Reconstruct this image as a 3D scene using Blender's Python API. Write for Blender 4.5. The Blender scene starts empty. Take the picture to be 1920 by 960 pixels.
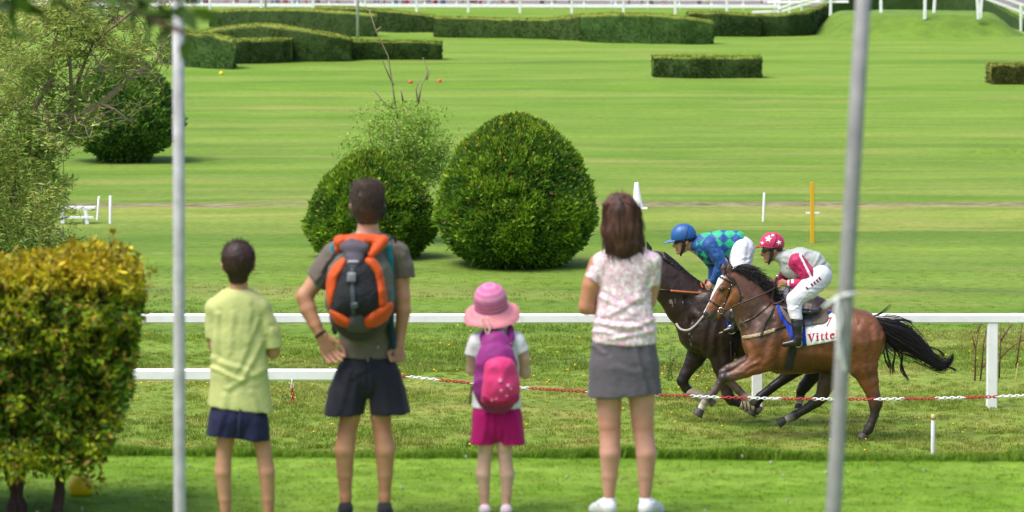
import bpy, bmesh, math, random
import numpy as np
from mathutils import Vector, Matrix, geometry
from mathutils.bvhtree import BVHTree
sc = bpy.context.scene
COL = sc.collection
random.seed(7); rng = np.random.default_rng(11)
R = math.radians
# ------------------------------------------------------------------ camera, world, sun, exposure
F = 7000.0; HC = 5.5; YH = -140.0      # focal length in photo pixels, camera height, row of the horizon
cam_d = bpy.data.cameras.new('camera'); cam = bpy.data.objects.new('camera', cam_d); COL.objects.link(cam)
cam.location = (0, 0, HC); cam.rotation_euler = (R(90), 0, 0)
cam_d.sensor_width = 36.0; cam_d.lens = F / 1920 * 36.0; cam_d.shift_y = -(480 - YH) / 1920
cam_d.clip_start = 0.5; cam_d.clip_end = 6000
cam_d.dof.use_dof = True; cam_d.dof.focus_distance = 40.0; cam_d.dof.aperture_fstop = 4.4
sc.camera = cam
SUN_EL, SUN_AZ = 62.0, 238.0            # elevation; compass azimuth the light comes from (0 = +Y, clockwise)
sd = Vector((math.sin(R(SUN_AZ)) * math.cos(R(SUN_EL)), math.cos(R(SUN_AZ)) * math.cos(R(SUN_EL)), math.sin(R(SUN_EL))))
w = bpy.data.worlds.new('World'); sc.world = w; w.use_nodes = True
nt = w.node_tree; bgn = nt.nodes['Background']
sky = nt.nodes.new('ShaderNodeTexSky'); sky.sky_type = 'NISHITA'; sky.sun_disc = False
sky.sun_elevation = R(SUN_EL); sky.sun_rotation = R(SUN_AZ); sky.air_density = 1.0; sky.dust_density = 4.0; sky.ozone_density = 1.0
nt.links.new(sky.outputs[0], bgn.inputs[0]); bgn.inputs[1].default_value = 0.15
sl = bpy.data.lights.new('sun', 'SUN'); sun = bpy.data.objects.new('sun', sl); COL.objects.link(sun)
sl.energy = 2.0; sl.angle = R(30); sl.color = (1.0, 0.95, 0.88)
sun.location = (0, 0, 60); sun.rotation_euler = sd.to_track_quat('Z', 'Y').to_euler()
sc.view_settings.view_transform = 'Standard'; sc.view_settings.look = 'None'
sc.view_settings.gamma = 1.0; sc.view_settings.exposure = 0.76
sc.cycles.max_bounces = 6; sc.cycles.transparent_max_bounces = 8
# ------------------------------------------------------------------ placing: photo pixel + distance -> point
def W(px, py, Y): return Vector(((px - 960) * Y / F, Y, HC - (py - YH) * Y / F))
def gy(py, g=0.0): return (HC - g) * F / (py - YH)      # distance of the ground (height g) seen at row py
TER = 2.41                                               # height of the near terrace above the track
# ------------------------------------------------------------------ objects
ORG = {}
def tag(o, label=None, cat=None, group=None, kind=None):
    if label: o['label'] = label
    if cat: o['category'] = cat
    if group: o['group'] = group
    if kind: o['kind'] = kind
    return o
def thing(name, label, cat, loc=(0, 0, 0), group=None):
    o = bpy.data.objects.new(name, None); COL.objects.link(o); o.location = loc
    o.empty_display_size = 0.1; ORG[o.name] = Vector(loc)
    return tag(o, label, cat, group)
def link(name, me, mat=None, parent=None, loc=(0, 0, 0)):
    o = bpy.data.objects.new(name, me); COL.objects.link(o)
    if mat is not None and len(me.materials) == 0: me.materials.append(mat)
    if parent is not None:
        o.parent = parent; ORG[o.name] = ORG[parent.name].copy()
    else:
        o.location = loc; ORG[o.name] = Vector(loc)
    return o
def mesh_np(name, V, faces, mat=None, parent=None, col=None, smooth=True, loc=None, fcol=None):
    """V world coords (n,3); faces: (m,3)/(m,4) array or list."""
    V = np.asarray(V, dtype=np.float64)
    base = np.array(ORG[parent.name]) if parent is not None else np.array(loc if loc is not None else (0, 0, 0), float)
    me = bpy.data.meshes.new(name)
    if isinstance(faces, np.ndarray):
        m, k = faces.shape
        me.vertices.add(len(V)); me.vertices.foreach_set('co', (V - base).astype(np.float32).ravel())
        me.loops.add(m * k); me.loops.foreach_set('vertex_index', faces.astype(np.int32).ravel())
        me.polygons.add(m); me.polygons.foreach_set('loop_start', np.arange(0, m * k, k, dtype=np.int32))
        me.polygons.foreach_set('loop_total', np.full(m, k, dtype=np.int32))
        me.update(calc_edges=True)
    else:
        me.from_pydata([tuple(v) for v in (V - base)], [], faces); me.update()
    if smooth: me.polygons.foreach_set('use_smooth', np.ones(len(me.polygons), dtype=bool))
    if col is not None:
        a = me.color_attributes.new('Col', 'FLOAT_COLOR', 'POINT')
        c = np.ones((len(V), 4), np.float32); c[:, :3] = col
        a.data.foreach_set('color', c.ravel())
    me.validate()
    return link(name, me, mat, parent, tuple(base))
class MB:
    """collects boxes, tubes, lathes into one mesh"""
    def __init__(s): s.v = []; s.f = []; s.c = []
    def add(s, vs, fs, c=(1, 1, 1)):
        o = len(s.v); s.v += [tuple(v) for v in vs]; s.f += [tuple(i + o for i in f) for f in fs]; s.c += [c] * len(vs)
    def box(s, x0, x1, y0, y1, z0, z1, c=(1, 1, 1)):
        s.add([(x0,y0,z0),(x1,y0,z0),(x1,y1,z0),(x0,y1,z0),(x0,y0,z1),(x1,y0,z1),(x1,y1,z1),(x0,y1,z1)],
              [(0,3,2,1),(4,5,6,7),(0,1,5,4),(1,2,6,5),(2,3,7,6),(3,0,4,7)], c)
    def beam(s, p, q, wx, wz, up=Vector((0, 0, 1)), c=(1, 1, 1), ch=0.2):
        p = Vector(p); q = Vector(q); t = (q - p).normalized(); a = t.cross(up).normalized(); b = a.cross(t)
        k = 1 - ch; prof = [(-1,-k),(-k,-1),(k,-1),(1,-k),(1,k),(k,1),(-k,1),(-1,k)]
        vs = [e + a * (u * wx / 2) + b * (v * wz / 2) for e in (p, q) for u, v in prof]
        fs = [tuple(range(7, -1, -1)), tuple(range(8, 16))] + [(i, (i+1) % 8, 8 + (i+1) % 8, 8 + i) for i in range(8)]
        s.add(vs, fs, c)
    def tube(s, pts, rs, n=6, c=(1, 1, 1), cap=True):
        pts = [Vector(p) for p in pts]; m = len(pts)
        if not hasattr(rs, '__len__'): rs = [rs] * m
        vs = []; ref = Vector((0.31, 0.2, 0.93))
        for i, p in enumerate(pts):
            t = (pts[min(i+1, m-1)] - pts[max(i-1, 0)])
            t = t.normalized() if t.length > 1e-9 else Vector((0, 0, 1))
            a = t.cross(ref)
            if a.length < 0.05: a = t.cross(Vector((1, 0, 0)))
            a.normalize(); b = a.cross(t)
            for k in range(n):
                an = 2 * math.pi * k / n; vs.append(p + (a * math.cos(an) + b * math.sin(an)) * rs[i])
        fs = [(i*n + k, i*n + (k+1) % n, (i+1)*n + (k+1) % n, (i+1)*n + k) for i in range(m-1) for k in range(n)]
        if cap: fs += [tuple(range(n-1, -1, -1)), tuple(range((m-1)*n, m*n))]
        s.add(vs, fs, c)
    def lathe(s, prof, cen, n=24, M=None, c=(1, 1, 1), cols=None):
        cen = Vector(cen); o = len(s.v)
        for j, (r, z) in enumerate(prof):
            for k in range(n):
                an = 2 * math.pi * k / n; v = Vector((r * math.cos(an), r * math.sin(an), z))
                if M is not None: v = M @ v
                s.v.append(tuple(cen + v)); s.c.append(cols[j] if cols else c)
        for j in range(len(prof) - 1):
            for k in range(n): s.f.append((o + j*n + k, o + j*n + (k+1) % n, o + (j+1)*n + (k+1) % n, o + (j+1)*n + k))
        s.f.append(tuple(o + k for k in range(n-1, -1, -1))); s.f.append(tuple(o + (len(prof)-1)*n + k for k in range(n)))
    def build(s, name, mat, parent=None, smooth=False, usecol=False):
        return mesh_np(name, s.v, s.f, mat, parent, np.array(s.c) if usecol else None, smooth, loc=s.v[0] if parent is None else None)
# ------------------------------------------------------------------ numpy noise
def vnoise(P, seed=0):
    P = np.asarray(P, float); I = np.floor(P).astype(np.int64); f = P - I; f = f*f*(3 - 2*f); out = 0
    for dx in (0, 1):
        for dy in (0, 1):
            for dz in (0, 1):
                h = (I[..., 0]+dx)*374761393 + (I[..., 1]+dy)*668265263 + (I[..., 2]+dz)*2147483647 + seed*974634777
                h = (h ^ (h >> 13)) * 1274126177; h = (h ^ (h >> 16)) & 0xffff
                wgt = (f[..., 0] if dx else 1-f[..., 0]) * (f[..., 1] if dy else 1-f[..., 1]) * (f[..., 2] if dz else 1-f[..., 2])
                out = out + wgt * (h / 65535.0)
    return out * 2 - 1
# ------------------------------------------------------------------ materials
def mat_base(name):
    m = bpy.data.materials.new(name); m.use_nodes = True; t = m.node_tree
    return m, t, t.nodes['Principled BSDF']
def noise_node(t, scale, detail=3, vec=None, rough=0.5):
    n = t.nodes.new('ShaderNodeTexNoise'); n.inputs['Scale'].default_value = scale; n.inputs['Detail'].default_value = detail
    n.inputs['Roughness'].default_value = rough
    if vec is not None: t.links.new(vec, n.inputs['Vector'])
    return n
def mixc(t, fac, a, b, mode='MIX'):
    n = t.nodes.new('ShaderNodeMix'); n.data_type = 'RGBA'; n.blend_type = mode
    for s, v in ((n.inputs[0], fac), (n.inputs[6], a), (n.inputs[7], b)):
        if isinstance(v, (int, float)): s.default_value = v
        elif isinstance(v, tuple): s.default_value = (*v, 1)
        else: t.links.new(v, s)
    return n.outputs[2]
def ramp(t, fac, stops):
    n = t.nodes.new('ShaderNodeValToRGB'); e = n.color_ramp.elements
    while len(e) < len(stops): e.new(0.5)
    for el, (p, c) in zip(e, stops): el.position = p; el.color = (*c, 1) if isinstance(c, tuple) else (c, c, c, 1)
    t.links.new(fac, n.inputs[0]); return n.outputs[0]
def math_(t, op, a, b=0.0, c=0.0, clamp=False):
    n = t.nodes.new('ShaderNodeMath'); n.operation = op; n.use_clamp = clamp
    for s, v in zip(n.inputs, (a, b, c)):
        if isinstance(v, (int, float)): s.default_value = v
        else: t.links.new(v, s)
    return n.outputs[0]
def M(name, col=(0.5, 0.5, 0.5), rough=0.6, var=0.15, vscale=8.0, bump=0.0, bscale=40.0, metal=0.0, attr=False, sheen=0.0, spec=0.5, trans=0.0, sss=0.0, stretch=None):
    m, t, p = mat_base(name)
    tc = t.nodes.new('ShaderNodeTexCoord'); vec = tc.outputs['Object']
    if stretch:
        mp = t.nodes.new('ShaderNodeMapping'); mp.inputs['Scale'].default_value = stretch; t.links.new(vec, mp.inputs[0]); vec = mp.outputs[0]
    if attr:
        a = t.nodes.new('ShaderNodeAttribute'); a.attribute_name = 'Col'; base = a.outputs['Color']
    else:
        rgb = t.nodes.new('ShaderNodeRGB'); rgb.outputs[0].default_value = (*col, 1); base = rgb.outputs[0]
    n = noise_node(t, vscale, 5, vec, 0.6)
    sk_ = 1.0 if (not attr and min(col) > 0.5) else 0.84
    v = ramp(t, n.outputs['Fac'], [(0.25, (1 - var)*sk_), (0.75, (1 + var)*sk_)])
    c = mixc(t, 1.0, base, v, 'MULTIPLY'); t.links.new(c, p.inputs['Base Color'])
    p.inputs['Roughness'].default_value = rough; p.inputs['Metallic'].default_value = metal
    p.inputs['Specular IOR Level'].default_value = spec
    if sheen: p.inputs['Sheen Weight'].default_value = sheen
    if sss:
        p.inputs['Subsurface Weight'].default_value = sss; p.inputs['Subsurface Radius'].default_value = (1, .4, .2); p.inputs['Subsurface Scale'].default_value = 0.01
    if bump:
        bn = noise_node(t, bscale, 4, vec, 0.55); b = t.nodes.new('ShaderNodeBump')
        b.inputs['Strength'].default_value = 1.0; b.inputs['Distance'].default_value = bump
        t.links.new(bn.outputs['Fac'], b.inputs['Height']); t.links.new(b.outputs[0], p.inputs['Normal'])
    if trans:
        tr = t.nodes.new('ShaderNodeBsdfTranslucent'); t.links.new(c, tr.inputs[0]); mx = t.nodes.new('ShaderNodeMixShader')
        mx.inputs[0].default_value = trans; t.links.new(p.outputs[0], mx.inputs[1]); t.links.new(tr.outputs[0], mx.inputs[2])
        t.links.new(mx.outputs[0], t.nodes['Material Output'].inputs[0])
    return m
MAT = dict(
    white=M('white_paint', (0.80, 0.81, 0.82), 0.45, 0.09, 5, spec=0.4),
    leaf=M('leaf', attr=True, rough=0.6, var=0.12, vscale=3, trans=0.25, spec=0.25),
    bark=M('bark', (0.16, 0.12, 0.08), 0.9, 0.35, 20, 0.01, 40),
    steel=M('galvanised_steel', (0.50, 0.49, 0.53), 0.55, 0.30, 14, metal=0.0), steel2=M('dull_steel', (0.30, 0.295, 0.31), 0.5, 0.28, 12),
)
# ------------------------------------------------------------------ leaves
def norm(a): return a / np.maximum(np.linalg.norm(a, axis=-1, keepdims=True), 1e-9)
def leaves(C, D, L, Wd, col, fold=0.25, seed=1):
    """rhombus leaves: C centres(base), D directions, L/Wd lengths and widths"""
    g = np.random.default_rng(seed); n = len(C); D = norm(D)
    side = norm(np.cross(D, g.normal(size=(n, 3)))); nor = np.cross(side, D)
    L = np.broadcast_to(L, n)[:, None]; Wd = np.broadcast_to(Wd, n)[:, None]
    a = C; b = C + D*L*0.45 + side*Wd/2 + nor*Wd*fold; c = C + D*L; d = C + D*L*0.45 - side*Wd/2 + nor*Wd*fold
    V = np.stack([a, b, c, d], 1).reshape(-1, 3); i = np.arange(n) * 4
    Fc = np.concatenate([np.stack([i, i+1, i+2], 1), np.stack([i, i+2, i+3], 1)])
    return V, Fc, np.repeat(np.broadcast_to(col, (n, 3)), 4, axis=0)
def join(parts):
    V = []; Fs = []; Cc = []; o = 0
    for v, f, c in parts: V.append(v); Fs.append(f + o); Cc.append(c); o += len(v)
    return np.concatenate(V), np.concatenate(Fs), np.concatenate(Cc)
def jit(col, n, s=0.2, g=rng):
    col = np.broadcast_to(np.asarray(col, float), (n, 3)); return col * (1 + g.normal(size=(n, 1)) * s) * (1 + g.normal(size=(n, 3)) * s * 0.3)
# ================================================================== ground
def grass_colour(t, blade=False):
    geo = t.nodes.new('ShaderNodeNewGeometry'); pos = geo.outputs['Position']
    sep = t.nodes.new('ShaderNodeSeparateXYZ'); t.links.new(pos, sep.inputs[0]); Y = sep.outputs[1]; X = sep.outputs[0]
    def mapped(sx, sy):
        mp = t.nodes.new('ShaderNodeMapping'); mp.inputs['Scale'].default_value = (sx, sy, 1); t.links.new(pos, mp.inputs[0]); return mp.outputs[0]
    big = noise_node(t, 1.0, 3, mapped(0.03, 0.22)).outputs['Fac']
    mid = noise_node(t, 1.0, 4, mapped(0.25, 0.9)).outputs['Fac']
    fine = noise_node(t, 1.0, 4, mapped(5.0, 5.0), 0.7).outputs['Fac']
    yw = math_(t, 'ADD', Y, math_(t, 'MULTIPLY', math_(t, 'SUBTRACT', noise_node(t, 1.0, 2, mapped(0.12, 0.0)).outputs['Fac'], 0.5), 1.2))
    c = mixc(t, ramp(t, big, [(0.38, 0.0), (0.62, 1.0)]), (0.12, 0.235, 0.02), (0.19, 0.30, 0.035))
    c = mixc(t, ramp(t, mid, [(0.35, 0.0), (0.7, 0.7)]), c, (0.19, 0.275, 0.055))
    # far lawn: brighter, yellower
    far = ramp(t, math_(t, 'DIVIDE', Y, 300.0), [(0.25, 0.0), (0.45, 1.0)])
    c = mixc(t, math_(t, 'MULTIPLY', far, 0.7), c, mixc(t, ramp(t, noise_node(t, 1.0, 4, mapped(0.02, 0.13)).outputs['Fac'], [(0.4, 0.0), (0.6, 1.0)]), (0.142, 0.295, 0.018), (0.215, 0.345, 0.045)))
    # mowing bands across the course
    band = noise_node(t, 1.0, 2, mapped(0.006, 0.35)).outputs['Fac']
    c = mixc(t, 1.0, c, ramp(t, band, [(0.3, 0.92), (0.7, 1.07)]), 'MULTIPLY')
    c = mixc(t, 1.0, c, ramp(t, noise_node(t, 1.0, 5, mapped(0.35, 0.5), 0.65).outputs['Fac'], [(0.3, (0.84, 0.88, 0.8)), (0.7, (1.16, 1.1, 1.2))]), 'MULTIPLY')
    band2 = noise_node(t, 1.0, 3, mapped(0.035, 1.3)).outputs['Fac']
    c = mixc(t, 1.0, c, ramp(t, band2, [(0.3, 0.90), (0.7, 1.09)]), 'MULTIPLY')
    # zones by distance: value 0..1 for Y/100
    yn = math_(t, 'DIVIDE', yw, 100.0)
    def zone(y0, y1, s): return ramp(t, yn, [(y0/100 - s/100, 0.0), (y0/100, 1.0), (y1/100, 1.0), (y1/100 + s/100, 0.0)])
    # rough galloping track with straw and worn earth
    pat = ramp(t, noise_node(t, 1.0, 5, mapped(0.9, 1.1), 0.65).outputs['Fac'], [(0.47, 0.0), (0.68, 1.0)])
    c = mixc(t, math_(t, 'MULTIPLY', zone(38.6, 45.5, 1.5), 0.25), c, (0.23, 0.29, 0.04))
    c = mixc(t, math_(t, 'MULTIPLY', math_(t, 'MULTIPLY', zone(36.0, 46.5, 1.0), pat), 0.62), c, (0.36, 0.33, 0.10))
    c = mixc(t, math_(t, 'MULTIPLY', zone(67.5, 73.0, 1.0), ramp(t, noise_node(t, 1.0, 4, mapped(0.22, 0.8)).outputs['Fac'], [(0.45, 0.1), (0.65, 0.75)])), c, (0.34, 0.35, 0.09))
    for y0, y1, s, k in ((55.9, 56.4, 0.15, 1.0), (64.3, 66.2, 0.5, 0.42), (52.6, 53.8, .5, .2), (59.6, 60.6, .5, .25), (149, 151.5, 1.5, .4), (131, 133, 1, .35), (141, 142, 1.5, .25), (93, 94, .6, .22), (118, 119.5, 1, .25)):  # dark mowing edges, plus long thin shadows painted into the far turf
        z = ramp(t, math_(t, 'DIVIDE', yw, 200.0), [(y0/200 - s/200, 0.0), (y0/200, 1.0), (y1/200, 1.0), (y1/200 + s/200, 0.0)])
        gate = ramp(t, noise_node(t, 1.0, 2, mapped(0.09, 0.01)).outputs['Fac'], [(0.35, 0.25), (0.6, 1.0)])
        c = mixc(t, math_(t, 'MULTIPLY', math_(t, 'MULTIPLY', z, gate), k), c, (0.045, 0.13, 0.012))
    dry = ramp(t, noise_node(t, 1.0, 3, mapped(0.10, 0.28)).outputs['Fac'], [(0.55, 0.0), (0.74, 0.65)])
    c = mixc(t, dry, c, (0.33, 0.33, 0.10))
    # bare line of stony earth
    dl = ramp(t, math_(t, 'DIVIDE', yw, 200.0), [(73.0/200, 0.0), (73.2/200, 1.0), (74.05/200, 1.0), (74.2/200, 0.0)])
    stony = mixc(t, ramp(t, noise_node(t, 1.0, 4, mapped(1.5, 3), 0.7).outputs['Fac'], [(0.4, 0.0), (0.6, 1.0)]), (0.12, 0.07, 0.05), (0.42, 0.32, 0.26))
    c = mixc(t, math_(t, 'MULTIPLY', dl, ramp(t, noise_node(t, 1.0, 3, mapped(0.4, 0.4)).outputs['Fac'], [(0.36, 0.6), (0.5, 1.0)])), c, stony)
    # terrace: fresh short lawn
    ter = ramp(t, math_(t, 'DIVIDE', Y, 100.0), [(0.225, 1.0), (0.24, 0.0)])
    lawn = mixc(t, ramp(t, noise_node(t, 1.0, 4, mapped(1.1, 2.6)).outputs['Fac'], [(0.35, 0.0), (0.65, 1.0)]), (0.14, 0.275, 0.016), (0.205, 0.335, 0.038))
    c = mixc(t, ter, c, lawn)
    vg = ramp(t, math_(t, 'DIVIDE', math_(t, 'ADD', Y, math_(t, 'MULTIPLY', X, 0.039)), 100.0), [(0.2150, 0.0), (0.2158, 1.0), (0.2215, 1.0), (0.225, 0.0)])
    c = mixc(t, vg, c, (0.075, 0.20, 0.008))
    f2 = ramp(t, fine, [(0.3, (0.78*0.80, 0.78*.79, .78*.78)), (0.7, (1.22*0.80, 1.22*.79, 1.22*.78))])
    c = mixc(t, 1.0, c, f2, 'MULTIPLY')
    return c, fine
gm, t, p = mat_base('grass_ground')
gc, gfine = grass_colour(t)
# paved public area far behind
geo = t.nodes.new('ShaderNodeNewGeometry'); sp = t.nodes.new('ShaderNodeSeparateXYZ'); t.links.new(geo.outputs['Position'], sp.inputs[0])
t.links.new(gc, p.inputs['Base Color']); p.inputs['Roughness'].default_value = 0.9; p.inputs['Specular IOR Level'].default_value = 0.15
bn = t.nodes.new('ShaderNodeBump'); bn.inputs['Distance'].default_value = 0.05
t.links.new(gfine, bn.inputs['Height']); t.links.new(bn.outputs[0], p.inputs['Normal'])
MAT['ground'] = gm
bm_, t, p = mat_base('grass_blades')
gc, _ = grass_colour(t)
oi = t.nodes.new('ShaderNodeObjectInfo')
c = mixc(t, 1.0, gc, ramp(t, oi.outputs['Random'], [(0.0, (1.05, 1.0, 1.0)), (0.6, (1.4, 1.3, 1.35)), (1.0, (1.9, 1.6, 1.8))]), 'MULTIPLY')
t.links.new(c, p.inputs['Base Color']); p.inputs['Roughness'].default_value = 0.7; p.inputs['Specular IOR Level'].default_value = 0.2
tr = t.nodes.new('ShaderNodeBsdfTranslucent'); t.links.new(c, tr.inputs[0]); mx = t.nodes.new('ShaderNodeMixShader'); mx.inputs[0].default_value = 0.35
t.links.new(p.outputs[0], mx.inputs[1]); t.links.new(tr.outputs[0], mx.inputs[2]); t.links.new(mx.outputs[0], t.nodes['Material Output'].inputs[0])
MAT['blades'] = bm_
def edge_y(x): return 21.72 - 0.055 * x / 2.8 * 2.0 + 0.03 * np.sin(x * 2.1)
def ground_z(X, Y):
    X = np.asarray(X, float); Y = np.asarray(Y, float); e = edge_y(X)
    z = np.where(Y < e, TER, TER * np.clip(1 - (Y - e) / 7.5, 0, 1))
    n = vnoise(np.stack([X * 0.7, Y * 0.7, X * 0], -1), 3) * 0.025 + vnoise(np.stack([X * 0.2, Y * 0.2, X * 0], -1), 4) * 0.03
    return z + np.where(Y > 30, n * np.clip((Y - 30) / 5, 0, 1) * np.where(Y > 37, 1, .6), 0)
ys = np.concatenate([np.linspace(-60, 14, 12), np.linspace(15, 24, 60), np.linspace(24.3, 30, 12), np.linspace(30.5, 80, 200), np.linspace(81, 300, 180), np.array([330, 400, 550, 800, 1300, 2200, 4500])])
xs = np.concatenate([np.array([-2500, -900, -300, -120, -60]), np.linspace(-30, 30, 181), np.array([60, 120, 300, 900, 2500])])
Xg, Yg = np.meshgrid(xs, ys); Zg = ground_z(Xg, Yg)
V = np.stack([Xg, Yg, Zg], -1).reshape(-1, 3); nx = len(xs); ny = len(ys)
ii = (np.arange(ny - 1)[:, None] * nx + np.arange(nx - 1)).ravel()
tag(mesh_np('grass_ground', V, np.stack([ii, ii + 1, ii + nx + 1, ii + nx], 1), MAT['ground']), 'green racecourse turf with mowing bands reaching to the horizon', None, kind='structure')
# paving where the public stands far off
pv = M('paving', (0.21, 0.175, 0.17), 0.9, 0.12, 0.6, 0.002, 3)
mb = MB(); mb.box(-200, 200, 251, 420, -0.1, 0.05); tag(mb.build('pavement', pv), 'pale paved area behind the far white rails', kind='structure')
# ---- grass tufts (uncountable) by geometry nodes on computed points
def clump(name, nb, h, wd, rad, seed):
    g = np.random.default_rng(seed); V = []; Fc = []
    for i in range(nb):
        a = g.uniform(0, 6.28); r = rad * math.sqrt(g.uniform()); b = np.array([r*math.cos(a), r*math.sin(a), -0.005])
        la = g.uniform(0, 6.28); ln = g.uniform(0.15, 0.9); hh = h * g.uniform(0.55, 1.15); dr = np.array([math.cos(la), math.sin(la), 0])
        sd_ = np.array([-dr[1], dr[0], 0]) * wd / 2; mid_ = b + np.array([0, 0, hh*0.6]) + dr*hh*ln*0.25; tip = b + np.array([0, 0, hh]) + dr*hh*ln
        o = len(V); V += [b - sd_, b + sd_, mid_ + sd_*0.8, mid_ - sd_*0.8, tip]; Fc += [(o, o+1, o+2, o+3), (o+3, o+2, o+4)]
    me = bpy.data.meshes.new(name); me.from_pydata([tuple(v) for v in V], [], Fc); me.materials.append(MAT['blades']); return me
def scatter(name, pts, scl, clump_me, label, seed=0):
    me = bpy.data.meshes.new(name); me.vertices.add(len(pts)); me.vertices.foreach_set('co', pts.astype(np.float32).ravel())
    a = me.attributes.new('scl', 'FLOAT', 'POINT'); a.data.foreach_set('value', scl.astype(np.float32))
    o = link(name, me); tag(o, label, 'grass', kind='stuff')
    src = bpy.data.objects.new('grass_tuft_source', clump_me)   # only read by the node tree, not in the scene
    ng = bpy.data.node_groups.new(name, 'GeometryNodeTree')
    ng.interface.new_socket('Geometry', in_out='INPUT', socket_type='NodeSocketGeometry'); ng.interface.new_socket('Geometry', in_out='OUTPUT', socket_type='NodeSocketGeometry')
    gi = ng.nodes.new('NodeGroupInput'); go = ng.nodes.new('NodeGroupOutput'); ip = ng.nodes.new('GeometryNodeInstanceOnPoints')
    ob = ng.nodes.new('GeometryNodeObjectInfo'); ob.inputs[0].default_value = src
    rv = ng.nodes.new('FunctionNodeRandomValue'); rv.data_type = 'FLOAT_VECTOR'; rv.inputs[0].default_value = (-.15, -.15, 0); rv.inputs[1].default_value = (.15, .15, 6.283)
    na = ng.nodes.new('GeometryNodeInputNamedAttribute'); na.data_type = 'FLOAT'; na.inputs[0].default_value = 'scl'
    L = ng.links.new
    L(gi.outputs[0], ip.inputs['Points']); L(ob.outputs['Geometry'], ip.inputs['Instance']); L(rv.outputs[0], ip.inputs['Rotation']); L(na.outputs[0], ip.inputs['Scale']); L(ip.outputs[0], go.inputs[0])
    md = o.modifiers.new('tufts', 'NODES'); md.node_group = ng; return o
def field(y0, y1, dens, half=0.175, pad=0.8):
    n = int(dens * (y1 - y0) * (half * (y0 + y1) + 2 * pad)); Y = rng.uniform(y0, y1, n); X = rng.uniform(-1, 1, n) * (half * y1 + pad)
    k = np.abs(X) < half * Y + pad; X = X[k]; Y = Y[k]; return X, Y
X, Y = field(16.5, 21.9, 330); k = Y < edge_y(X); X = X[k]; Y = Y[k]
dk = np.clip(1 - (Y - 16.5) / 2.4, 0, 1)
scatter('lawn_grass', np.stack([X, Y, ground_z(X, Y)], 1), rng.uniform(0.7, 1.2, len(X)), clump('t1', 16, 0.013, 0.004, 0.05, 1), 'short bright lawn grass the spectators stand on')
X = rng.uniform(-9, 9, 11700); e = edge_y(X); Y = e + rng.normal(size=len(X)) * 0.05 + 0.02
scatter('verge_grass', np.stack([X, Y, np.minimum(ground_z(X, Y), TER)], 1), rng.uniform(0.5, 1.25, len(X)) * (0.8 + 0.3 * vnoise(np.stack([X*3, X*0, X*0], 1))), clump('t2', 18, 0.075, 0.006, 0.05, 2), 'longer dark grass along the edge of the lawn')
X, Y = field(37.2, 50, 115); thick = vnoise(np.stack([X*0.8, Y*0.8, X*0], 1), 9) + 0.6*vnoise(np.stack([X*2.6, Y*2.6, X*0], 1), 10)
scatter('track_grass', np.stack([X, Y, ground_z(X, Y)], 1), np.clip(0.75 + 0.45 * thick, 0.3, 1.5), clump('t3', 16, 0.05, 0.009, 0.085, 3), 'rough tufted grass of the galloping track')
X, Y = field(50, 62, 34); k = rng.uniform(size=len(X)) < (62.5 - Y)/12; X = X[k]; Y = Y[k]; thick = vnoise(np.stack([X*0.3, Y*0.8, X*0], 1), 19)
scatter('field_grass', np.stack([X, Y, ground_z(X, Y)], 1), np.clip(0.8 + 0.5 * thick, 0.3, 1.4)*(1 - (Y - 50)/18), clump('t4', 20, 0.04, 0.012, 0.16, 4), 'mown field grass beyond the white rail')
# flowers
def flowers(name, pts, r, col, label):
    V = []; Fc = []; C = []
    for (x, y, z) in pts:
        o = len(V); rr = r * random.uniform(0.7, 1.25)
        for k in range(6):
            a = k * math.pi / 3; V.append((x + rr*math.cos(a), y + rr*math.sin(a)*.8, z + (0.006 if k % 2 else -0.004)))
        V += [(x, y, z + rr*0.6), (x, y, z - 0.02)]
        Fc += [(o+k, o+(k+1) % 6, o+6) for k in range(6)] + [(o+(k+1) % 6, o+k, o+7) for k in range(6)]
    m = M(name, col, 0.6, 0.1, 3, trans=0.2)
    tag(mesh_np(name, np.array(V), Fc, m, smooth=False), label, 'flowers', kind='stuff')
X, Y = field(38.5, 52, 1.1); X2 = rng.uniform(-6, 3, 120); Y2 = rng.normal(size=120) * 0.5 + 44.9
X = np.concatenate([X, X2]); Y = np.concatenate([Y, Y2])
flowers('yellow_flowers', np.stack([X, Y, ground_z(X, Y) + 0.06], 1), 0.015, (0.80, 0.60, 0.01), 'small yellow flowers scattered over the track grass')
X, Y = field(17.5, 21.6, 2.2); X3, Y3 = field(40, 60, 0.5)
flowers('white_clover_flowers', np.concatenate([np.stack([X, Y, ground_z(X, Y) + 0.035], 1), np.stack([X3, Y3, ground_z(X3, Y3) + 0.05], 1)]), 0.008, (0.5, 0.58, 0.4), 'tiny white clover flowers dotted in the grass')
# ================================================================== grass bank with rails, right top
def mound(name, cx, cy, hx, hy, h, mat, seed, flat=0.55):
    n, m = 90, 24; u = np.linspace(-1, 1, n); v = np.linspace(-1, 1, m); U, Vv = np.meshgrid(u, v)
    d = np.maximum(np.abs(U), np.abs(Vv)) * 0.5 + np.sqrt(U**2 + Vv**2) * 0.5
    z = h * (1 - np.clip((d - flat) / (1 - flat), 0, 1)**2 * (3 - 2*np.clip((d - flat) / (1 - flat), 0, 1))) - 0.06
    P = np.stack([cx + U*hx, cy + Vv*hy, z], -1).reshape(-1, 3); P[:, 2] += 0.04 * h * vnoise(P * [1.2, 1.2, 0], seed)
    i = (np.arange(m-1)[:, None] * n + np.arange(n-1)).ravel()
    return mesh_np(name, P, np.stack([i, i+1, i+n+1, i+n], 1), mat)
mgm = M('bank_turf', (0.125, 0.23, 0.012), 0.9, 0.3, 1.2, 0.06, 3)
tag(mound('grass_bank', (1722-960)*188/F, 190.0, 5.6, 8.0, 1.12, mgm, 5, 0.66), 'raised flat topped turf bank below the white posts', kind='structure')
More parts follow.
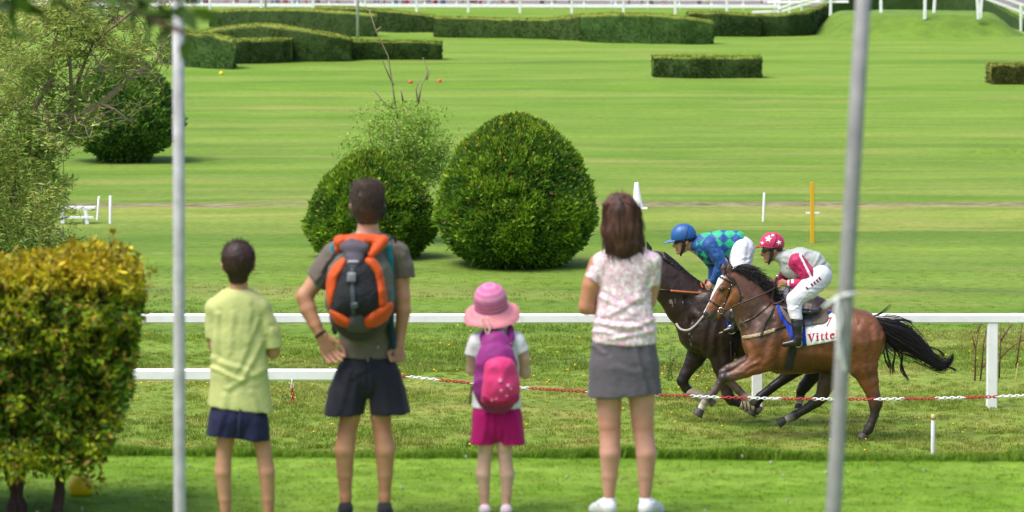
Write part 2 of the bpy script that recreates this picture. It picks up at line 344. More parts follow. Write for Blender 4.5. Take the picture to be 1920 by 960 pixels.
tag(mound('low_ridge', (1880-960)*90/F, 90.5, 1.9, 0.6, 0.16, MAT['ground'], 6, 0.1), 'low hump of longer grass on the right of the field', kind='structure')
# ================================================================== hedges: clipped blocks along a line
hedge_mat = M('hedge_leaf', attr=True, rough=0.75, var=0.3, vscale=2.2, bump=0.05, bscale=9, spec=0.2)
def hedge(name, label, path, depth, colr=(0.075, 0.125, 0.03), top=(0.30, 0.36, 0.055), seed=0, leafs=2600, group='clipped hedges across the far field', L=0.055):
    """path: list of (px, py_top, py_bottom) of the front face; depth in m going away from the camera"""
    g = np.random.default_rng(seed + 50); P = []; pts = []
    for px, pt, pb in path:
        Y = gy(pb); pts.append(((px-960)*Y/F, Y, HC - (pt-YH)*Y/F))
    pts = np.array(pts); seg = np.concatenate([[0], np.cumsum(np.linalg.norm(np.diff(pts[:, :2], axis=0), axis=1))]); n = max(8, int(seg[-1] / 0.22))
    s = np.linspace(0, seg[-1], n); X = np.interp(s, seg, pts[:, 0]); Y = np.interp(s, seg, pts[:, 1]); H = np.interp(s, seg, pts[:, 2])
    k = 9; k2 = 6; prof = [(0, i/k) for i in range(k)] + [(j/k2, 1.0) for j in range(k2+1)] + [(1, 1 - i/k) for i in range(1, k+1)]
    m = len(prof); V = np.zeros((n, m, 3))
    for j, (a, b) in enumerate(prof): V[:, j, 0] = X; V[:, j, 1] = Y + a*depth - 0.12*(1-a*2)*b*0.5; V[:, j, 2] = b * H
    V = V.reshape(-1, 3); nz = vnoise(V * 2.5, seed)[:, None]; nv = np.stack([vnoise(V*3+9, seed+1), vnoise(V*3+19, seed+2), vnoise(V*3+29, seed+3)], 1)
    V = V + nv * 0.035; V[:, 2] = np.maximum(V[:, 2], -0.05)
    i = (np.arange(n-1)[:, None]*m + np.arange(m-1)).ravel(); Fq = np.stack([i, i+m, i+m+1, i+1], 1)
    def c_of(Z, istop): return None
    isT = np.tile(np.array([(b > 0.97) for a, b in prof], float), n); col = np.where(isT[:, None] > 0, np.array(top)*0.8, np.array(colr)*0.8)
    caps = []
    base = 0; Ft = np.concatenate([Fq[:, :3], Fq[:, [0, 2, 3]]])
    for e in (0, n-1):
        o = e*m; tri = [(o, o+j, o+j+1) for j in range(1, m-1)]; caps += tri if e == 0 else [t_[::-1] for t_ in tri]
    Ft = np.concatenate([Ft, np.array(caps)])
    # leaf sprigs over the skin
    nl = leafs; fs = g.uniform(0, seg[-1], nl); q = g.uniform(0, 1, nl); Hh = np.interp(fs, seg, pts[:, 2]); Xx = np.interp(fs, seg, pts[:, 0]); Yy = np.interp(fs, seg, pts[:, 1])
    top_ = g.uniform(size=nl) < 0.42; C = np.stack([Xx, np.where(top_, Yy + g.uniform(0, 1, nl)*depth, Yy - 0.02), np.where(top_, Hh, q*Hh)], 1)
    ends = g.uniform(size=nl) < 0.10; side_ = g.uniform(size=nl) < 0.5
    C[ends, 0] = np.where(side_[ends], X[0], X[-1]); C[ends, 1] = np.where(side_[ends], Y[0], Y[-1]) + g.uniform(0, 1, ends.sum())*depth; C[ends, 2] = g.uniform(0, 1, ends.sum()) * np.where(side_[ends], H[0], H[-1])
    D = g.normal(size=(nl, 3)); D[:, 2] += 0.8; D[~top_, 1] -= 0.8
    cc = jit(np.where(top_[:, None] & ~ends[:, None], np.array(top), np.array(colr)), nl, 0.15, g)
    lv = leaves(C, D, g.uniform(0.5, 1.2, nl)*L*1.5, L*0.9, np.clip(cc, 0.01, 1), seed=seed)
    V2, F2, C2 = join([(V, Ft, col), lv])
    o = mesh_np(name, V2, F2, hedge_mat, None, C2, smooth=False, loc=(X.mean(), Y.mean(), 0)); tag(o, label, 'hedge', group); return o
HD = [
 ('short dark clipped hedge block partly behind the left steel pole', [(300, 54, 118), (345, 60, 126), (390, 66, 129), (436, 76, 131)], 2.2),
 ('low pale flat topped hedge just right of the hedge block by the left pole', [(437, 77, 120), (490, 76, 119), (545, 74, 117)], 2.4),
 ('long curved clipped hedge arching down from the left behind the pale low hedge', [(372, 60, 112), (420, 52, 113), (478, 46, 114), (520, 48, 115), (560, 55, 115.5), (610, 63, 115.5), (657, 73, 115)], 1.5),
 ('low flat hedge ending right of the arching hedge above the bare twigs', [(659, 76, 113), (740, 78, 112.5), (827, 79, 112)], 1.3),
 ('dark tall hedge at the upper left behind the arching hedge', [(393, 22, 52), (450, 18, 58), (520, 17, 62), (590, 19, 65), (650, 23, 68), (705, 28, 69)], 1.6),
 ('dark hedge behind the thin grey pole, sloping down to the right', [(590, 13, 56), (660, 14, 58), (730, 20, 61), (814, 30, 62)], 1.6),
 ('long dark hedge in the upper middle with a dipping top', [(814, 32, 69), (880, 33, 70), (960, 36, 72), (1030, 36, 74), (1087, 29, 77)], 1.6),
 ('greener high hedge with a bulging top at the upper middle', [(1089, 29, 78), (1150, 26, 80), (1220, 27, 82), (1280, 32, 83), (1338, 41, 83)], 1.8),
 ('dark hedge just right of the greener bulging hedge', [(1290, 23, 68), (1350, 23, 69), (1427, 29, 69)], 1.5),
 ('dark hedge whose top rises to the right towards the turf bank', [(1428, 28, 68), (1480, 27, 68), (1520, 22, 66), (1553, 8, 60)], 1.5),
]
for i, (lb, path, dp) in enumerate(HD):
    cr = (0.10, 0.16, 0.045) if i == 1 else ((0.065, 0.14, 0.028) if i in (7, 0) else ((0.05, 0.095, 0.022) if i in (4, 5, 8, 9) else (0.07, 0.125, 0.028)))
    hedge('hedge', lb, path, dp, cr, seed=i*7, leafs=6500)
hedge('hedge', 'low square free standing hedge box above the helmeted riders', [(1226, 107, 146), (1300, 107, 148), (1428, 108, 148)], 1.6, (0.07, 0.125, 0.03), (0.30, 0.38, 0.05), 91, 6000)
hedge('hedge', 'small brownish free standing hedge at the right edge', [(1859, 122, 159), (1900, 122, 159), (1985, 122, 159)], 1.5, (0.11, 0.12, 0.025), (0.26, 0.28, 0.05), 92, 2600)
hedge('hedge', 'tall dark hedge behind the turf bank and its white posts', [(1548, -22, 26), (1650, -22, 25), (1760, -22, 25), (1850, -5, 32), (1890, 20, 48), (1925, 40, 60)], 2.0, (0.05, 0.10, 0.02), (0.12, 0.2, 0.03), 93, 4000)
# ================================================================== rounded conifer bushes
def bush(name, label, cx, base, Y, prof, seed, nleaf, cols, Ls=0.11, loc_top=None):
    """prof: [(py, halfwidth px)] outline in photo pixels at distance Y"""
    g = np.random.default_rng(seed); s = Y / F; prof = sorted(prof); py = np.array([a for a, b in prof], float); hw = np.array([b for a, b in prof], float)*0.955
    root = thing(name, label, 'bush', (W(cx, base, Y).x, Y, 0), 'rounded evergreen bushes on the course')
    def surf(z, a, k=1.0):
        pyv = YH + (HC - z) * F / Y; r = np.interp(pyv, py, hw) * s
        P = np.stack([(cx-960)*s + np.cos(a)*r*k, Y + np.sin(a)*r*k*0.95, z], -1); return P, r
    z0, z1 = HC - (py[-1]-YH)*s, HC - (py[0]-YH)*s
    # core
    n, m = 40, 28; zz = np.linspace(z0, z1-0.12, m); aa = np.linspace(0, 2*np.pi, n, endpoint=False); Z, A = np.meshgrid(zz, aa, indexing='ij')
    P, r = surf(Z.ravel(), A.ravel(), 0.86); P += 0.06*np.stack([vnoise(P*3, 1), vnoise(P*3, 2), vnoise(P*3, 3)], 1)
    i = np.arange(m-1)[:, None]*n; j = np.arange(n); jn = (j+1) % n
    Fq = np.stack([i + j, i + jn, i + n + jn, i + n + j], -1).reshape(-1, 4)
    mesh_np('inner_foliage', P, Fq, MAT['bush_core'], root)
    # sprays
    z = z0 + (z1 - z0) * g.uniform(0, 1, nleaf*2); a = g.uniform(0, 2*np.pi, nleaf*2); P, r = surf(z, a)
    keep = g.uniform(size=len(r)) < (r + 0.12) / (r.max() + 0.12); z = z[keep][:nleaf]; a = a[keep][:nleaf]
    lump = vnoise(np.stack([np.cos(a)*2.6, np.sin(a)*2.6, z*2.2], -1), seed)*0.5 + vnoise(np.stack([np.cos(a)*7, np.sin(a)*7, z*6], -1), seed+1)*0.5
    dep = g.uniform(0, 1, len(a))**1.6
    k = 0.99 + lump*0.13 - dep*0.13 + (g.uniform(size=len(a)) < .05)*.035; P, r = surf(z, a, k)
    out = np.stack([np.cos(a), np.sin(a), np.full_like(a, 0.0)], -1); zr = (z - z0)/(z1 - z0)
    D = out*(0.9 - 0.5*zr[:, None]) + np.array([0, 0, 1.0])*(0.25 + 0.9*zr[:, None]) + g.normal(size=P.shape)*0.5
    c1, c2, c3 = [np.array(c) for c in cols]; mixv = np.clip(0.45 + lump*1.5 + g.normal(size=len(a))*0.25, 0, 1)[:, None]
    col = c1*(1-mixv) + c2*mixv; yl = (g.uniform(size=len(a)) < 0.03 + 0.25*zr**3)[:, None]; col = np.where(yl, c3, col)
    rd = (g.uniform(size=len(a)) < 0.02)[:, None]; col = np.where(rd, np.array((0.14, 0.09, 0.04)), col)
    col = jit(col, len(a), 0.18, g)
    ln = g.uniform(0.6, 1.35, len(a))*Ls*0.85
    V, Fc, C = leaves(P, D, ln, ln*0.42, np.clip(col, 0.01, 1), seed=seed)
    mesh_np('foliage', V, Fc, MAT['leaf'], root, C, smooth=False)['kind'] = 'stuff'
    mb = MB(); b = W(cx, base, Y); mb.tube([(b.x, Y, -0.1), (b.x+0.02, Y, 0.35), (b.x, Y+.02, 0.9)], [0.11, 0.09, 0.07], 8); mb.build('trunk', MAT['bark'], root, True)
    return root
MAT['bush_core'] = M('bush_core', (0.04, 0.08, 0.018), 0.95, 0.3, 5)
G3 = ((0.085, 0.20, 0.024), (0.24, 0.42, 0.028), (0.42, 0.50, 0.045))
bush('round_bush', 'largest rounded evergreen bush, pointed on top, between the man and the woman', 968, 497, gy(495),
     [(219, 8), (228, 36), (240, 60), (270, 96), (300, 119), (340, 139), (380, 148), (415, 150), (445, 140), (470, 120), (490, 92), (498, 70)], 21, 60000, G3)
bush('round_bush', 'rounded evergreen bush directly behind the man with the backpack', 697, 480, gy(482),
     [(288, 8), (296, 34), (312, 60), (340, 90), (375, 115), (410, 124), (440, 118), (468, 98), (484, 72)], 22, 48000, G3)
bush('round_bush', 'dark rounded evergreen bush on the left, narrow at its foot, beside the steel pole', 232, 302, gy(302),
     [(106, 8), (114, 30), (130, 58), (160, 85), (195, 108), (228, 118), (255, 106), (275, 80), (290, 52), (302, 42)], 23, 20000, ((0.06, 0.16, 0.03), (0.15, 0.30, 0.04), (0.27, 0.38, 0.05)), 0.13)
# ================================================================== willow shrub with bare twigs
def twig(mb, p, q, r0, r1, n=7, wob=0.04, g=rng):
    p = np.array(p, float); q = np.array(q, float); L = np.linalg.norm(q-p); t_ = np.linspace(0, 1, n)[:, None]
    P = p + (q-p)*t_ + g.normal(size=(n, 3))*wob*L*np.sin(np.pi*t_)**0.5; P[0] = p; P[-1] = q
    mb.tube(P, list(np.linspace(r0, r1, n)), 5); return P
Yw = 64.5
root = thing('willow_shrub', 'pale green willow shrub with bare twigs rising above it, behind the smaller round bush', 'shrub', (W(778, 470, Yw).x, Yw, 0))
mb = MB(); tips = []
def wp(x, y, d=0): return np.array(W(x, y, Yw + d))
b0 = np.array([W(776, 461, Yw).x, Yw, 0.0]); fork = wp(776, 335)
twig(mb, b0, fork, 0.07, 0.05)
ends = [(700, 225, .3), (735, 215, -.4), (765, 200, .2), (800, 225, -.3), (830, 275, .3), (690, 265, -.5), (745, 240, .6), (820, 310, .1), (665, 280, .2), (780, 250, -.6), (720, 300, .4), (805, 265, .5)]
for e in ends:
    P = twig(mb, fork + rng.normal(size=3)*0.02, wp(*e), 0.022, 0.008); tips += list(P[2:])
for path in ([(745, 222), (738, 175), (728, 105), (705, 58), (692, 18)], [(742, 205), (722, 195), (706, 175), (693, 160)], [(784, 196), (790, 160), (803, 135), (793, 108)], [(738, 160), (726, 135), (716, 112)], [(783, 190), (780, 168), (788, 142)], [(756, 190), (752, 170), (748, 158)], [(705, 58), (715, 50)], [(800, 150), (806, 128)], [(820, 300), (845, 285)]):
    pts = [wp(x, y, rng.uniform(-.1, .1)) for x, y in path]; mb.tube(pts, list(np.linspace(0.018, 0.006, len(pts))), 5)
mb.build('branches', M('twig_bark', (0.30, 0.25, 0.17), 0.9, 0.3, 10), root, True)
tips = np.array(tips); n = 22000; g = np.random.default_rng(5); C = tips[g.integers(0, len(tips), n)] + g.normal(size=(n, 3))*np.array([0.17, 0.17, 0.15])
pyv = YH + (HC - C[:, 2])*F/C[:, 1]; C = C[(pyv > 188) & (vnoise(C*[4.5, 4.5, 4.5], 44) + .35*vnoise(C*11, 45) > -.12)]; n = len(C); D = g.normal(size=(n, 3)); D[:, 2] += 0.1
cl = jit(np.where(g.uniform(size=(n, 1)) < 0.5, (0.22, 0.40, 0.04), (0.36, 0.52, 0.09)), n, 0.2, g)
V, Fc, Cc = leaves(C, D, g.uniform(0.05, 0.09, n), 0.022, np.clip(cl, 0.02, 1), seed=6); mesh_np('foliage', V, Fc, MAT['leaf'], root, Cc, smooth=False)['kind'] = 'stuff'
# ================================================================== willow tree on the left
YT = 33.0
root = thing('willow_tree', 'large loose willow tree with narrow grey green leaves at the left edge', 'tree', (W(-60, 900, YT).x, YT, 0))
def tp(x, y, d=0): return np.array(W(x, y, YT + d))
mb = MB(); g = np.random.default_rng(31)
base = np.array([W(-60, 900, YT).x, YT, 0.0])
trunk = [base, tp(-50, 700), tp(-30, 560), tp(0, 430)]; mb.tube(trunk, [0.16, 0.14, 0.12, 0.09], 8)
mb.build('trunk', MAT['bark'], root, True); mb = MB()
limbs = [[(0, 430), (38, 340), (65, 290), (110, 240), (135, 190), (150, 140), (175, 80), (215, 30), (250, -20)],
         [(65, 290), (60, 210), (95, 150), (105, 60), (100, -20)], [(110, 240), (190, 195), (240, 150), (290, 120), (320, 60)],
         [(0, 430), (-30, 300), (-20, 150), (10, 20)], [(135, 190), (130, 90), (135, 20), (130, -30)], [(190, 195), (215, 205), (250, 232)],
         [(0, 430), (60, 420), (110, 430), (140, 470)], [(38, 340), (90, 345), (130, 375)], [(-30, 560), (40, 520), (100, 500), (150, 490)], [(190, 82), (225, 100), (262, 128)], [(175, 80), (250, 20), (320, -20)]]
seedp = []
for i, lm in enumerate(limbs):
    dd = g.uniform(-0.7, 0.7); pts = [tp(x, y, dd*j/len(lm)) for j, (x, y) in enumerate(lm)]
    mb.tube(pts, list(np.linspace(0.042 if i < 4 else 0.018, 0.006, len(pts))), 6)
    for a, b in zip(pts[:-1], pts[1:]):
        for q in range(7): seedp.append((a + (b-a)*g.uniform(), 1))
for i in range(420):
    p0, _ = seedp[g.integers(0, len(seedp))]; d = g.normal(size=3)*[.5, .5, .35] + [0.1, 0, 0.05]; q = p0 + norm(d)*g.uniform(0.2, 0.6); qx = 960 + q[0]*F/q[1]; qy = YH + (HC - q[2])*F/q[1]
    if qx > np.interp(qy, [-60, 110, 180, 230, 300, 500], [345, 318, 300, 215, 120, 140]): continue
    P = twig(mb, p0, q, 0.006, 0.002, 5, 0.06, g)
    for u in P[1:]: seedp.append((u, 2))
mb.build('branches', M('willow_bark', (0.27, 0.21, 0.14), 0.9, 0.3, 12), root, True)
sp_ = np.array([p for p, k in seedp]); n = 95000; C = sp_[g.integers(0, len(sp_), n)] + g.normal(size=(n, 3))*np.where(g.uniform(size=(n, 1)) < .6, .05, .14)
# fuller skirt low down at the left
n2 = 26000; ex = np.stack([g.uniform(-160, 150, n2), g.uniform(250, 640, n2)], 1); ok = ex[:, 0] < np.interp(ex[:, 1], [250, 330, 400, 450, 520, 640], [90, 105, 115, 140, 145, 135]) + vnoise(np.stack([ex[:, 1]/14, ex[:, 1]*0, ex[:, 1]*0], 1), 3)*26 + g.normal(size=n2)*9
ex = ex[ok]; dpt = g.uniform(-0.6, 0.6, len(ex)); C2 = np.stack([(ex[:, 0]-960)*(YT+dpt)/F, YT+dpt, HC-(ex[:, 1]-YH)*(YT+dpt)/F], 1); C = np.concatenate([C, C2])
px = 960 + C[:, 0]*F/C[:, 1]; pyv = YH + (HC - C[:, 2])*F/C[:, 1]
lim = np.interp(pyv, [-60, 0, 60, 110, 150, 180, 230, 260, 300, 380, 450, 520, 700], [352, 350, 345, 330, 322, 305, 235, 175, 135, 128, 165, 160, 150]) + 34*vnoise(np.stack([pyv/17, pyv*0, pyv*0], 1), 31)*(pyv > 160) + 10
dens = 0.50 - (0.25 + .25*(pyv > 100))*np.clip((px - 90)/90, 0, 1) + 0.9*vnoise(np.stack([px/26, pyv/22, px*0], 1), 8) + np.where(pyv > 250, .35, 0.0) + np.where(px < 60, .2, 0)
hole = (px > 205) & (pyv > 30) & (pyv < 75)
dens = np.where((px > 95) & (pyv > 105) & (pyv < 330), np.minimum(dens, .11), dens); k = (px < lim) & (g.uniform(size=len(px)) < np.clip(dens, 0.05, 1)) & ~(hole & (g.uniform(size=len(px)) < 0.5)); C = C[k]; n = len(C)
D = g.normal(size=(n, 3))*[1, .6, .7] + [0.6, 0, 0.25]; q = vnoise(C*[2.0, 2, 2.0], 12)[:, None]
cl = np.where(q > 0.0, (0.42, 0.50, 0.12), (0.22, 0.32, 0.055)) * np.where(g.uniform(size=(n, 1)) < 0.12, 1.35, 1.0)
cl = np.where(g.uniform(size=(n, 1)) < 0.05, (0.30, 0.22, 0.07), cl)
V, Fc, Cc = leaves(C, D, g.uniform(0.04, 0.08, n), 0.0115, np.clip(jit(cl, n, 0.2, g), 0.02, 1), seed=7); mesh_np('foliage', V, Fc, MAT['leaf'], root, Cc, smooth=False)['kind'] = 'stuff'
def split_leaves(V, Fc, C, n, solo, root):
    m = np.ones(n, bool); m[solo] = False
    for i in solo: mesh_np('leaf', V[4*i:4*i+4], np.array([[0, 1, 2], [0, 2, 3]]), MAT['leaf'], root, C[4*i:4*i+4], smooth=False)
    if m.any(): k = np.concatenate([m, m]); mesh_np('foliage', V, Fc[k], MAT['leaf'], root, C, smooth=False)['kind'] = 'stuff'
# ================================================================== near hornbeam hedge, left
YN = 19.2; s = YN/F; g = np.random.default_rng(77)
root = thing('hedge', 'near clipped hedge of yellow green leaves on dark stems at the lower left', 'hedge', (W(110, 980, YN).x, YN, TER))
n = 30000
u = g.uniform(-420, 262, n); v = g.uniform(0, 1, n); fr = g.uniform(size=n) < 0.62; topm = (~fr) & (g.uniform(size=n) < 0.6)
front = 1.0 - np.clip((u - 215)/60, 0, 1)**2*0.35
py0 = 509 + 9*np.sin(u/37) + np.clip((u-190)/60, 0, 1)**2*38 + np.clip((60-u)/60, 0, 1)*14 ; py1 = np.interp(u, [-420, 60, 130, 190, 240, 262], [905, 895, 890, 850, 760, 560])
pyv = py0 + (py1 - py0)*v; dy = np.where(fr, g.uniform(0, 1, n)**2*0.25, g.uniform(0, 1.15, n))
pyv = np.where(topm, py0 + g.uniform(-12, 10, n), pyv)
endm = (~fr) & (~topm); u2 = np.where(endm, np.interp(pyv, [500, 560, 700, 800, 870, 900], [262, 262, 246, 226, 195, 140]) - g.uniform(0, 1, n)**2*26, u)
lim = np.interp(pyv, [490, 560, 620, 700, 780, 830, 870, 905], [264, 266, 252, 245, 226, 208, 190, 120]) + vnoise(np.stack([pyv/9, pyv*0, pyv*0+3], 1), 5)*9
k = u2 < lim; u2 = u2[k]; pyv = pyv[k]; dy = dy[k]; topk = topm[k]; n = len(u2)
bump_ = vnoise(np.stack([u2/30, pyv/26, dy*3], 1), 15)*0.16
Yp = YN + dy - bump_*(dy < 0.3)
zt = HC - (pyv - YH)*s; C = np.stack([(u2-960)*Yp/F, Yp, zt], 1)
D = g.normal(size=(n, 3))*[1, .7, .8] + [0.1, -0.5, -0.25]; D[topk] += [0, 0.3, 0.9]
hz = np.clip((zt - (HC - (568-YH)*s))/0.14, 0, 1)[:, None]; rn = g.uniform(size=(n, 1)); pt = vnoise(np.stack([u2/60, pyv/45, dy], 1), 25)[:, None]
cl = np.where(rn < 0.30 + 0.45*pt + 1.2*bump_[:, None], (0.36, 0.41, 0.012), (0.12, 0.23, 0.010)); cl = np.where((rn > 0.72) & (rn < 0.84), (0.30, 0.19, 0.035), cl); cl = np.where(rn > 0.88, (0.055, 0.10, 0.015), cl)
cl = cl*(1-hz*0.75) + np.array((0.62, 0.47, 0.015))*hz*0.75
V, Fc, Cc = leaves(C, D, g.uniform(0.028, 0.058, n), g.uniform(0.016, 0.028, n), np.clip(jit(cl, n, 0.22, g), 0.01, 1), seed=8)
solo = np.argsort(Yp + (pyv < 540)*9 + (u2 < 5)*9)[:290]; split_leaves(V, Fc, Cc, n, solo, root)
nb = 40; core = MB()
xs_ = np.linspace(-415, 225, 26)
Pc = []
for a in xs_:
    for q_, (yy, d_) in enumerate(((525, .18), (700, .14), (858 if a < 180 else 820, .2), (858 if a < 180 else 820, 1.0), (525, 1.0))): Pc.append(((a-960)*(YN+d_)/F + 0.02*vnoise(np.array([[a, yy, 1.]]))[0], YN + d_, HC-(yy-YH)*s))
Fq = [(i*5+j, (i+1)*5+j, (i+1)*5+(j+1) % 5, i*5+(j+1) % 5) for i in range(25) for j in range(5)] + [(0, 1, 2, 3, 4), tuple(25*5+k for k in (4, 3, 2, 1, 0))]
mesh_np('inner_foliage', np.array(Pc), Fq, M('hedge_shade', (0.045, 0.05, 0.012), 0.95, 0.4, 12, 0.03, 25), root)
HSM = M('hedge_stem', (0.09, 0.055, 0.045), 0.9, 0.3, 15, 0.006, 60)
mb = MB()   # long unclipped shoots on top and stems below
SH = [(150, 500, 170, 455), (60, 500, 75, 478), (215, 520, 205, 440), (200, 500, 190, 468), (245, 560, 282, 540), (170, 505, 215, 452), (110, 505, 128, 470), (250, 600, 270, 585), (20, 500, 30, 482), (225, 530, 262, 478), (235, 545, 290, 508), (195, 510, 178, 462), (180, 505, 232, 475), (140, 500, 132, 468), (210, 515, 246, 452), (250, 575, 276, 560), (70, 505, 88, 470), (230, 520, 224, 470), (190, 860, 188, 905), (150, 880, 178, 915), (100, 500, 96, 484), (240, 520, 262, 500), (40, 505, 25, 478)]
LC = []; LD = []
for (a, b, c_, d_) in SH:
    yy = YN + g.uniform(0.1, 0.5); p_ = np.array(W(a, b, yy)); q_ = np.array(W(c_, d_, yy)); P_ = twig(mb, p_, q_, 0.004, 0.0015, 6, 0.05, g)
    for _ in range(16): LC.append(P_[g.integers(1, 6)] + g.normal(size=3)*0.012); LD.append(g.normal(size=3) + [0, 0, .3])
mbs = mb
for x0 in (-260, -120, 22, 30, 38, 104, 112): 
    mb = MB(); bt = W(x0 + g.uniform(-8, 8), 985, YN + 0.45); twig(mb, (bt.x, bt.y, TER-0.05), W(x0, 840, YN+0.5), 0.035, 0.02, 6, 0.03, g); mb.build('stem', HSM, root, True)
0 and mb.build('stems', M('hedge_stem', (0.09, 0.055, 0.045), 0.9, 0.3, 15, 0.006, 60), root, True)
mbs.build('shoot_twigs', HSM, root, True)['kind'] = 'stuff'
n = len(LC); V, Fc, Cc = leaves(np.array(LC), np.array(LD), 0.045, 0.024, np.clip(jit((0.42, 0.36, 0.03), n, 0.25, g), .02, 1), seed=9); mesh_np('shoots', V, Fc, MAT['leaf'], root, Cc, smooth=False)['kind'] = 'stuff'
# ================================================================== overhanging branch close to the camera
YB = 10.5; g = np.random.default_rng(4); mb = MB()
root = thing('tree', 'tree close by whose dark blurred leaves hang in at the top left', 'tree', (-2.6, YB, TER))
mb.tube([(-2.6, YB, TER), (-2.55, YB, 4.0), (-2.45, YB, 5.4), (-2.2, YB, 6.6)], [0.13, 0.11, 0.09, 0.06], 8); mb.build('trunk', MAT['bark'], root, True)
mb = MB(); LC = []; LD = []
for path in ([(-700, -80), (-300, -75), (60, -45), (160, -12), (240, 12), (285, 38), (330, 30)], [(-300, -75), (-60, 10), (-10, 60)], [(60, -45), (40, -5), (30, 15)], [(160, -40), (250, -25), (320, -10), (345, 20)], [(285, 38), (345, 60), (365, 75)]):
    pts = [np.array(W(x, y, YB + g.uniform(-.05, .05))) for x, y in path]; mb.tube(pts, list(np.linspace(0.012, 0.002, len(pts))), 5)
mb.build('branches', M('near_bark', (0.08, 0.06, 0.035), 0.9, 0.3, 15), root, True)
for (x, y, n_) in ((35, 15, 2), (60, 2, 3), (265, 20, 3), (280, 38, 3), (245, -2, 3), (325, -4, 5), (300, 5, 3), (100, -8, 4), (345, 10, 3), (320, 22, 3), (0, 62, 2), (366, 75, 2), (225, -8, 3), (30, -12, 5), (190, -15, 4), (340, 50, 1), (255, 12, 2)):
    for _ in range(n_):
        LC.append(np.array(W(x + g.normal()*9, y + g.normal()*6, YB + g.normal()*.05))); LD.append(g.normal(size=3)*[1, .5, .6] + [0, 0, -.3])
n = len(LC); V, Fc, Cc = leaves(np.array(LC), np.array(LD), g.uniform(0.07, 0.10, n), 0.045, np.clip(jit((0.07, 0.13, 0.012), n, 0.2, g), .02, 1), seed=10); split_leaves(V, Fc, Cc, n, np.arange(n), root)
# ================================================================== white rails of the track
def box_beam(name, p, q, hw, hh, parent, mat, ch=0.25):
    mb = MB(); mb.beam(p, q, hw, hh, ch=ch); return mb.build(name, mat, parent)
Yr = gy(768)
root = thing('rail_fence', 'long white rail on square posts behind the galloping horses', 'fence', (0, Yr, 0))
zt = HC - (597-YH)*Yr/F
for a, b in ((-760, -8), (-8, 970), (972, 1900), (1902, 2700)):
    box_beam('rail', (W(a, 0, Yr).x, Yr, zt), (W(b, 0, Yr).x, Yr, zt), 0.11, 0.105, root, MAT['white'], 0.3)
for px in (-8, 971, 1901): box_beam('rail_joint', (W(px-7, 0, Yr).x, Yr, zt), (W(px+7, 0, Yr).x, Yr, zt), 0.118, 0.112, root, MAT['white'], 0.3)
for px in (-760, -325, 110, 452, 935, 1421, 1861, 2300, 2690):
    mb = MB(); x = W(px, 0, Yr).x
    mb.beam((x - 0.012, Yr + 0.01, -0.1), (x + 0.0, Yr + 0.01, zt - 0.05), 0.12, 0.11, up=Vector((0, 1, 0)), ch=0.15); mb.build('post', MAT['white'], root)
# nearer rail ending behind the man
Yq = 37.8; root = thing('rail_fence', 'nearer white rail with a blunt end on the left, behind the boy', 'fence', (-4, Yq, 0))
zq = HC - (701-YH)*Yq/F
box_beam('rail', (W(-600, 0, Yq).x, Yq, zq), (W(640, 0, Yq).x, Yq, zq - 0.01), 0.11, 0.115, root, MAT['white'], 0.3)
for px in (-440, 30, 424, 650):
    mb = MB(); x = W(px, 0, Yq).x; mb.beam((x, Yq+.01, -0.1), (x, Yq+.01, zq - 0.05), 0.11, 0.11, up=Vector((0, 1, 0)), ch=0.15); mb.build('post', MAT['white'], root)
# ---- chain links
def link_mesh(col, nm):
    P = []; n = 14
    for k in range(n):
        a = 2*math.pi*k/n; P.append(Vector((0.0185*math.cos(a) + (0.0075 if math.cos(a) > 0 else -0.0075), 0.0125*math.sin(a), 0)))
    V = []; Fc = []; r = 0.0052; m = 6
    for k in range(n):
        t_ = (P[(k+1) % n] - P[k-1]).normalized(); nn = Vector((0, 0, 1)); b = t_.cross(nn)
        for j in range(m):
            an = 2*math.pi*j/m; V.append(P[k] + (nn*math.cos(an) + b*math.sin(an))*r)
    for k in range(n):
        for j in range(m): Fc.append((k*m+j, k*m+(j+1) % m, ((k+1) % n)*m+(j+1) % m, ((k+1) % n)*m+j))
    me = bpy.data.meshes.new(nm); me.from_pydata([tuple(v) for v in V], [], Fc); me.update()
    me.polygons.foreach_set('use_smooth', np.ones(len(me.polygons), dtype=bool)); me.materials.append(col); return me
LW = link_mesh(M('white_plastic', (0.8, 0.8, 0.8), 0.4, 0.05), 'white_link'); LR = link_mesh(M('red_plastic', (0.50, 0.035, 0.04), 0.4, 0.15, 12), 'red_link')
def chain(name, label, pts, colors, flip=0, pitch=0.0365, parent_loc=None):
    pts = np.array(pts); sg = np.concatenate([[0], np.cumsum(np.linalg.norm(np.diff(pts, axis=0), axis=1))]); n = int(sg[-1]/pitch)
    root = thing(name, label, 'chain', tuple(pts[0])); o = Vector(pts[0])
    for i in range(n):
        q = (i+0.5)*pitch; p = Vector([np.interp(q, sg, pts[:, j]) for j in range(3)]); p2 = Vector([np.interp(q+0.01, sg, pts[:, j]) for j in range(3)])
        t_ = (p2 - p).normalized(); ob = bpy.data.objects.new('chain_link', colors(q)); COL.objects.link(ob); ob.parent = root
        up = Vector((0, -1, 0)); ob.location = p - o
        x = t_; z = (up - x*up.dot(x)).normalized(); y = z.cross(x); Mx = Matrix((x, y, z)).transposed()
        tw = R(12 if i % 2 else 98) + R(8*math.sin(i*0.7)); ob.rotation_euler = (Mx @ Matrix.Rotation(tw, 3, 'X')).to_euler()
    return root
cp = [(655, 703), (700, 703.5), (760, 706), (830, 713), (900, 720), (980, 727), (1060, 732), (1150, 737), (1250, 741), (1350, 745), (1450, 747.5), (1560, 748.5), (1660, 748.5), (1750, 747), (1860, 744), (1925, 742), (2050, 735), (2180, 724)]
cpt = [np.array(W(x, y, Yq + 0.0)) for x, y in cp]
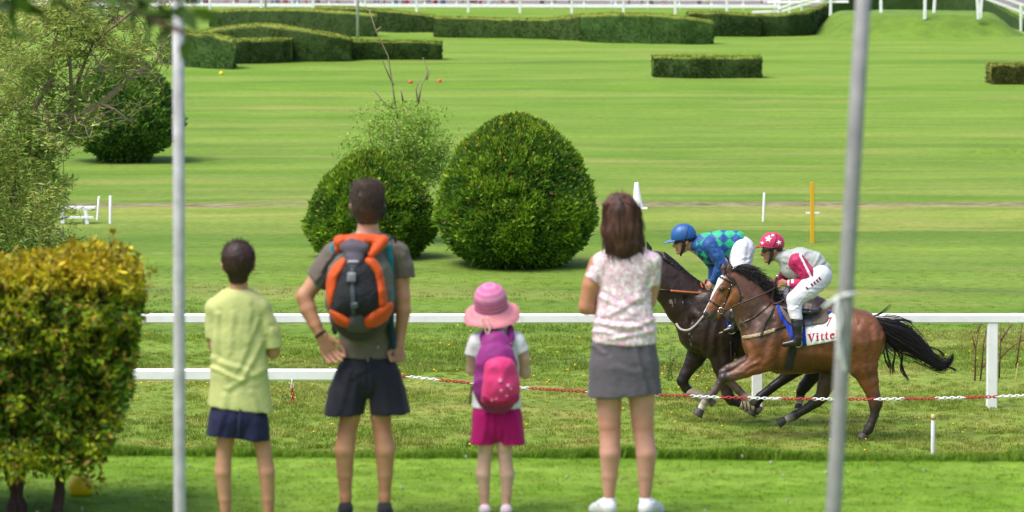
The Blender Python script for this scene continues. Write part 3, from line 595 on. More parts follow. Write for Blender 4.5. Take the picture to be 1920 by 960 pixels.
bounds = [760, 823, 885, 992, 1103, 1235, 1294, 1349, 1408, 1467, 1525, 1590, 1641, 1698, 1754, 1812, 1868, 1935, 1990]
def cc(q):
    x0 = cpt[0][0] + q*0.9995; px = 960 + x0*F/Yq; k = sum(px > b for b in bounds); return LW if k % 2 == 1 else LR
chain('chain', 'red and white plastic chain sagging across in front of the horses', cpt, cc)
hp = [np.array(W(547.5, 713, Yq-0.07)), np.array(W(549, 755, Yq-0.07))]
chain('chain', 'short loose end of red and white chain hanging from the nearer rail', hp, lambda q: LW if q < 0.075 else LR)
mb = MB(); x = W(2185, 0, Yq).x; mb.tube([(x, Yq, 0), (x, Yq, 1.0)], 0.03, 10); tag(mb.build('chain_post', MAT['white']), 'white post that holds the right end of the chain, outside the view', 'post')
# ================================================================== stakes and markers in the field
def stake(name, label, px, pb, pt, r, mat, lean=0.0, cap=None, group=None, square=False):
    Y = gy(pb); b = W(px, pb, Y); tz = W(px, pt, Y); x = b.x
    root = thing(name, label, 'post', (x, Y, 0), group); mb = MB()
    top = Vector((x + lean, Y, tz.z))
    if square: mb.beam((x, Y, -0.08), top, 2*r, 2*r, up=Vector((0, 1, 0)))
    else: mb.lathe([(r*0.9, -0.08), (r, 0.0), (r, tz.z*0.96), (r*0.6, tz.z)], (x, Y, 0), 12, Matrix(((1, 0, lean/max(tz.z, .01)), (0, 1, 0), (0, 0, 1))))
    mb.build('shaft', mat, root, smooth=not square)
    if cap: mb = MB(); mb.lathe([(r*1.12, tz.z-0.05), (r*1.15, tz.z), (r*.7, tz.z+.006)], (x + lean, Y, 0), 12); mb.build('cap', cap, root, True)
    return root
yel = M('yellow_paint', (0.80, 0.45, 0.01), 0.5, 0.06)
stake('stake', 'short white plastic stake with a yellow tip near the lower right', 1749, 853, 778, 0.022, M('dull_white', (0.62, 0.64, 0.66), 0.5, 0.08, 8), 0.004, M('tip_yellow', (0.62, 0.5, 0.2), 0.6))
stake('stake', 'thin white stake leaning slightly, left of the yellow post', 1431, 416, 361, 0.022, MAT['white'], 0.02)
stake('stake', 'upright white stake in the field just left of the steel pole', 207, 421, 367, 0.028, MAT['white'])
stake('stake', 'thinner white stake leaning right, beside the low white bench', 182.5, 414, 368, 0.022, MAT['white'], 0.03)
r_ = stake('marker_post', 'tall yellow square post standing right of the second white stake', 1523, 459, 342, 0.034, yel, square=True)
Y_ = gy(459) + 0.05
rr = thing('course_marker', 'small white crossbar on a peg just behind the yellow post', 'marker', (W(1523, 0, Y_+2).x, Y_+2.2, 0)); mb = MB(); yy = Y_+2.2
a = W(1511, 399.5, yy); b = W(1536, 399.5, yy); mb.beam(a, b, 0.03, 0.035); mb.build('crossbar', MAT['white'], rr); mb = MB(); x = W(1523, 0, yy).x; mb.tube([(x, yy, -.05), (x, yy, a.z-0.018)], .012, 8); mb.build('peg', MAT['white'], rr)
Yc = gy(392); c_ = W(1197, 392, Yc); root = thing('traffic_cone', 'white plastic cone on a square foot right of the woman\'s head', 'cone', (c_.x, Yc, 0))
mb = MB(); mb.lathe([(0.115, 0.03), (0.10, 0.06), (0.045, 0.49), (0.035, 0.515), (0.02, 0.52)], (c_.x - .01, Yc, 0), 20, Matrix(((1, 0, -0.05), (0, 1, 0), (0, 0, 1)))); mb.build('cone_body', MAT['white'], root, True)
mb = MB(); mb.beam((c_.x-.10, Yc, 0.016), (c_.x+.17, Yc, 0.016), 0.27, 0.032); mb.build('foot', MAT['white'], root)
# low white bench on the left
Yb = gy(421); root = thing('bench', 'low white plank bench half hidden by the willow leaves', 'bench', (W(150, 0, Yb).x, Yb, 0))
def bb(nm, x0, y0, x1, y1, wx, wz, d=0): box_beam(nm, W(x0, y0, Yb+d), W(x1, y1, Yb+d), wx, wz, root, MAT['white'], 0.1)
bb('plank', 100, 389.5, 179, 389.5, 0.28, 0.045, 0.1); bb('plank', 113, 407.5, 176, 407.5, 0.1, 0.04, 0.0)
mb = MB(); mb.beam(W(164, 421, Yb), W(160, 391.5, Yb), 0.07, 0.08, up=Vector((0, 1, 0))); mb.build('leg', MAT['white'], root)
mb = MB(); mb.beam(W(157, 417, Yb+.25), W(159, 391.5, Yb+.2), 0.05, 0.05, up=Vector((0, 1, 0))); mb.build('leg', MAT['white'], root)
mb = MB(); mb.beam(W(118, 419, Yb), W(118, 391.5, Yb), 0.07, 0.08, up=Vector((0, 1, 0))); mb.build('leg', MAT['white'], root)
# golf tee markers
def marker(label, px, pb, g_, r, col, f=20):
    Y = gy(pb, g_); c = W(px, pb, Y); mb = MB()
    prof = [(r*0.6, 0.0), (r*0.85, r*0.12), (r, r*0.65), (r*0.96, r*1.05), (r*0.7, r*1.5), (r*0.3, r*1.72), (0.004, r*1.76)]
    mb.lathe(prof, (c.x, Y, g_), f); tag(mb.build('tee_marker', M('marker_paint', col, 0.4, 0.06, 10), smooth=True), label, 'marker', 'small round golf tee markers')
marker('yellow round tee marker on the lawn beneath the near hedge', 152, 928, TER, 0.068, (1.0, 0.72, 0.01))
marker('tiny yellow tee marker far off, below the hedge block by the left pole', 415, 141, 0, 0.085, (0.8, 0.65, 0.02))
marker('tiny red tee marker far off, left of its twin above the bare twigs', 770, 157, 0, 0.075, (0.7, 0.08, 0.03))
marker('tiny red tee marker far off, rightmost, beside the bare twig tip', 824, 155.5, 0, 0.08, (0.72, 0.10, 0.03))
# leafless saplings by the right post
for (nm, lb, br, bx, byy) in (('sapling', 'leafless thin sapling with reddish stems left of the white post at the right', [[(1828, 716), (1829, 655), (1838, 600)], [(1838, 714), (1845, 640), (1855, 592)], [(1829, 655), (1822, 625)], [(1833, 620), (1842, 606)], [(1842, 690), (1852, 680)]], 1832, 716),
        ('sapling', 'wispy leafless sapling with few russet leaves right of the white post at the right', [[(1873, 712), (1876, 650), (1876, 600)], [(1875, 672), (1892, 655), (1912, 640)], [(1876, 640), (1890, 618), (1903, 600)], [(1912, 640), (1925, 636)], [(1905, 690), (1912, 640), (1918, 590)]], 1874, 712),
        ('weed', 'tall thin weed stalk behind the first horse\'s foreleg gap', [[(1253, 722), (1256, 690), (1259, 645)], [(1262, 722), (1258, 690), (1254, 662)], [(1256, 700), (1248, 680)], [(1258, 690), (1267, 668)], [(1300, 724), (1308, 700), (1318, 690)]], 1256, 722)):
    Y = gy(byy) + (0.5 if nm == 'weed' else 0); root = thing(nm, lb, 'plant', (W(bx, 0, Y).x, Y, 0)); mb = MB(); tp_ = []
    for pth in br:
        pts = [W(x, y, Y + rng.uniform(-.06, .06)) for x, y in pth]; mb.tube(pts, list(np.linspace(0.011 if nm == 'sapling' else 0.006, 0.004, len(pts))), 5)
        for a_, b_ in zip(pts[:-1], pts[1:]):
            for _ in range(10): tp_.append(a_.lerp(b_, rng.uniform()))
    mb.build('stems', M(nm+'_stem', (0.16, 0.07, 0.05) if nm == 'sapling' else (0.09, 0.14, 0.03), 0.9, 0.3, 20), root, True)
    n = len(tp_)*4; C = np.repeat(np.array(tp_), 4, 0) + rng.normal(size=(n, 3))*0.03
    V, Fc, Cc = leaves(C, rng.normal(size=(n, 3)), 0.02 if nm == 'sapling' else .035, 0.01, np.clip(jit((0.26, 0.13, 0.06) if nm == 'sapling' else (0.11, 0.19, 0.03), n, 0.3), .02, 1), seed=3); mesh_np('foliage', V, Fc, MAT['leaf'], root, Cc, smooth=False)
stake('cane', 'thin yellowish cane leaning by the wispy sapling at the right edge', 1904, 718, 681, 0.009, M('cane', (0.5, 0.42, 0.12), 0.7), 0.03)
# ================================================================== steel poles near the camera
def pole(label, xb, xt, Y, r, zt=6.6):
    """xb at row 960, xt at row 0"""
    b = W(xb, 960, Y); tt = W(xt, 0, Y); d = (tt - b)/(tt.z - b.z); lo = b + d*(TER - b.z); hi = b + d*(zt - b.z)
    root = thing('steel_pole', label, 'pole', tuple(lo)); mb = MB(); mb.tube([lo - d*0.1, b, (b+tt)/2, hi], r, 20); mb.build('tube', MAT['steel' if Y > 13 else 'steel2'], root, True)
    mb = MB(); mb.tube([lo, lo + d*0.012], r*2.1, 20); mb.build('ground_plate', MAT['steel'], root); mb = MB(); mb.tube([hi, hi + d*0.02], r*1.1, 20); mb.build('end_cap', MAT['steel'], root); return root, d
pole('upright galvanised steel pole on the left, between the hedge and the boy', 337, 334.5, 15.3, 0.0245)
_, d_ = pole('leaning grey steel pole on the right with a white tape tied round it', 1562.5, 1618.5, 11.7, 0.0245)
def pl(x, y, d=0): return np.array(W(x, y, 11.7 + d))
tape = M('plastic_tape', (0.75, 0.76, 0.76), 0.35, 0.08, 30, trans=0.3)
root = thing('tape', 'thin white plastic tape knotted round the leaning pole, its end hanging down', 'tape', tuple(pl(1592, 552, -.03)))
def ribbon(paths, name):
    V = []; Fc = []; 
    for pts, wd in paths:
        o = len(V)
        for j, (x, y, d) in enumerate(pts):
            a_ = np.array(pts[min(j+1, len(pts)-1)][:2], float) - np.array(pts[max(j-1, 0)][:2], float); nn = np.array([-a_[1], a_[0]])/max(np.linalg.norm(a_), 1e-6)*wd/2
            V += [pl(x+nn[0], y+nn[1], d), pl(x-nn[0], y-nn[1], d-0.004), pl(x-nn[0], y-nn[1], d-0.002), pl(x+nn[0], y+nn[1], d+0.002)]
        for j in range(len(pts)-1):
            for k in range(4): Fc.append((o+4*j+k, o+4*j+(k+1) % 4, o+4*j+4+(k+1) % 4, o+4*j+4+k))
    mesh_np(name, np.array(V), Fc, tape, root)
ribbon([([(1605, 549, .0), (1598, 551, -.024), (1586, 553, -.0285), (1576, 556, -.02), (1569, 558, 0), (1578, 557, .02), (1590, 554, .028), (1603, 550, .01)], 8)], 'band')
ribbon([([(1571, 556, -.015), (1563, 562, -.02), (1552, 571, -.015), (1544, 577, -.01)], 7)], 'bow_end')
ribbon([([(1571, 558, -.02), (1567, 580, -.028), (1570, 620, -.034), (1577, 660, -.032), (1582, 688, -.03), (1584, 696, -.028)], 7), ([(1572, 560, -.02), (1578, 600, -.035), (1570, 640, -.036), (1572, 672, -.034)], 4)], 'hanging_end')
# ================================================================== far white fences, poles and public
def far_fence(label, x0, x1, Y0, Y1, step_px, rails, zp, pw, zb=0.0, base_fn=None):
    root = thing('rail_fence', label, 'fence', (W((x0+x1)/2, 0, (Y0+Y1)/2).x, (Y0+Y1)/2, 0)); f = lambda px: Y0 + (Y1-Y0)*(px-x0)/(x1-x0)
    px = x0
    while px <= x1 + 1:
        Y = f(px); x = W(px, 0, Y).x; mb = MB(); mb.beam((x, Y, zb), (x, Y, zp), pw, pw, up=Vector((0, 1, 0))); mb.build('post', MAT['white'], root); px += step_px
    for z, h in rails:
        a = W(x0-3, 0, f(x0)); b = W(x1+3, 0, f(x1)); mb = MB(); mb.beam((a.x, a.y - pw*.6, z), (b.x, b.y - pw*.6, z), 0.06, h); mb.build('rail', MAT['white'], root)
    return root
far_fence('far white fence with a thick low rail in front of the paving', 20, 1460, 249, 243, 59.7, [(0.22, 0.22), (0.62, 0.07), (1.05, 0.12)], 1.05, 0.13)
far_fence('second white fence standing in front of the far thick railed one', 587-97*5, 1450, 243, 229.5, 97.0, [(1.15, 0.12)], 1.15, 0.15)
# ramp rails up to the bank and down on the right
def ramp_fence(label, pts, posts):
    root = thing('rail_fence', label, 'fence', (pts[0][0][0], pts[0][0][1], 0))
    for pr in pts:
        mb = MB(); mb.beam(pr[0], pr[1], 0.08, 0.14); mb.build('rail', MAT['white'], root)
    for p_, q_ in posts:
        mb = MB(); mb.beam(p_, q_, 0.12, 0.12, up=Vector((0, 1, 0))); mb.build('post', MAT['white'], root)
Ya = 222
ramp_fence('white rails climbing from the far fence up to the turf bank', [(W(1410, 23, Ya), W(1470, 21, Ya)), (W(1470, 20, Ya), W(1560, -6, Ya-14)), (W(1460, 16, Ya), W(1545, -10, Ya-14)), (W(1440, 4, Ya), W(1590, 3, Ya-16))], [((W(1503, 0, Ya-6).x, Ya-6, 0), W(1503, 0, Ya-6)), ((W(1460, 0, Ya).x, Ya, 0), W(1460, -4, Ya)), ((W(1480, 0, Ya).x, Ya, 0), W(1480, -4, Ya))])
bk = 190
root = thing('rail_fence', 'white posts and high rails standing on top of the turf bank', 'fence', (W(1700, 0, bk).x, bk, 1.0))
for (xb, yb, xt) in ((1557, 50, 1558), (1652, 25, 1651), (1734, 33, 1735), (1751, 23, 1755), (1835, 33, 1830), (1838, 31, 1843)):
    Y = bk - 6 if yb > 30 else bk + 1
    if xb == 1557: Y = gy(50, 0.0)
    mb = MB(); mb.beam(W(xb, yb+3, Y), W(xt, -42, Y), 0.15, 0.15, up=Vector((0, 1, 0))); mb.build('post', MAT['white'], root)
for (a, b, Y) in ((1545, 1850, bk-6), (1640, 1860, bk+1)): mb = MB(); mb.beam(W(a, -40, Y), W(b, -40, Y), 0.1, 0.16); mb.build('rail', MAT['white'], root)
Yd = 186
ramp_fence('double white rail coming down the right end of the turf bank', [(W(1845, -4, Yd), W(1960, 40, Yd)), (W(1852, -14, Yd), W(1960, 24, Yd))], [(W(1914, 58, Yd), W(1914, 8, Yd)), (W(1958, 62, Yd), W(1958, 20, Yd))])
for lb, px, pb, w_ in (('slim grey pole rising behind the arching hedge', 498, 41, 0.12), ('slim grey pole in front of the dark hedge near the bare twigs', 670.5, 73, 0.13)):
    Y = gy(pb); x = W(px, 0, Y).x; mb = MB(); mb.tube([(x, Y, -.1), (x, Y, 2.5), (x, Y, 5.5)], [w_/2*1.1, w_/2, w_/2*.8], 12); tag(mb.build('pole', M('pale_pole', (0.5, 0.52, 0.5), 0.5, 0.08), smooth=True), lb, 'pole')
# ================================================================== smooth bodies: blended tapered limbs -> one surface
class Fig:
    """limbs given in photo pixels (x, y, depth in the same pixel unit) at distance Y"""
    def __init__(s, Y, k=6.0): s.Y = Y; s.s = Y / F; s.k = k * s.s; s.p = []
    def pt(s, x, y, d=0.0): return np.array(W(x, y, s.Y + d * s.s))
    def ch(s, pts, col=(0.5, 0.5, 0.5), k=None, cut=None, sub=False):
        """pts: (x, y, d, r[, rdepth]); consecutive points joined by tapered limbs. cut: (x, y, nx, ny) keeps the side against n"""
        s.n = getattr(s, 'n', 0) + 1
        if len(pts) == 1: pts = [pts[0], pts[0]]
        for a, b in zip(pts[:-1], pts[1:]):
            s.p.append(dict(a=s.pt(*a[:3]), b=s.pt(*b[:3]), ra=a[3]*s.s, rb=b[3]*s.s, da=(a[4] if len(a) > 4 else a[3])*s.s, db=(b[4] if len(b) > 4 else b[3])*s.s,
                            col=np.array(col), k=s.k if k is None else k*s.s, cut=cut, sub=sub, g=s.n))
        return s
    def copy(s, grow=0.0, col=None):
        f = Fig(s.Y); f.s = s.s; f.k = s.k
        for q in s.p:
            q = dict(q); g_ = grow*s.s
            for key in ('ra', 'rb', 'da', 'db'): q[key] = q[key] + g_
            if col is not None: q['col'] = np.array(col)
            f.p.append(q)
        return f
    def dist(s, q, P):
        a, b = q['a'], q['b']; t = b - a; L = np.linalg.norm(t)
        if L < 1e-6: t = np.array([0, 0, 1.0]); L = 0.0
        else: t = t / L
        e2 = np.array([0, 1.0, 0]) - t * t[1]
        if np.linalg.norm(e2) < 0.3: e2 = np.array([0, 1.0, 0]); e2 = e2 - t*t[1] if abs(t[1]) < .999 else np.array([1.0, 0, 0]); 
        e2 = e2 / np.linalg.norm(e2); e1 = np.cross(t, e2)
        v = P - a; h = v @ t; hc = np.clip(h, 0, L); w_ = h - hc; f = hc / L if L > 0 else 0 * hc
        A = q['ra'] + (q['rb'] - q['ra'])*f; B = q['da'] + (q['db'] - q['da'])*f; Cc = A
        x = v @ e1; y = v @ e2
        k0 = np.sqrt((x/A)**2 + (y/B)**2 + (w_/Cc)**2) + 1e-9; k1 = np.sqrt((x/A**2)**2 + (y/B**2)**2 + (w_/Cc**2)**2) + 1e-9
        d = k0*(k0 - 1)/k1
        if q['cut'] is not None:
            cx, cy, nx_, ny_ = q['cut']; c0 = s.pt(cx, cy); nn = np.array([nx_, 0, -ny_]) / math.hypot(nx_, ny_); d = np.maximum(d, (P - c0) @ nn)
        return d
    def field(s, P):
        D = None
        for q in s.p:
            d = s.dist(q, P)
            if D is None: D = d; continue
            if q['sub']:
                k = q['k']; h = np.clip(0.5 - 0.5*(D + d)/k, 0, 1); D = D*(1-h) - d*h + k*h*(1-h)
            else: D = s._smin(D, d, q['k'])
        return D
    @staticmethod
    def _smin(a, b, k):
        k = max(k, 1e-5); h = np.maximum(k - np.abs(a - b), 0) / k; return np.minimum(a, b) - h*h*k*0.25
    def build(s, name, mat, parent, voxel, paint=None, cuts=(), smooth=2, disp=None, usecol=True, ret=False):
        pts = []
        for q in s.p:
            r = max(q['ra'], q['rb'], q['da'], q['db']) + 3*voxel
            if not q['sub']: pts += [np.minimum(q['a'], q['b']) - r, np.maximum(q['a'], q['b']) + r]
        pts = np.array(pts); lo = pts.min(0); hi = pts.max(0); n = np.ceil((hi - lo)/voxel).astype(int) + 1
        ax = [lo[i] + voxel*np.arange(n[i]) for i in range(3)]; G = np.full(n, 9.0)
        groups = {}
        for q in s.p: groups.setdefault(q.get('g', 0), []).append(q)
        for qs in groups.values():
            q = qs[0]; kk = q['k'] if q['k'] > 11.5*s.s else min(q['k'], 3.0*s.s); bx = []
            for q_ in qs:
                r = max(q_['ra'], q_['rb'], q_['da'], q_['db']) + q['k'] + 3*voxel
                bx.append((np.clip(((np.minimum(q_['a'], q_['b']) - r - lo)/voxel).astype(int), 0, n-1), np.clip(((np.maximum(q_['a'], q_['b']) + r - lo)/voxel).astype(int) + 2, 1, n)))
            A0 = np.min([b[0] for b in bx], 0); A1 = np.max([b[1] for b in bx], 0); d = np.full(A1 - A0, 9.0)
            for q_, (a0, a1) in zip(qs, bx):
                X_, Y_, Z_ = np.meshgrid(*[ax[i][a0[i]:a1[i]] for i in range(3)], indexing='ij'); ss = tuple(slice(a0[i]-A0[i], a1[i]-A0[i]) for i in range(3))
                d[ss] = s._smin(d[ss], s.dist(q_, np.stack([X_, Y_, Z_], -1)), kk)
            sl_ = tuple(slice(A0[i], A1[i]) for i in range(3)); g_ = G[sl_]
            if q['sub']: k = q['k']; h = np.clip(0.5 - 0.5*(g_ + d)/k, 0, 1); G[sl_] = g_*(1-h) - d*h + k*h*(1-h)
            else: G[sl_] = s._smin(g_, d, q['k'])
        for (cx, cy, nx_, ny_) in cuts:
            c0 = s.pt(cx, cy); nn = np.array([nx_, 0, -ny_]) / math.hypot(nx_, ny_)
            pd = (ax[0][:, None, None] - c0[0])*nn[0] + (ax[2][None, None, :] - c0[2])*nn[2] + 0*ax[1][None, :, None]; G = np.maximum(G, pd)
        G[0], G[-1], G[:, 0], G[:, -1], G[:, :, 0], G[:, :, -1] = 1, 1, 1, 1, 1, 1
        V, Q = nets(G); V = lo + V*voxel
        V = relax(V, Q, smooth)
        if disp is not None:
            N = vnormals(V, Q); V = V + N*disp(V)[:, None]
        col = None
        if usecol or paint:
            num = np.zeros((len(V), 3)); den = np.zeros(len(V))
            for q in s.p:
                if q['sub']: continue
                wg = np.exp(-np.clip(s.dist(q, V) + 0.02, 0, 1)/0.006)+1e-30; num += wg[:, None]*q['col']; den += wg
            col = num/den[:, None]
            if paint is not None:
                ppx = 960 + V[:, 0]*F/V[:, 1]; ppy = YH + (HC - V[:, 2])*F/V[:, 1]; col = paint(ppx, ppy, (V[:, 1]-s.Y)/s.s, col, V)
        o = mesh_np(name, V, Q, mat, parent, col)
        if ret: return o, BVHTree.FromPolygons([tuple(v) for v in V], [tuple(int(i) for i in f) for f in Q])
        return o
def nets(G):
    S = G < 0; c = [S[i:i+S.shape[0]-1, j:j+S.shape[1]-1, k:k+S.shape[2]-1] for i in (0, 1) for j in (0, 1) for k in (0, 1)]
    tot = sum(x.astype(np.int8) for x in c); act = (tot > 0) & (tot < 8); idx = np.argwhere(act); N = len(idx)
    ID = np.full(act.shape, -1, np.int64); ID[tuple(idx.T)] = np.arange(N)
    offs = np.array([(i, j, k) for i in (0, 1) for j in (0, 1) for k in (0, 1)]); val = np.stack([G[tuple((idx + o).T)] for o in offs], 1)
    acc = np.zeros((N, 3)); cnt = np.zeros(N)
    for a in range(8):
        for b in range(a+1, 8):
            if np.abs(offs[a] - offs[b]).sum() != 1: continue
            m = (val[:, a] < 0) != (val[:, b] < 0); t = np.where(m, val[:, a]/np.where(m, val[:, a]-val[:, b], 1), 0)
            acc += np.where(m[:, None], offs[a] + (offs[b]-offs[a])*t[:, None], 0); cnt += m
    V = idx + acc/cnt[:, None]; Qs = []
    for ax in range(3):
        o = np.zeros(3, int); o[ax] = 1; n = np.array(G.shape) - o
        A = S[:n[0], :n[1], :n[2]]; B = S[o[0]:, o[1]:, o[2]:]; e = np.argwhere(A != B); u = np.zeros(3, int); v = np.zeros(3, int); u[(ax+1) % 3] = 1; v[(ax+2) % 3] = 1
        ok = (e[:, (ax+1) % 3] > 0) & (e[:, (ax+2) % 3] > 0) & (e[:, (ax+1) % 3] < G.shape[(ax+1) % 3]-1) & (e[:, (ax+2) % 3] < G.shape[(ax+2) % 3]-1); e = e[ok]
        q = np.stack([ID[tuple((e-u-v).T)], ID[tuple((e-v).T)], ID[tuple(e.T)], ID[tuple((e-u).T)]], 1); ins = S[tuple(e.T)]
        q[~ins] = q[~ins][:, ::-1]; Qs.append(q)
    return V, np.concatenate(Qs)
def relax(V, Q, it):
    E = np.concatenate([Q[:, [0, 1]], Q[:, [1, 2]], Q[:, [2, 3]], Q[:, [3, 0]]]); n = len(V)
    for i in range(it*2):
        a, b = E[:, 0], E[:, 1]; cnt = np.bincount(a, minlength=n) + np.bincount(b, minlength=n)
        S_ = np.stack([np.bincount(a, V[b, j], n) + np.bincount(b, V[a, j], n) for j in range(3)], 1)/np.maximum(cnt, 1)[:, None]
        V = V + (S_ - V)*(0.5 if i % 2 == 0 else -0.45)
    return V
def vnormals(V, Q):
    fn = np.cross(V[Q[:, 2]] - V[Q[:, 0]], V[Q[:, 3]] - V[Q[:, 1]]); N = np.zeros_like(V)
    for k in range(4):
        for j in range(3): N[:, j] += np.bincount(Q[:, k], fn[:, j], len(V))
    return norm(N)
def folds(amp, fx, fy=None, seed=0, sl=(1, 1, 1)):
    def f(V):
        P = V*np.array(sl); q = vnoise(P*fx, seed) + 0.5*vnoise(P*fx*2.1, seed+1)
        return amp*(1 - np.abs(q)*2.2)
    return f
def creases(lines, base=None, back=True):
    """cloth folds along drawn lines: (x0, y0, x1, y1, height m, width px); back: only on the side turned to the viewer"""
    def f(V):
        px = 960 + V[:, 0]*F/V[:, 1]; py = YH + (HC - V[:, 2])*F/V[:, 1]; out = base(V) if base is not None else np.zeros(len(V)); yc = np.median(V[:, 1])
        for x0, y0, x1, y1, h_, w_ in lines:
            dx, dy = x1-x0, y1-y0; L2 = dx*dx + dy*dy; t = np.clip(((px-x0)*dx + (py-y0)*dy)/L2, 0, 1); dd = np.hypot(px-x0-t*dx, py-y0-t*dy + 1.5*np.sin(t*7+x0)); sg = ((px-x0)*dy - (py-y0)*dx)/math.sqrt(L2)
            g_ = np.exp(-(dd/w_)**2)*(1 - .35*t); out = out + h_*(g_ - .6*np.exp(-((dd - w_*1.8)/w_)**2)*(sg > 0))*(V[:, 1] < yc + .03 if back else 1)
        return out
    return f
# ---- patches laid on a body: outline in photo pixels, cast from the camera on to the surface
def smooth_poly(P, closed=True, n=4):
    P = np.array(P, float); out = []; m = len(P)
    for i in range(m if closed else m-1):
        p0, p1, p2, p3 = (P[(i-1) % m] if closed or i > 0 else P[0]), P[i], P[(i+1) % m], (P[(i+2) % m] if closed or i+2 < m else P[-1])
        for t in np.arange(n)/n: out.append(0.5*((2*p1) + (-p0+p2)*t + (2*p0-5*p1+4*p2-p3)*t*t + (-p0+3*p1-3*p2+p3)*t**3))
    if not closed: out.append(P[-1])
    return np.array(out)
def inpoly(x, y, P):
    c = np.zeros(np.shape(x), bool); n = len(P)
    for i in range(n):
        x1, y1 = P[i]; x2, y2 = P[(i+1) % n]
        if y1 == y2: continue
        m = ((y1 > y) != (y2 > y)) & (x < (x2-x1)*(y-y1)/(y2-y1) + x1); c ^= m
    return c
CAMP = Vector((0, 0, HC))
def cast(bvh, x, y, Y0):
    d = (W(x, y, Y0) - CAMP).normalized(); h = bvh.ray_cast(CAMP, d)
    return h[0]
def patch(name, poly, bvh, Y0, mat, parent, off=0.006, step=2.0, puff=0.0, pr=6.0, thick=None, fold=None, depth_fn=None):
    poly = np.array(poly, float); m = len(poly); B = []
    for i in range(m):
        a, b = poly[i], poly[(i+1) % m]; k = max(1, int(np.linalg.norm(b-a)/step))
        for j in range(k): B.append(a + (b-a)*j/k)
    B = np.array(B); nb = len(B); gx, gy_ = np.meshgrid(np.arange(poly[:, 0].min(), poly[:, 0].max(), step), np.arange(poly[:, 1].min(), poly[:, 1].max(), step))
    gx = gx.ravel() + 0.01; gy_ = gy_.ravel() + 0.013; dB = np.min(np.hypot(gx[:, None]-B[:, 0], gy_[:, None]-B[:, 1]), axis=1); k = inpoly(gx, gy_, poly) & (dB > step*0.45)
    P2 = np.concatenate([B, np.stack([gx[k], gy_[k]], 1)]); dist = np.concatenate([np.zeros(nb), dB[k]])
    res = geometry.delaunay_2d_cdt([Vector(p) for p in P2], [(i, (i+1) % nb) for i in range(nb)], [list(range(nb))], 1, 1e-5)
    vv = res[0]; tris = [tuple(f) for f in res[2]]; orig = res[3]
    V = []; hits = [cast(bvh, v[0], v[1], Y0) for v in vv]; good = [(i, h) for i, h in enumerate(hits) if h is not None]
    for i, h in enumerate(hits):
        if h is None:
            j = min(good, key=lambda g_: (vv[g_[0]][0]-vv[i][0])**2 + (vv[g_[0]][1]-vv[i][1])**2)[1] if good else W(0, 0, Y0); h = W(vv[i][0], vv[i][1], j.y)
        dd = dist[orig[i][0]] if orig[i] else 0.0
        o_ = off + puff*(1 - math.exp(-dd/pr)) + (fold(vv[i][0], vv[i][1]) if fold else 0.0)
        V.append(h + (CAMP - h).normalized()*o_)
    n = len(V); fc = []
    for t_ in tris:
        a, b, c = [vv[i] for i in t_]; cr = (b[0]-a[0])*(c[1]-a[1]) - (b[1]-a[1])*(c[0]-a[0]); fc.append(t_ if cr < 0 else t_[::-1])
    ec = {}
    for t_ in fc:
        for i in range(len(t_)): e = (t_[i], t_[(i+1) % len(t_)]); ec[e] = 1
    bd = [e for e in ec if (e[1], e[0]) not in ec]; back = {}
    th = thick if thick is not None else off + 0.004
    for a, b in bd:
        for i in (a, b):
            if i not in back: back[i] = len(V); V.append(V[i] - (CAMP - V[i]).normalized()*th)
        fc.append((a, back[a], back[b], b))
    return mesh_np(name, np.array(V), fc, mat, parent)
def ribbon_poly(pts, w_, smooth_n=4):
    P = smooth_poly(pts, False, smooth_n) if smooth_n > 1 else np.array(pts, float); w_ = np.interp(np.linspace(0, 1, len(P)), np.linspace(0, 1, len(np.atleast_1d(w_))), np.atleast_1d(w_)) if hasattr(w_, '__len__') else np.full(len(P), w_)
    T = np.gradient(P, axis=0); T = T/np.maximum(np.linalg.norm(T, axis=1, keepdims=True), 1e-6); N = np.stack([-T[:, 1], T[:, 0]], 1)*w_[:, None]/2
    return np.concatenate([P + N, (P - N)[::-1]])
def strap(name, pts, w_, bvh, Y0, mat, parent, off=0.007, **k): return patch(name, ribbon_poly(pts, w_), bvh, Y0, mat, parent, off, step=max(1.2, min(3, np.min(w_)*0.8)), **k)
def tube3(name, pts, r, mat, parent, n=7, sm=4):
    P = np.array([np.array(p, float) for p in pts]); out = []
    if sm > 1 and len(P) > 2:
        m = len(P)
        for i in range(m-1):
            p0, p1, p2, p3 = P[max(i-1, 0)], P[i], P[i+1], P[min(i+2, m-1)]
            for t in np.arange(sm)/sm: out.append(0.5*((2*p1) + (-p0+p2)*t + (2*p0-5*p1+4*p2-p3)*t*t + (-p0+3*p1-3*p2+p3)*t**3))
        out.append(P[-1]); P = np.array(out)
    mb = MB(); rr = list(np.interp(np.linspace(0, 1, len(P)), np.linspace(0, 1, len(r)), r)) if hasattr(r, '__len__') else r
    mb.tube(P, rr, n); return mb.build(name, mat, parent, True)
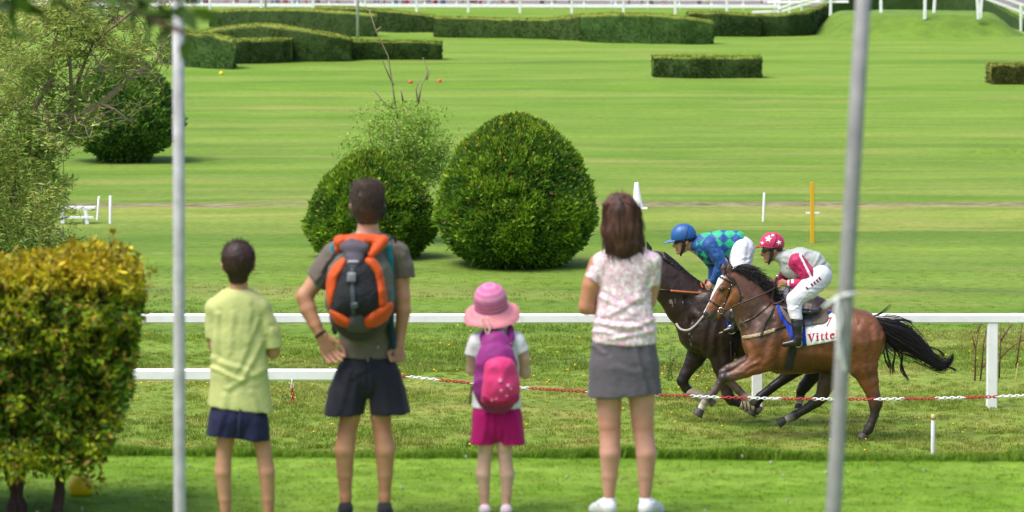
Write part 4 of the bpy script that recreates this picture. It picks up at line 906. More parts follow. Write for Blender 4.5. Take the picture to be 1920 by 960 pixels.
def hair_strands(name, roots, tips, n, r0, mat, parent, seg=7, sag=0.0, wob=0.02, g=None, mid=None, col=None):
    """roots/tips: functions of u,gen -> 3D points; tapered strands joined (too many to count)"""
    g = g or np.random.default_rng(3); V = []; Fc = []
    for i in range(n):
        u = g.uniform(); a = roots(u, g); b = tips(u, g, a); t = np.linspace(0, 1, seg)[:, None]; L = np.linalg.norm(b-a)
        P = a + (b-a)*t
        if mid is not None: c = mid(u, g, a, b); P = (1-t)**2*a + 2*t*(1-t)*c + t*t*b
        P = P + np.array([0, 0, -sag])*(t**2) + np.cumsum(g.normal(size=(seg, 3)), 0)*wob*L/seg*np.minimum(1, t*3)
        o = len(V)
        for j in range(seg):
            r = r0*(1 - j/(seg-1))**0.6 + 0.0004; ph = i*1.3
            for k in range(3): an = ph + k*2.094; V.append(P[j] + np.array([math.cos(an)*r, math.sin(an)*r*.7, math.sin(an+1)*r]))
        for j in range(seg-1):
            for k in range(3): Fc.append((o+3*j+k, o+3*j+(k+1) % 3, o+3*j+3+(k+1) % 3, o+3*j+3+k))
    o_ = mesh_np(name, np.array(V), np.array(Fc), mat, parent); o_['kind'] = 'stuff'; return o_
def hand(f, wx, wy, wd, u, v, n, L, col, curl=0.5, spread=1.0, thumb=1, r=1.0, k=1.2, tcurl=0.3):
    """u: towards the fingers, v: across (thumb side = thumb*v), n: the side the fingers curl to; all (x, y, d) in pixel units"""
    u, v, n = [np.array(a, float)/np.linalg.norm(a) for a in (u, v, n)]; w0 = np.array([wx, wy, wd], float)
    def P(a, b, c): return w0 + u*a*L + v*b*L + n*c*L
    T = lambda p, rr: (p[0], p[1], p[2], rr*L)
    for b in (-0.13, 0.0, 0.13): f.ch([T(P(0.0, b*0.5, 0), .115*r), T(P(0.42, b, 0), .085*r)], col, k=3)
    for i, (b, ln) in enumerate(((-.19, .34), (-.065, .43), (.065, .45), (.18, .40))):
        b = b*(-thumb)*-1 if thumb > 0 else -b
        p = P(0.45, b, 0); ang = 0.15 + curl*0.35; ps = [T(p, .062*r)]; dirb = (b*0.5*spread)
        for j, fr in enumerate((.45, .32, .23)):
            d = u*math.cos(ang) + n*math.sin(ang) + v*dirb; p = p + d*ln*fr*L; ps.append(T(p, (.056, .050, .043)[j]*r)); ang += curl*(0.9 + 0.12*i)
        f.ch(ps, col, k=k)
    tb = thumb; p0 = P(0.12, tb*0.14, 0.0); p1 = P(0.33, tb*0.30, 0.06 + .1*tcurl); p2 = P(0.50, tb*(0.34 - .15*tcurl), 0.10 + .2*tcurl); p3 = P(.62, tb*(0.32 - .25*tcurl), .14 + .3*tcurl)
    f.ch([T(p0, .085*r), T(p1, .066*r), T(p2, .056*r), T(p3, .045*r)], col, k=k*1.5)
# ================================================================== spectators
SK = (0.62, 0.36, 0.25); SKT = (0.50, 0.255, 0.145)
skin = M('skin', attr=True, rough=0.5, var=0.10, vscale=9, bump=0.0006, bscale=120, sss=0.08, spec=0.35)
def cloth(name, col=(0.5, 0.5, 0.5), attr=False, var=0.10, rough=0.85, vs=7, bump=0.010, bs=12, sheen=0.08): return M(name, col, rough, var, vs, bump, bs, attr=attr, sheen=sheen, spec=0.2)
hairm = M('hair', attr=True, rough=0.5, var=0.25, vscale=60, bump=0.002, bscale=160, spec=0.3, stretch=(1, 1, .25))
def head_back(f, cx, cy, hw, hh, dp, sk, ears=True, jaw=0.75, eh=0.12):
    f.ch([(cx, cy - hh*0.25, 2, hw*0.93, dp)], sk, k=8); f.ch([(cx, cy + hh*0.35, dp*0.25, hw*jaw, dp*0.7)], sk, k=10)
    f.ch([(cx, cy + hh*0.25, dp*1.0, hw*0.12, 5), (cx, cy+hh*0.38, dp*1.17, hw*0.15, 4)], sk, k=3)      # nose, turned away
    for s_ in (-1, 1):
        if ears: f.ch([(cx + s_*hw*1.02, cy + hh*eh, 0, hw*0.13, hw*0.22), (cx + s_*hw*0.93, cy + hh*(eh+0.28), 2, hw*0.09, hw*0.14)], sk, k=3)
def face_bits(f, cx, cy, hw, hh, dp, parent):
    mb = MB()
    for s_ in (-1, 1):
        c = f.pt(cx + s_*hw*0.36, cy + hh*0.1, dp*0.98); mb.lathe([(0.002, -0.011), (0.010, -0.006), (0.0125, 0), (0.010, 0.006), (0.002, 0.011)], c, 10)
    mb.build('eyes', M('eye', (0.7, 0.7, 0.7), 0.2, 0.02), parent, True)
    mb = MB(); a = f.pt(cx - hw*.3, cy + hh*.55, dp*0.97); b = f.pt(cx + hw*.3, cy + hh*.55, dp*0.97); mb.tube([a, (a+b)/2 + np.array([0, .004, 0]), b], [.003, .005, .003], 6); mb.build('mouth', M('lips', (0.4, 0.14, 0.12), 0.5), parent, True)
PV = 0.0055
def knees(px, py, d, col, V):
    """uneven skin: blotches, a little more red at elbows, knees, heels and hands"""
    z = V[:, 2] - TER; q = vnoise(V*14, 51)*.5 + vnoise(V*38, 52)*.5; c = col*(1 + .10*q)[:, None]
    r_ = (np.exp(-((z - .47)/.05)**2) + np.exp(-((z - .08)/.06)**2)*.8 + .5*np.exp(-((z - .99)/.08)**2))[:, None]; return c*(1 - r_*np.array((.02, .13, .15)))

# ---------------------------------------------------------------- man
fy = 19.5; T0 = TER
root = thing('person', 'tall young man in grey T-shirt and dark shorts carrying an orange backpack, hand on hip', 'person', (W(690, 0, fy).x, fy, T0), 'family watching from the lawn')
f = Fig(fy, 7)
head_back(f, 689, 380, 30, 40, 34, SK)
f.ch([(690, 405, 0, 19, 21), (690, 450, 2, 21, 21)], SK, k=10); f.ch([(655, 462, 2, 16, 18), (690, 452, 2, 20, 20), (725, 462, 2, 16, 18)], SK, k=10)
f.ch([(690, 490, 0, 52, 30), (690, 560, 0, 46, 28), (690, 650, 0, 43, 30), (690, 690, 0, 46, 32)], SK, k=14)
f.ch([(625, 482, 0, 20), (598, 520, -2, 18), (571, 556, -8, 14.5)], SKT); f.ch([(571, 556, -8, 15), (578, 580, -14, 15.5), (592, 610, -24, 11.5), (603, 633, -30, 8.5)], SKT)
f.ch([(750, 480, 0, 19), (752, 520, 0, 16), (754, 556, -3, 14)], SKT); f.ch([(754, 556, -3, 14.5), (756, 582, -5, 14.5), (751, 625, -9, 10), (748, 648, -12, 8.8)], SKT)
hand(f, 604, 630, -31, (0.42, 0.9, 0.05), (0.9, -0.4, 0.1), (0.55, 0.2, -0.6), 66, (0.50, 0.25, 0.17), curl=0.55, thumb=1, tcurl=.2)
hand(f, 748, 645, -13, (0.0, 1, -0.1), (0.9, 0, 0.2), (-0.5, 0, -1), 52, (0.47, 0.24, 0.16), curl=1.3, thumb=-1, r=1.15, tcurl=1.0)
for s_, xs_ in ((-1, ((662, 700), (656, 782), (652, 800), (646, 845), (647, 890), (648, 932))), (1, ((716, 700), (714, 782), (716, 800), (722, 845), (722, 890), (721, 932)))):
    f.ch([(xs_[0][0], xs_[0][1], 0, 29, 32), (xs_[1][0], xs_[1][1], 0, 19.5, 20), (xs_[2][0], xs_[2][1], 0, 17.5, 18.5), (xs_[3][0], xs_[3][1], -5, 18.8, 19), (xs_[4][0], xs_[4][1], -2, 14.5, 15), (xs_[5][0], xs_[5][1], 0, 10.5, 12.5)], SKT)
    f.ch([(xs_[5][0], 932, 0, 10.5, 13), (xs_[5][0], 957, -2, 10, 13), (xs_[5][0] + s_*3, 958, 38, 10, 9)], SKT)
f.build('body', skin, root, PV, knees, smooth=6)
face_bits(f, 689, 380, 30, 40, 34, root)
def hair_col(c1, c2, sp_): 
    def p(px, py, d, col, V): q = vnoise(V*[sp_, sp_, sp_*.4], 5)*0.5 + vnoise(V*[sp_*3, sp_*3, sp_], 6)*.5; q = np.clip(q + .5, 0, 1)[:, None]; return np.array(c1)*(1-q) + np.array(c2)*q
    return p
def crop(px, py, d, col, V):
    q = np.clip(1 - np.hypot(px - 698, (py - 372)*1.0)/26, 0, 1)[:, None]**.7; n_ = (vnoise(V*90, 5)*0.25 + .5)[:, None]
    return (np.array((0.062, 0.036, 0.023))*(1-q) + np.array((0.018, 0.009, 0.006))*q)*(0.7 + .6*n_)
h = Fig(fy, 8); h.ch([(689, 371, -1, 32.5, 37)], k=6); h.ch([(689, 392, -5, 28.5, 30), (690, 409, -4, 21, 24)], k=8); h.ch([(676, 352, 8, 16, 20), (700, 350, 8, 15, 20)], k=8)
h.build('hair', hairm, root, PV, crop, smooth=1, disp=lambda V: 0.003*vnoise(V*[230, 230, 120], 1) + .002*vnoise(V*60, 2), cuts=((690, 419, 0, 1),))
def side_(g): return g.choice((-1, 1))
hair_strands('hair_tips', lambda u, g: f.pt(689 + (x := g.uniform(-1, 1))*31, 371 - 33*math.sqrt(max(0, 1-x*x))*1.0 + g.uniform(0, 8), g.uniform(-15, 15)), lambda u, g, a: a + g.normal(size=3)*.008 + np.array([0, 0, .014]), 500, 0.0013, M('hair_tip', (0.06, 0.036, 0.025), 0.6), root, 3)
hair_strands('short_hair', lambda u, g: f.pt(689 + (x := g.uniform(-1, 1))*31, 371 + (y := g.uniform(-.9, 1.1))*32, -37*math.sqrt(max(.05, 1 - x*x*.9 - min(.5, y*y*.5)))), lambda u, g, a: a + np.array([(a[0]-f.pt(689, 0)[0])*.12 + g.normal()*.004, -.006, -.016]), 1600, 0.0012, M('hair_short', (0.07, 0.04, 0.026), 0.5, .4, 8), root, 3)
s_ = Fig(fy, 9); GY = (0.15, 0.125, 0.105)
s_.ch([(628, 472, 2, 17, 24), (660, 462, 2, 19, 27), (690, 458, 2, 20, 26), (720, 462, 2, 19, 27), (745, 474, 2, 17, 24)], GY, k=10)
s_.ch([(690, 492, 0, 58, 36), (690, 560, 0, 50, 34), (688, 620, 0, 49, 35), (686, 680, 0, 52, 37)], GY, k=14)
s_.ch([(626, 478, 0, 23, 25), (604, 510, -1, 23, 24), (590, 532, -3, 23, 23)], GY, k=8, cut=(596, 531, -0.72, 0.7)); s_.ch([(746, 476, 0, 22, 24), (754, 500, 0, 21, 22), (758, 525, 0, 21, 21)], GY, k=8, cut=(757, 520, 0.05, 1))
s_.ch([(690, 436, 4, 18, 20)], GY, k=4, sub=True)
shirt_m = cloth('grey_cotton', attr=True)
s_.build('t_shirt', shirt_m, root, PV, cuts=((690, 669, 0, 1),), disp=creases([(610, 500, 592, 528, .006, 4), (755, 480, 762, 518, .006, 4), (744, 476, 748, 516, .005, 4), (655, 630, 700, 650, .006, 5), (720, 628, 690, 660, .006, 5), (625, 476, 604, 505, .005, 4)], folds(0.003, 7, seed=4, sl=(1, 1, 1.4))))
p_ = Fig(fy, 8); NV = (0.022, 0.022, 0.035)
p_.ch([(690, 668, 0, 46, 34), (690, 695, 0, 52, 41)], NV, k=10)
p_.ch([(664, 700, 0, 33, 38), (652, 740, 1, 36, 39), (643, 790, 1, 38, 42)], NV, k=6); p_.ch([(716, 700, 0, 33, 38), (727, 740, 1, 35, 39), (735, 790, 1, 38, 42)], NV, k=1.5)
p_.build('shorts', cloth('dark_twill', attr=True), root, PV, cuts=((690, 665, 0, -1), (645, 777, 0.02, 1)), disp=creases([(690, 668, 690, 730, -.010, 3), (706, 676, 664, 708, .007, 4), (676, 676, 712, 704, .006, 4), (655, 700, 636, 770, .006, 6), (716, 700, 728, 772, .006, 7), (745, 700, 757, 770, .005, 6), (668, 715, 662, 774, .005, 5)], folds(0.003, 6, seed=9, sl=(1, 1, .5))))
for sx, nm in ((648, 0), (721, 1)):
    q = Fig(fy, 4); q.ch([(sx, 957, -10, 14, 14), (sx + (3 if nm else -2), 961, 44, 14.5, 13)], (0.03, 0.03, 0.035), k=6); q.ch([(sx, 950, -3, 13, 15)], (0.02, 0.02, 0.022), k=5); q.build('shoe', cloth('dark_shoe' + str(nm), attr=True), root, PV, cuts=((sx, 967.5, 0, 1),))
q = Fig(fy, 3); q.ch([(593, 631, -30, 3.4, 10), (600, 625, -30, 3.4, 13), (608, 621, -28, 3.4, 9)], (0.02, 0.02, 0.02), k=3); q.build('wrist_watch', cloth('black_strap', attr=True), root, 0.004)
# ---- orange backpack (a thing of its own)
pk = thing('backpack', 'orange, black and grey hiking backpack worn by the tall young man', 'backpack', (W(672, 0, fy).x, fy - 0.2, TER + 0.95))
b_ = Fig(fy, 10); OL = (0.11, 0.11, 0.085)
b_.ch([(677, 484, -48, 44, 30), (674, 520, -66, 58, 38), (674, 570, -70, 60, 40), (673, 590, -64, 50, 34)], OL, k=12)
_, bv = b_.build('main_bag', cloth('olive_nylon', attr=True, rough=.6), pk, 0.008, lambda px, py, d, c, V: np.where((py > 585)[:, None], np.array((0.045, 0.04, 0.045)), c), disp=folds(0.006, 9, seed=3), ret=True)
OR = cloth('orange_nylon', (0.62, 0.085, 0.012), rough=0.55, var=.12); BK = cloth('black_mesh', (0.018, 0.019, 0.026), rough=0.7, bs=60); PG = cloth('purple_grey_nylon', (0.085, 0.075, 0.10), rough=.6)
patch('front_pocket', smooth_poly([(648, 494), (688, 489), (703, 515), (711, 570), (683, 590), (646, 590), (620, 577), (634, 520)]), bv, fy, BK, pk, 0.012, 4, 0.03, 14)
patch('side_panel', smooth_poly([(647, 481), (650, 492), (636, 516), (628, 545), (621, 575), (615, 573), (611, 550), (613, 520), (625, 496)]), bv, fy, OR, pk, 0.014, 4, 0.025, 5)
patch('side_panel', smooth_poly([(683, 489), (698, 480), (714, 500), (722, 530), (726, 560), (726, 576), (711, 576), (709, 545), (702, 512)]), bv, fy, OR, pk, 0.014, 4, 0.025, 5)
patch('lower_panel', smooth_poly([(619, 580), (655, 597), (656, 614), (636, 611), (622, 598)]), bv, fy, OR, pk, 0.014, 4, 0.025, 6)
patch('lower_panel', smooth_poly([(683, 597), (711, 577), (733, 566), (738, 578), (726, 600), (705, 613), (687, 615)]), bv, fy, OR, pk, 0.014, 4, 0.03, 6)
patch('bottom_panel', smooth_poly([(657, 592), (682, 592), (686, 615), (700, 618), (675, 624), (650, 618)]), bv, fy, PG, pk, 0.012, 4, 0.02, 6)
l_ = Fig(fy, 5); l_.ch([(637, 452, -56, 10, 22), (675, 450, -62, 10, 28), (716, 451, -56, 10, 22)], k=6); l_.ch([(640, 455, -66, 12, 16), (634, 466, -66, 6, 10)], k=4); l_.ch([(716, 454, -66, 9, 14), (704, 466, -82, 9, 10), (696, 478, -92, 6, 7)], k=6)
l_.build('lid', OR, pk, 0.006, disp=folds(0.006, 14, seed=8), usecol=False)
fl = Fig(fy, 5); fl.ch([(645, 464, -88, 9, 10), (683, 464, -90, 9, 10)], k=5); fl.ch([(664, 468, -92, 23, 8), (664, 486, -101, 17, 8), (663, 500, -108, 9, 7)], k=8)
_, fv = fl.build('top_flap', PG, pk, 0.006, disp=folds(0.003, 12, seed=7), usecol=False, ret=True)
strap('logo_strip', [(652, 490.5), (673, 490)], 4, fv, fy, M('pale_tape', (0.38, 0.38, 0.44), .6), pk, 0.005)
patch('buckle', [(651, 511), (668, 511), (667, 529), (650, 529)], bv, fy, M('buckle_plastic', (0.16, 0.18, 0.22), 0.35), pk, 0.055, 3)
strap('front_strap', [(661, 503), (660, 525), (662, 560), (663, 590)], 8, bv, fy, M('webbing', (0.04, 0.055, 0.07), 0.7), pk, 0.045)
patch('lower_buckle', [(657, 569), (671, 567), (672, 577), (658, 580)], bv, fy, M('buckle_dark', (0.05, 0.07, 0.09), 0.35), pk, 0.052, 3)
tube3('zip_cord', [f.pt(654, 534, -112), f.pt(650, 545, -113), f.pt(645, 558, -112)], 0.006, M('grey_cord', (0.35, 0.35, 0.38), .6), pk); tube3('zip_cord', [f.pt(655, 546, -113), f.pt(652, 557, -112)], 0.006, MAT['white'], pk)
tube3('loop_emblem', [f.pt(672, 594, -104), f.pt(665, 598, -106), f.pt(665, 606, -102), f.pt(671, 604, -102)], 0.0035, M('emblem', (0.5, 0.5, 0.55), .5), pk)
TEAL = cloth('teal_webbing', (0.01, 0.26, 0.38), rough=.6)
for pts in ([(640, 455, -30), (629, 460, -24), (623, 478, -20), (622, 500, -14), (632, 560, -20)], [(714, 455, -30), (727, 462, -24), (731, 485, -22), (730, 520, -16), (733, 560, -20)]):
    q = Fig(fy, 5); q.ch([(x, y, d, 7.5, 5) for x, y, d in pts], k=4); q.build('shoulder_strap', TEAL, pk, 0.006, usecol=False)
q = Fig(fy, 5); q.ch([(603, 517, -8, 7, 16), (594, 530, -10, 9, 14)], k=4); q.build('strap_flare', TEAL, pk, 0.006, usecol=False)
tube3('hanging_strap', [f.pt(628, 600, -50), f.pt(624, 612, -52), f.pt(628, 626, -52), f.pt(631, 618, -52)], 0.008, BK, pk)
q = Fig(fy, 5); q.ch([(728, 585, -40, 9, 10), (735, 620, -30, 6, 8), (737, 650, -26, 6, 7)], k=4); q.build('hip_strap', cloth('dark_blue_webbing', (0.01, 0.04, 0.07)), pk, 0.006, usecol=False)
tube3('hair_band_cord', [f.pt(726, 452, -38), f.pt(738, 445, -30), f.pt(742, 455, -24)], 0.006, BK, pk)
# ---------------------------------------------------------------- boy
by_ = 19.15
root = thing('person', 'boy with short dark hair in a pale lime T-shirt and navy shorts, arms folded', 'person', (W(447, 0, by_).x, by_, T0), 'family watching from the lawn')
f = Fig(by_, 7); SB = (0.52, 0.275, 0.165)
head_back(f, 447, 492, 29, 36, 32, SB); f.ch([(448, 520, 0, 16, 18), (448, 555, 2, 17, 18)], SB, k=10)
f.ch([(447, 590, 0, 46, 28), (447, 660, 0, 42, 28), (447, 750, 0, 44, 32)], SB, k=14)
f.ch([(400, 575, 2, 15), (398, 620, 5, 12.5), (402, 646, 14, 11.5)], SB); f.ch([(402, 646, 14, 11), (430, 640, 36, 9), (460, 634, 40, 8)], SB)
f.ch([(488, 585, 2, 14), (505, 622, 5, 12.5), (512, 658, 12, 12)], SB); f.ch([(513, 661, 14, 11.5), (490, 650, 34, 9.5), (455, 640, 44, 8)], SB)
hand(f, 458, 634, 40, (1, -0.05, 0), (0, -1, 0.1), (-.2, 0, -1), 42, SB, curl=0.5, thumb=1); hand(f, 455, 641, 45, (-1, 0, 0), (0, -1, 0.1), (.2, 0, -1), 42, SB, curl=0.5, thumb=1)
f.ch([(495, 636, 14, 6), (502, 648, 10, 5)], SB, k=3)
for s_, xs_ in ((-1, ((424, 770), (423, 828), (420, 850), (418, 885), (422, 935), (424, 972))), (1, ((480, 770), (491, 828), (495, 850), (500, 890), (503, 940), (504, 972)))):
    f.ch([(xs_[0][0] + (6 if s_ < 0 else -8), 785, 0, 19, 24), (xs_[1][0], 828, 0, 16, 17), (xs_[2][0], 850, 0, 14.5, 15.5), (xs_[3][0], 885, -3, 15.5, 16), (xs_[4][0], 935, -1, 12, 13), (xs_[5][0], 968, 0, 9.5, 11)], SB); f.ch([(xs_[5][0], 985, -2, 10, 12), (xs_[5][0]+s_*4, 986, 34, 9, 8)], SB)
f.build('body', skin, root, PV, knees, smooth=6); face_bits(f, 447, 492, 29, 36, 32, root)
h = Fig(by_, 7); h.ch([(447, 483, -1, 32, 35)], k=6); h.ch([(447, 503, -4, 27, 29), (447, 518, -3, 19, 22)], k=8)
h.build('hair', hairm, root, PV, hair_col((0.018, 0.009, 0.008), (0.045, 0.02, 0.016), 25), smooth=1, disp=lambda V: 0.003*vnoise(V*[200, 200, 110], 1), cuts=((447, 532, 0, 1),))
hair_strands('hair_tips', lambda u, g: f.pt(447 + (x := g.uniform(-1, 1))*31, 483 - 32*math.sqrt(max(0, 1-x*x)) + g.uniform(0, 8), g.uniform(-15, 15)), lambda u, g, a: a + g.normal(size=3)*.008 + np.array([0, 0, .012]), 400, 0.0013, M('hair_tip_b', (0.05, 0.02, 0.015), 0.6), root, 3)
LM = (0.52, 0.56, 0.22); s_ = Fig(by_, 9)
s_.ch([(405, 577, 2, 17, 22), (428, 563, 2, 17, 24), (448, 557, 2, 17, 24), (468, 562, 2, 17, 24), (490, 575, 2, 17, 22)], LM, k=10)
s_.ch([(446, 590, 0, 52, 34), (447, 640, 0, 49, 33), (449, 690, 0, 51, 34), (450, 780, 0, 64, 40)], LM, k=12.5)
s_.ch([(402, 578, 2, 18, 20), (396, 640, 5, 11, 16)], LM, k=6, cut=(396, 634, -.1, 1)); s_.ch([(491, 584, 2, 19, 21), (506, 622, 2, 19, 20), (515, 662, 4, 19.5, 19)], LM, k=5, cut=(517, 652, 0.12, 1))
s_.ch([(448, 536, 4, 17, 20)], LM, k=4, sub=True)
s_.build('t_shirt', cloth('lime_cotton', attr=True, var=0.05), root, PV, cuts=((450, 766, -0.12, 1),), disp=creases([(484, 600, 448, 690, .006, 5), (492, 640, 455, 712, .007, 5), (398, 672, 470, 700, .005, 5), (396, 690, 460, 716, .006, 4), (500, 690, 430, 726, .005, 5), (408, 590, 404, 668, .006, 5), (470, 580, 462, 640, .004, 5), (425, 730, 418, 764, .005, 7), (470, 735, 480, 768, .005, 6), (510, 620, 524, 648, .005, 4), (436, 590, 430, 660, .004, 6)], folds(0.0015, 9, seed=14, sl=(1, 1, .7))))
p_ = Fig(by_, 8); p_.ch([(448, 755, 0, 50, 36), (448, 780, 0, 54, 40)], k=10); p_.ch([(424, 792, 0, 34, 36), (416, 840, 1, 34, 39)], k=6); p_.ch([(473, 792, 0, 31, 36), (478, 845, 1, 29, 38)], k=2)
p_.build('shorts', cloth('navy_jersey', (0.016, 0.018, 0.06), var=.1), root, PV, cuts=((448, 750, 0, -1), (445, 820, -0.1, 1)), disp=creases([(446, 772, 443, 815, -.010, 3), (420, 775, 408, 812, .006, 5), (478, 780, 486, 820, .006, 6)], folds(0.003, 7, seed=2, sl=(1, 1, .5))), usecol=False)
for sx in (424, 504):
    q = Fig(by_, 4); q.ch([(sx, 984, -10, 13, 13), (sx, 986, 40, 13, 12)], (0.3, 0.3, 0.32), k=6); q.build('shoe', cloth('grey_shoe', attr=True), root, 0.007, cuts=((sx, 994, 0, 1),))
# ---------------------------------------------------------------- girl
gy0 = 19.6
root = thing('person', 'little girl in a pink sun hat and magenta shorts wearing a purple backpack', 'person', (W(932, 0, gy0).x, gy0, T0), 'family watching from the lawn')
f = Fig(gy0, 6); SG = (0.64, 0.40, 0.31)
head_back(f, 920, 575, 26, 34, 29, SG); f.ch([(926, 605, 0, 13, 14), (928, 625, 0, 14, 14)], SG, k=8)
f.ch([(930, 650, 0, 34, 22), (931, 740, 0, 33, 24), (931, 770, 0, 35, 25)], SG, k=10)
f.ch([(890, 640, 0, 11), (884, 670, 6, 9.5), (884, 694, 16, 9)], SG); f.ch([(884, 694, 16, 9), (905, 690, 38, 7), (925, 680, 46, 6)], SG)
f.ch([(972, 640, 0, 11), (983, 672, 3, 10), (985, 700, 14, 9.5)], SG); f.ch([(985, 700, 14, 9), (960, 694, 38, 7), (935, 684, 46, 6)], SG)
hand(f, 925, 680, 46, (1, -0.1, 0), (0, -1, 0), (-.2, 0, -1), 34, SG, curl=.5); hand(f, 938, 684, 48, (-1, -.1, 0), (0, -1, 0), (.2, 0, -1), 34, SG, curl=.5)
for s_, xs_ in ((-1, ((914, 790), (911, 838), (909, 858), (906, 890), (908, 925), (909, 948))), (1, ((946, 790), (945, 838), (947, 858), (951, 888), (950, 925), (949, 948)))):
    f.ch([(xs_[0][0], 790, 0, 20, 22), (xs_[1][0], 838, 0, 14, 15), (xs_[2][0], 858, 0, 12.5, 13.5), (xs_[3][0], 890, -2, 13.3, 13.5), (xs_[4][0], 925, 0, 9.8, 10.5), (xs_[5][0], 945, 0, 8, 9.5)], SG); f.ch([(xs_[5][0], 955, 0, 8, 9), (xs_[5][0]+s_*2, 957, 24, 8, 7)], SG)
f.build('body', skin, root, PV, knees, smooth=6); face_bits(f, 920, 575, 26, 34, 29, root)
h = Fig(gy0, 5); h.ch([(920, 570, 0, 27, 29)], k=5); h.ch([(922, 598, -6, 20, 18), (924, 612, -6, 15, 12)], k=6); h.build('hair', hairm, root, 0.007, hair_col((0.25, 0.15, 0.07), (0.4, 0.26, 0.13), 25))
s_ = Fig(gy0, 7); WH = (0.80, 0.78, 0.86); s_.ch([(898, 636, 0, 13, 16), (930, 628, 0, 14, 17), (966, 636, 0, 13, 16)], WH, k=8); s_.ch([(931, 655, 0, 40, 27), (931, 710, 0, 41, 28), (931, 775, 0, 47, 30)], WH, k=10)
s_.ch([(895, 640, 0, 15, 17), (884, 668, 3, 14.5, 15)], WH, k=5, cut=(884, 667, -.2, 1)); s_.ch([(968, 640, 0, 15, 17), (979, 662, 1, 14.5, 15)], WH, k=5, cut=(980, 660, .35, 1))
s_.build('t_shirt', cloth('white_cotton', attr=True, var=.04), root, PV, cuts=((930, 764, 0, 1),), disp=folds(0.004, 9, seed=21))
p_ = Fig(gy0, 6); p_.ch([(931, 756, 0, 42, 28), (931, 785, 0, 45, 32)], k=8); p_.ch([(911, 780, 0, 24, 30), (903, 845, 0, 22, 30)], k=4); p_.ch([(955, 780, 0, 24, 30), (963, 845, 0, 23, 30)], k=1.0)
p_.build('shorts', cloth('magenta_twill', (0.46, 0.006, 0.15), var=.1), root, PV, cuts=((930, 750, 0, -1), (932, 832, -.02, 1)), disp=creases([(931, 768, 932, 828, -.009, 3), (944, 775, 952, 825, .006, 4), (912, 775, 905, 826, .006, 5), (967, 775, 974, 822, .005, 4)], folds(0.003, 8, seed=22, sl=(1, 1, .5))), usecol=False)
for sx in (909, 949):
    q = Fig(gy0, 4); q.ch([(sx, 956, -8, 11.5, 11), (sx, 958, 24, 11, 10)], (0.75, 0.6, 0.68), k=6); q.build('shoe', cloth('pink_white_shoe', attr=True), root, PV, cuts=((sx, 963, 0, 1),))
# sun hat
Mh = Matrix.Rotation(R(24), 3, 'X') @ Matrix.Rotation(R(-5), 3, 'Y'); hc = Vector(f.pt(920, 566, -2)); sc_ = gy0/F
prof = []; cols = []; HP = (0.66, 0.16, 0.40); HS = (0.76, 0.33, 0.48); BR = (0.82, 0.26, 0.32)
def ring(r, z, c): prof.append((r*sc_, z*sc_)); cols.append(c)
for i in range(14):
    a = i/13*math.pi/2*0.93; r = 31*math.cos(a); z = 8 + 29*math.sin(a); st = i in (3, 4, 7, 11)
    ring(r + .001, z, HS if st else HP)
prof.reverse(); cols.reverse()
for z in (6, 3, 1, -1, -4, -7, -10): ring(31.3, z, HS if z in (3, -4) else (0.55, 0.09, 0.30))
for i, r in enumerate((33, 37, 41, 45, 49, 52)): ring(r, -12 - i*3.2, BR if i % 3 else (0.80, 0.34, 0.38))
ring(52.5, -29, BR); ring(49, -27, (0.6, 0.2, 0.3)); ring(40, -19, (0.6, 0.2, 0.3)); ring(30.5, -12, (0.6, 0.2, 0.3)); ring(28, 0, (.5, .1, .2))
mb = MB(); mb.lathe(prof, (0, 0, 0), 48, None, cols=cols); Vh = np.array(mb.v); rr = np.hypot(Vh[:, 0], Vh[:, 1])/sc_; an = np.arctan2(Vh[:, 1], Vh[:, 0])
Vh[:, 2] += np.clip((rr-32)/20, 0, 1)*sc_*(3.5*np.sin(3*an+.6) + 2*np.sin(5*an)); Vh = (np.array(Mh) @ Vh.T).T + np.array(hc)
mesh_np('sun_hat', Vh, mb.f, M('straw_weave', attr=True, rough=0.8, var=.12, vscale=40, bump=.004, bscale=200), root, np.array(mb.c))
tube3('hat_cord', [f.pt(904, 595, -40), f.pt(908, 612, -38), f.pt(915, 630, -36), f.pt(930, 645, -42), f.pt(946, 668, -64)], 0.005, M('pale_cord', (0.75, 0.6, 0.5), .7), root)
tube3('hat_cord', [f.pt(914, 594, -42), f.pt(919, 612, -40), f.pt(917, 632, -38), f.pt(940, 634, -36), f.pt(960, 645, -30)], 0.004, M('pale_cord2', (0.75, 0.6, 0.55), .7), root)
patch_bv = None
pk = thing('backpack', 'small purple and pink school backpack worn by the little girl', 'backpack', (W(931, 0, gy0).x, gy0 - 0.12, TER + 0.6))
b_ = Fig(gy0, 8); b_.ch([(929, 648, -36, 28, 18), (930, 680, -46, 38, 24), (930, 725, -48, 42, 25), (932, 738, -46, 38, 22)], k=8)
_, bv = b_.build('main_bag', cloth('purple_nylon', (0.26, 0.025, 0.20), rough=.6, var=.12), pk, 0.006, disp=folds(0.004, 12, seed=5), usecol=False, ret=True)
patch('front_pocket', smooth_poly([(912, 678), (938, 669), (962, 676), (972, 700), (975, 735), (966, 757), (935, 762), (905, 757), (903, 735), (907, 700)]), bv, gy0, cloth('hot_pink_nylon', (0.72, 0.045, 0.20), rough=.55, var=.1), pk, 0.012, 3, 0.045, 9)
patch('lower_trim', smooth_poly([(908, 741), (940, 746), (972, 740), (972, 752), (962, 759), (935, 763), (908, 758), (905, 750)]), bv, gy0, cloth('crimson_nylon', (0.42, 0.015, 0.10), rough=.6), pk, 0.045, 3, 0.018, 6)
wm = M('print_white', (0.75, 0.30, 0.48), .6)
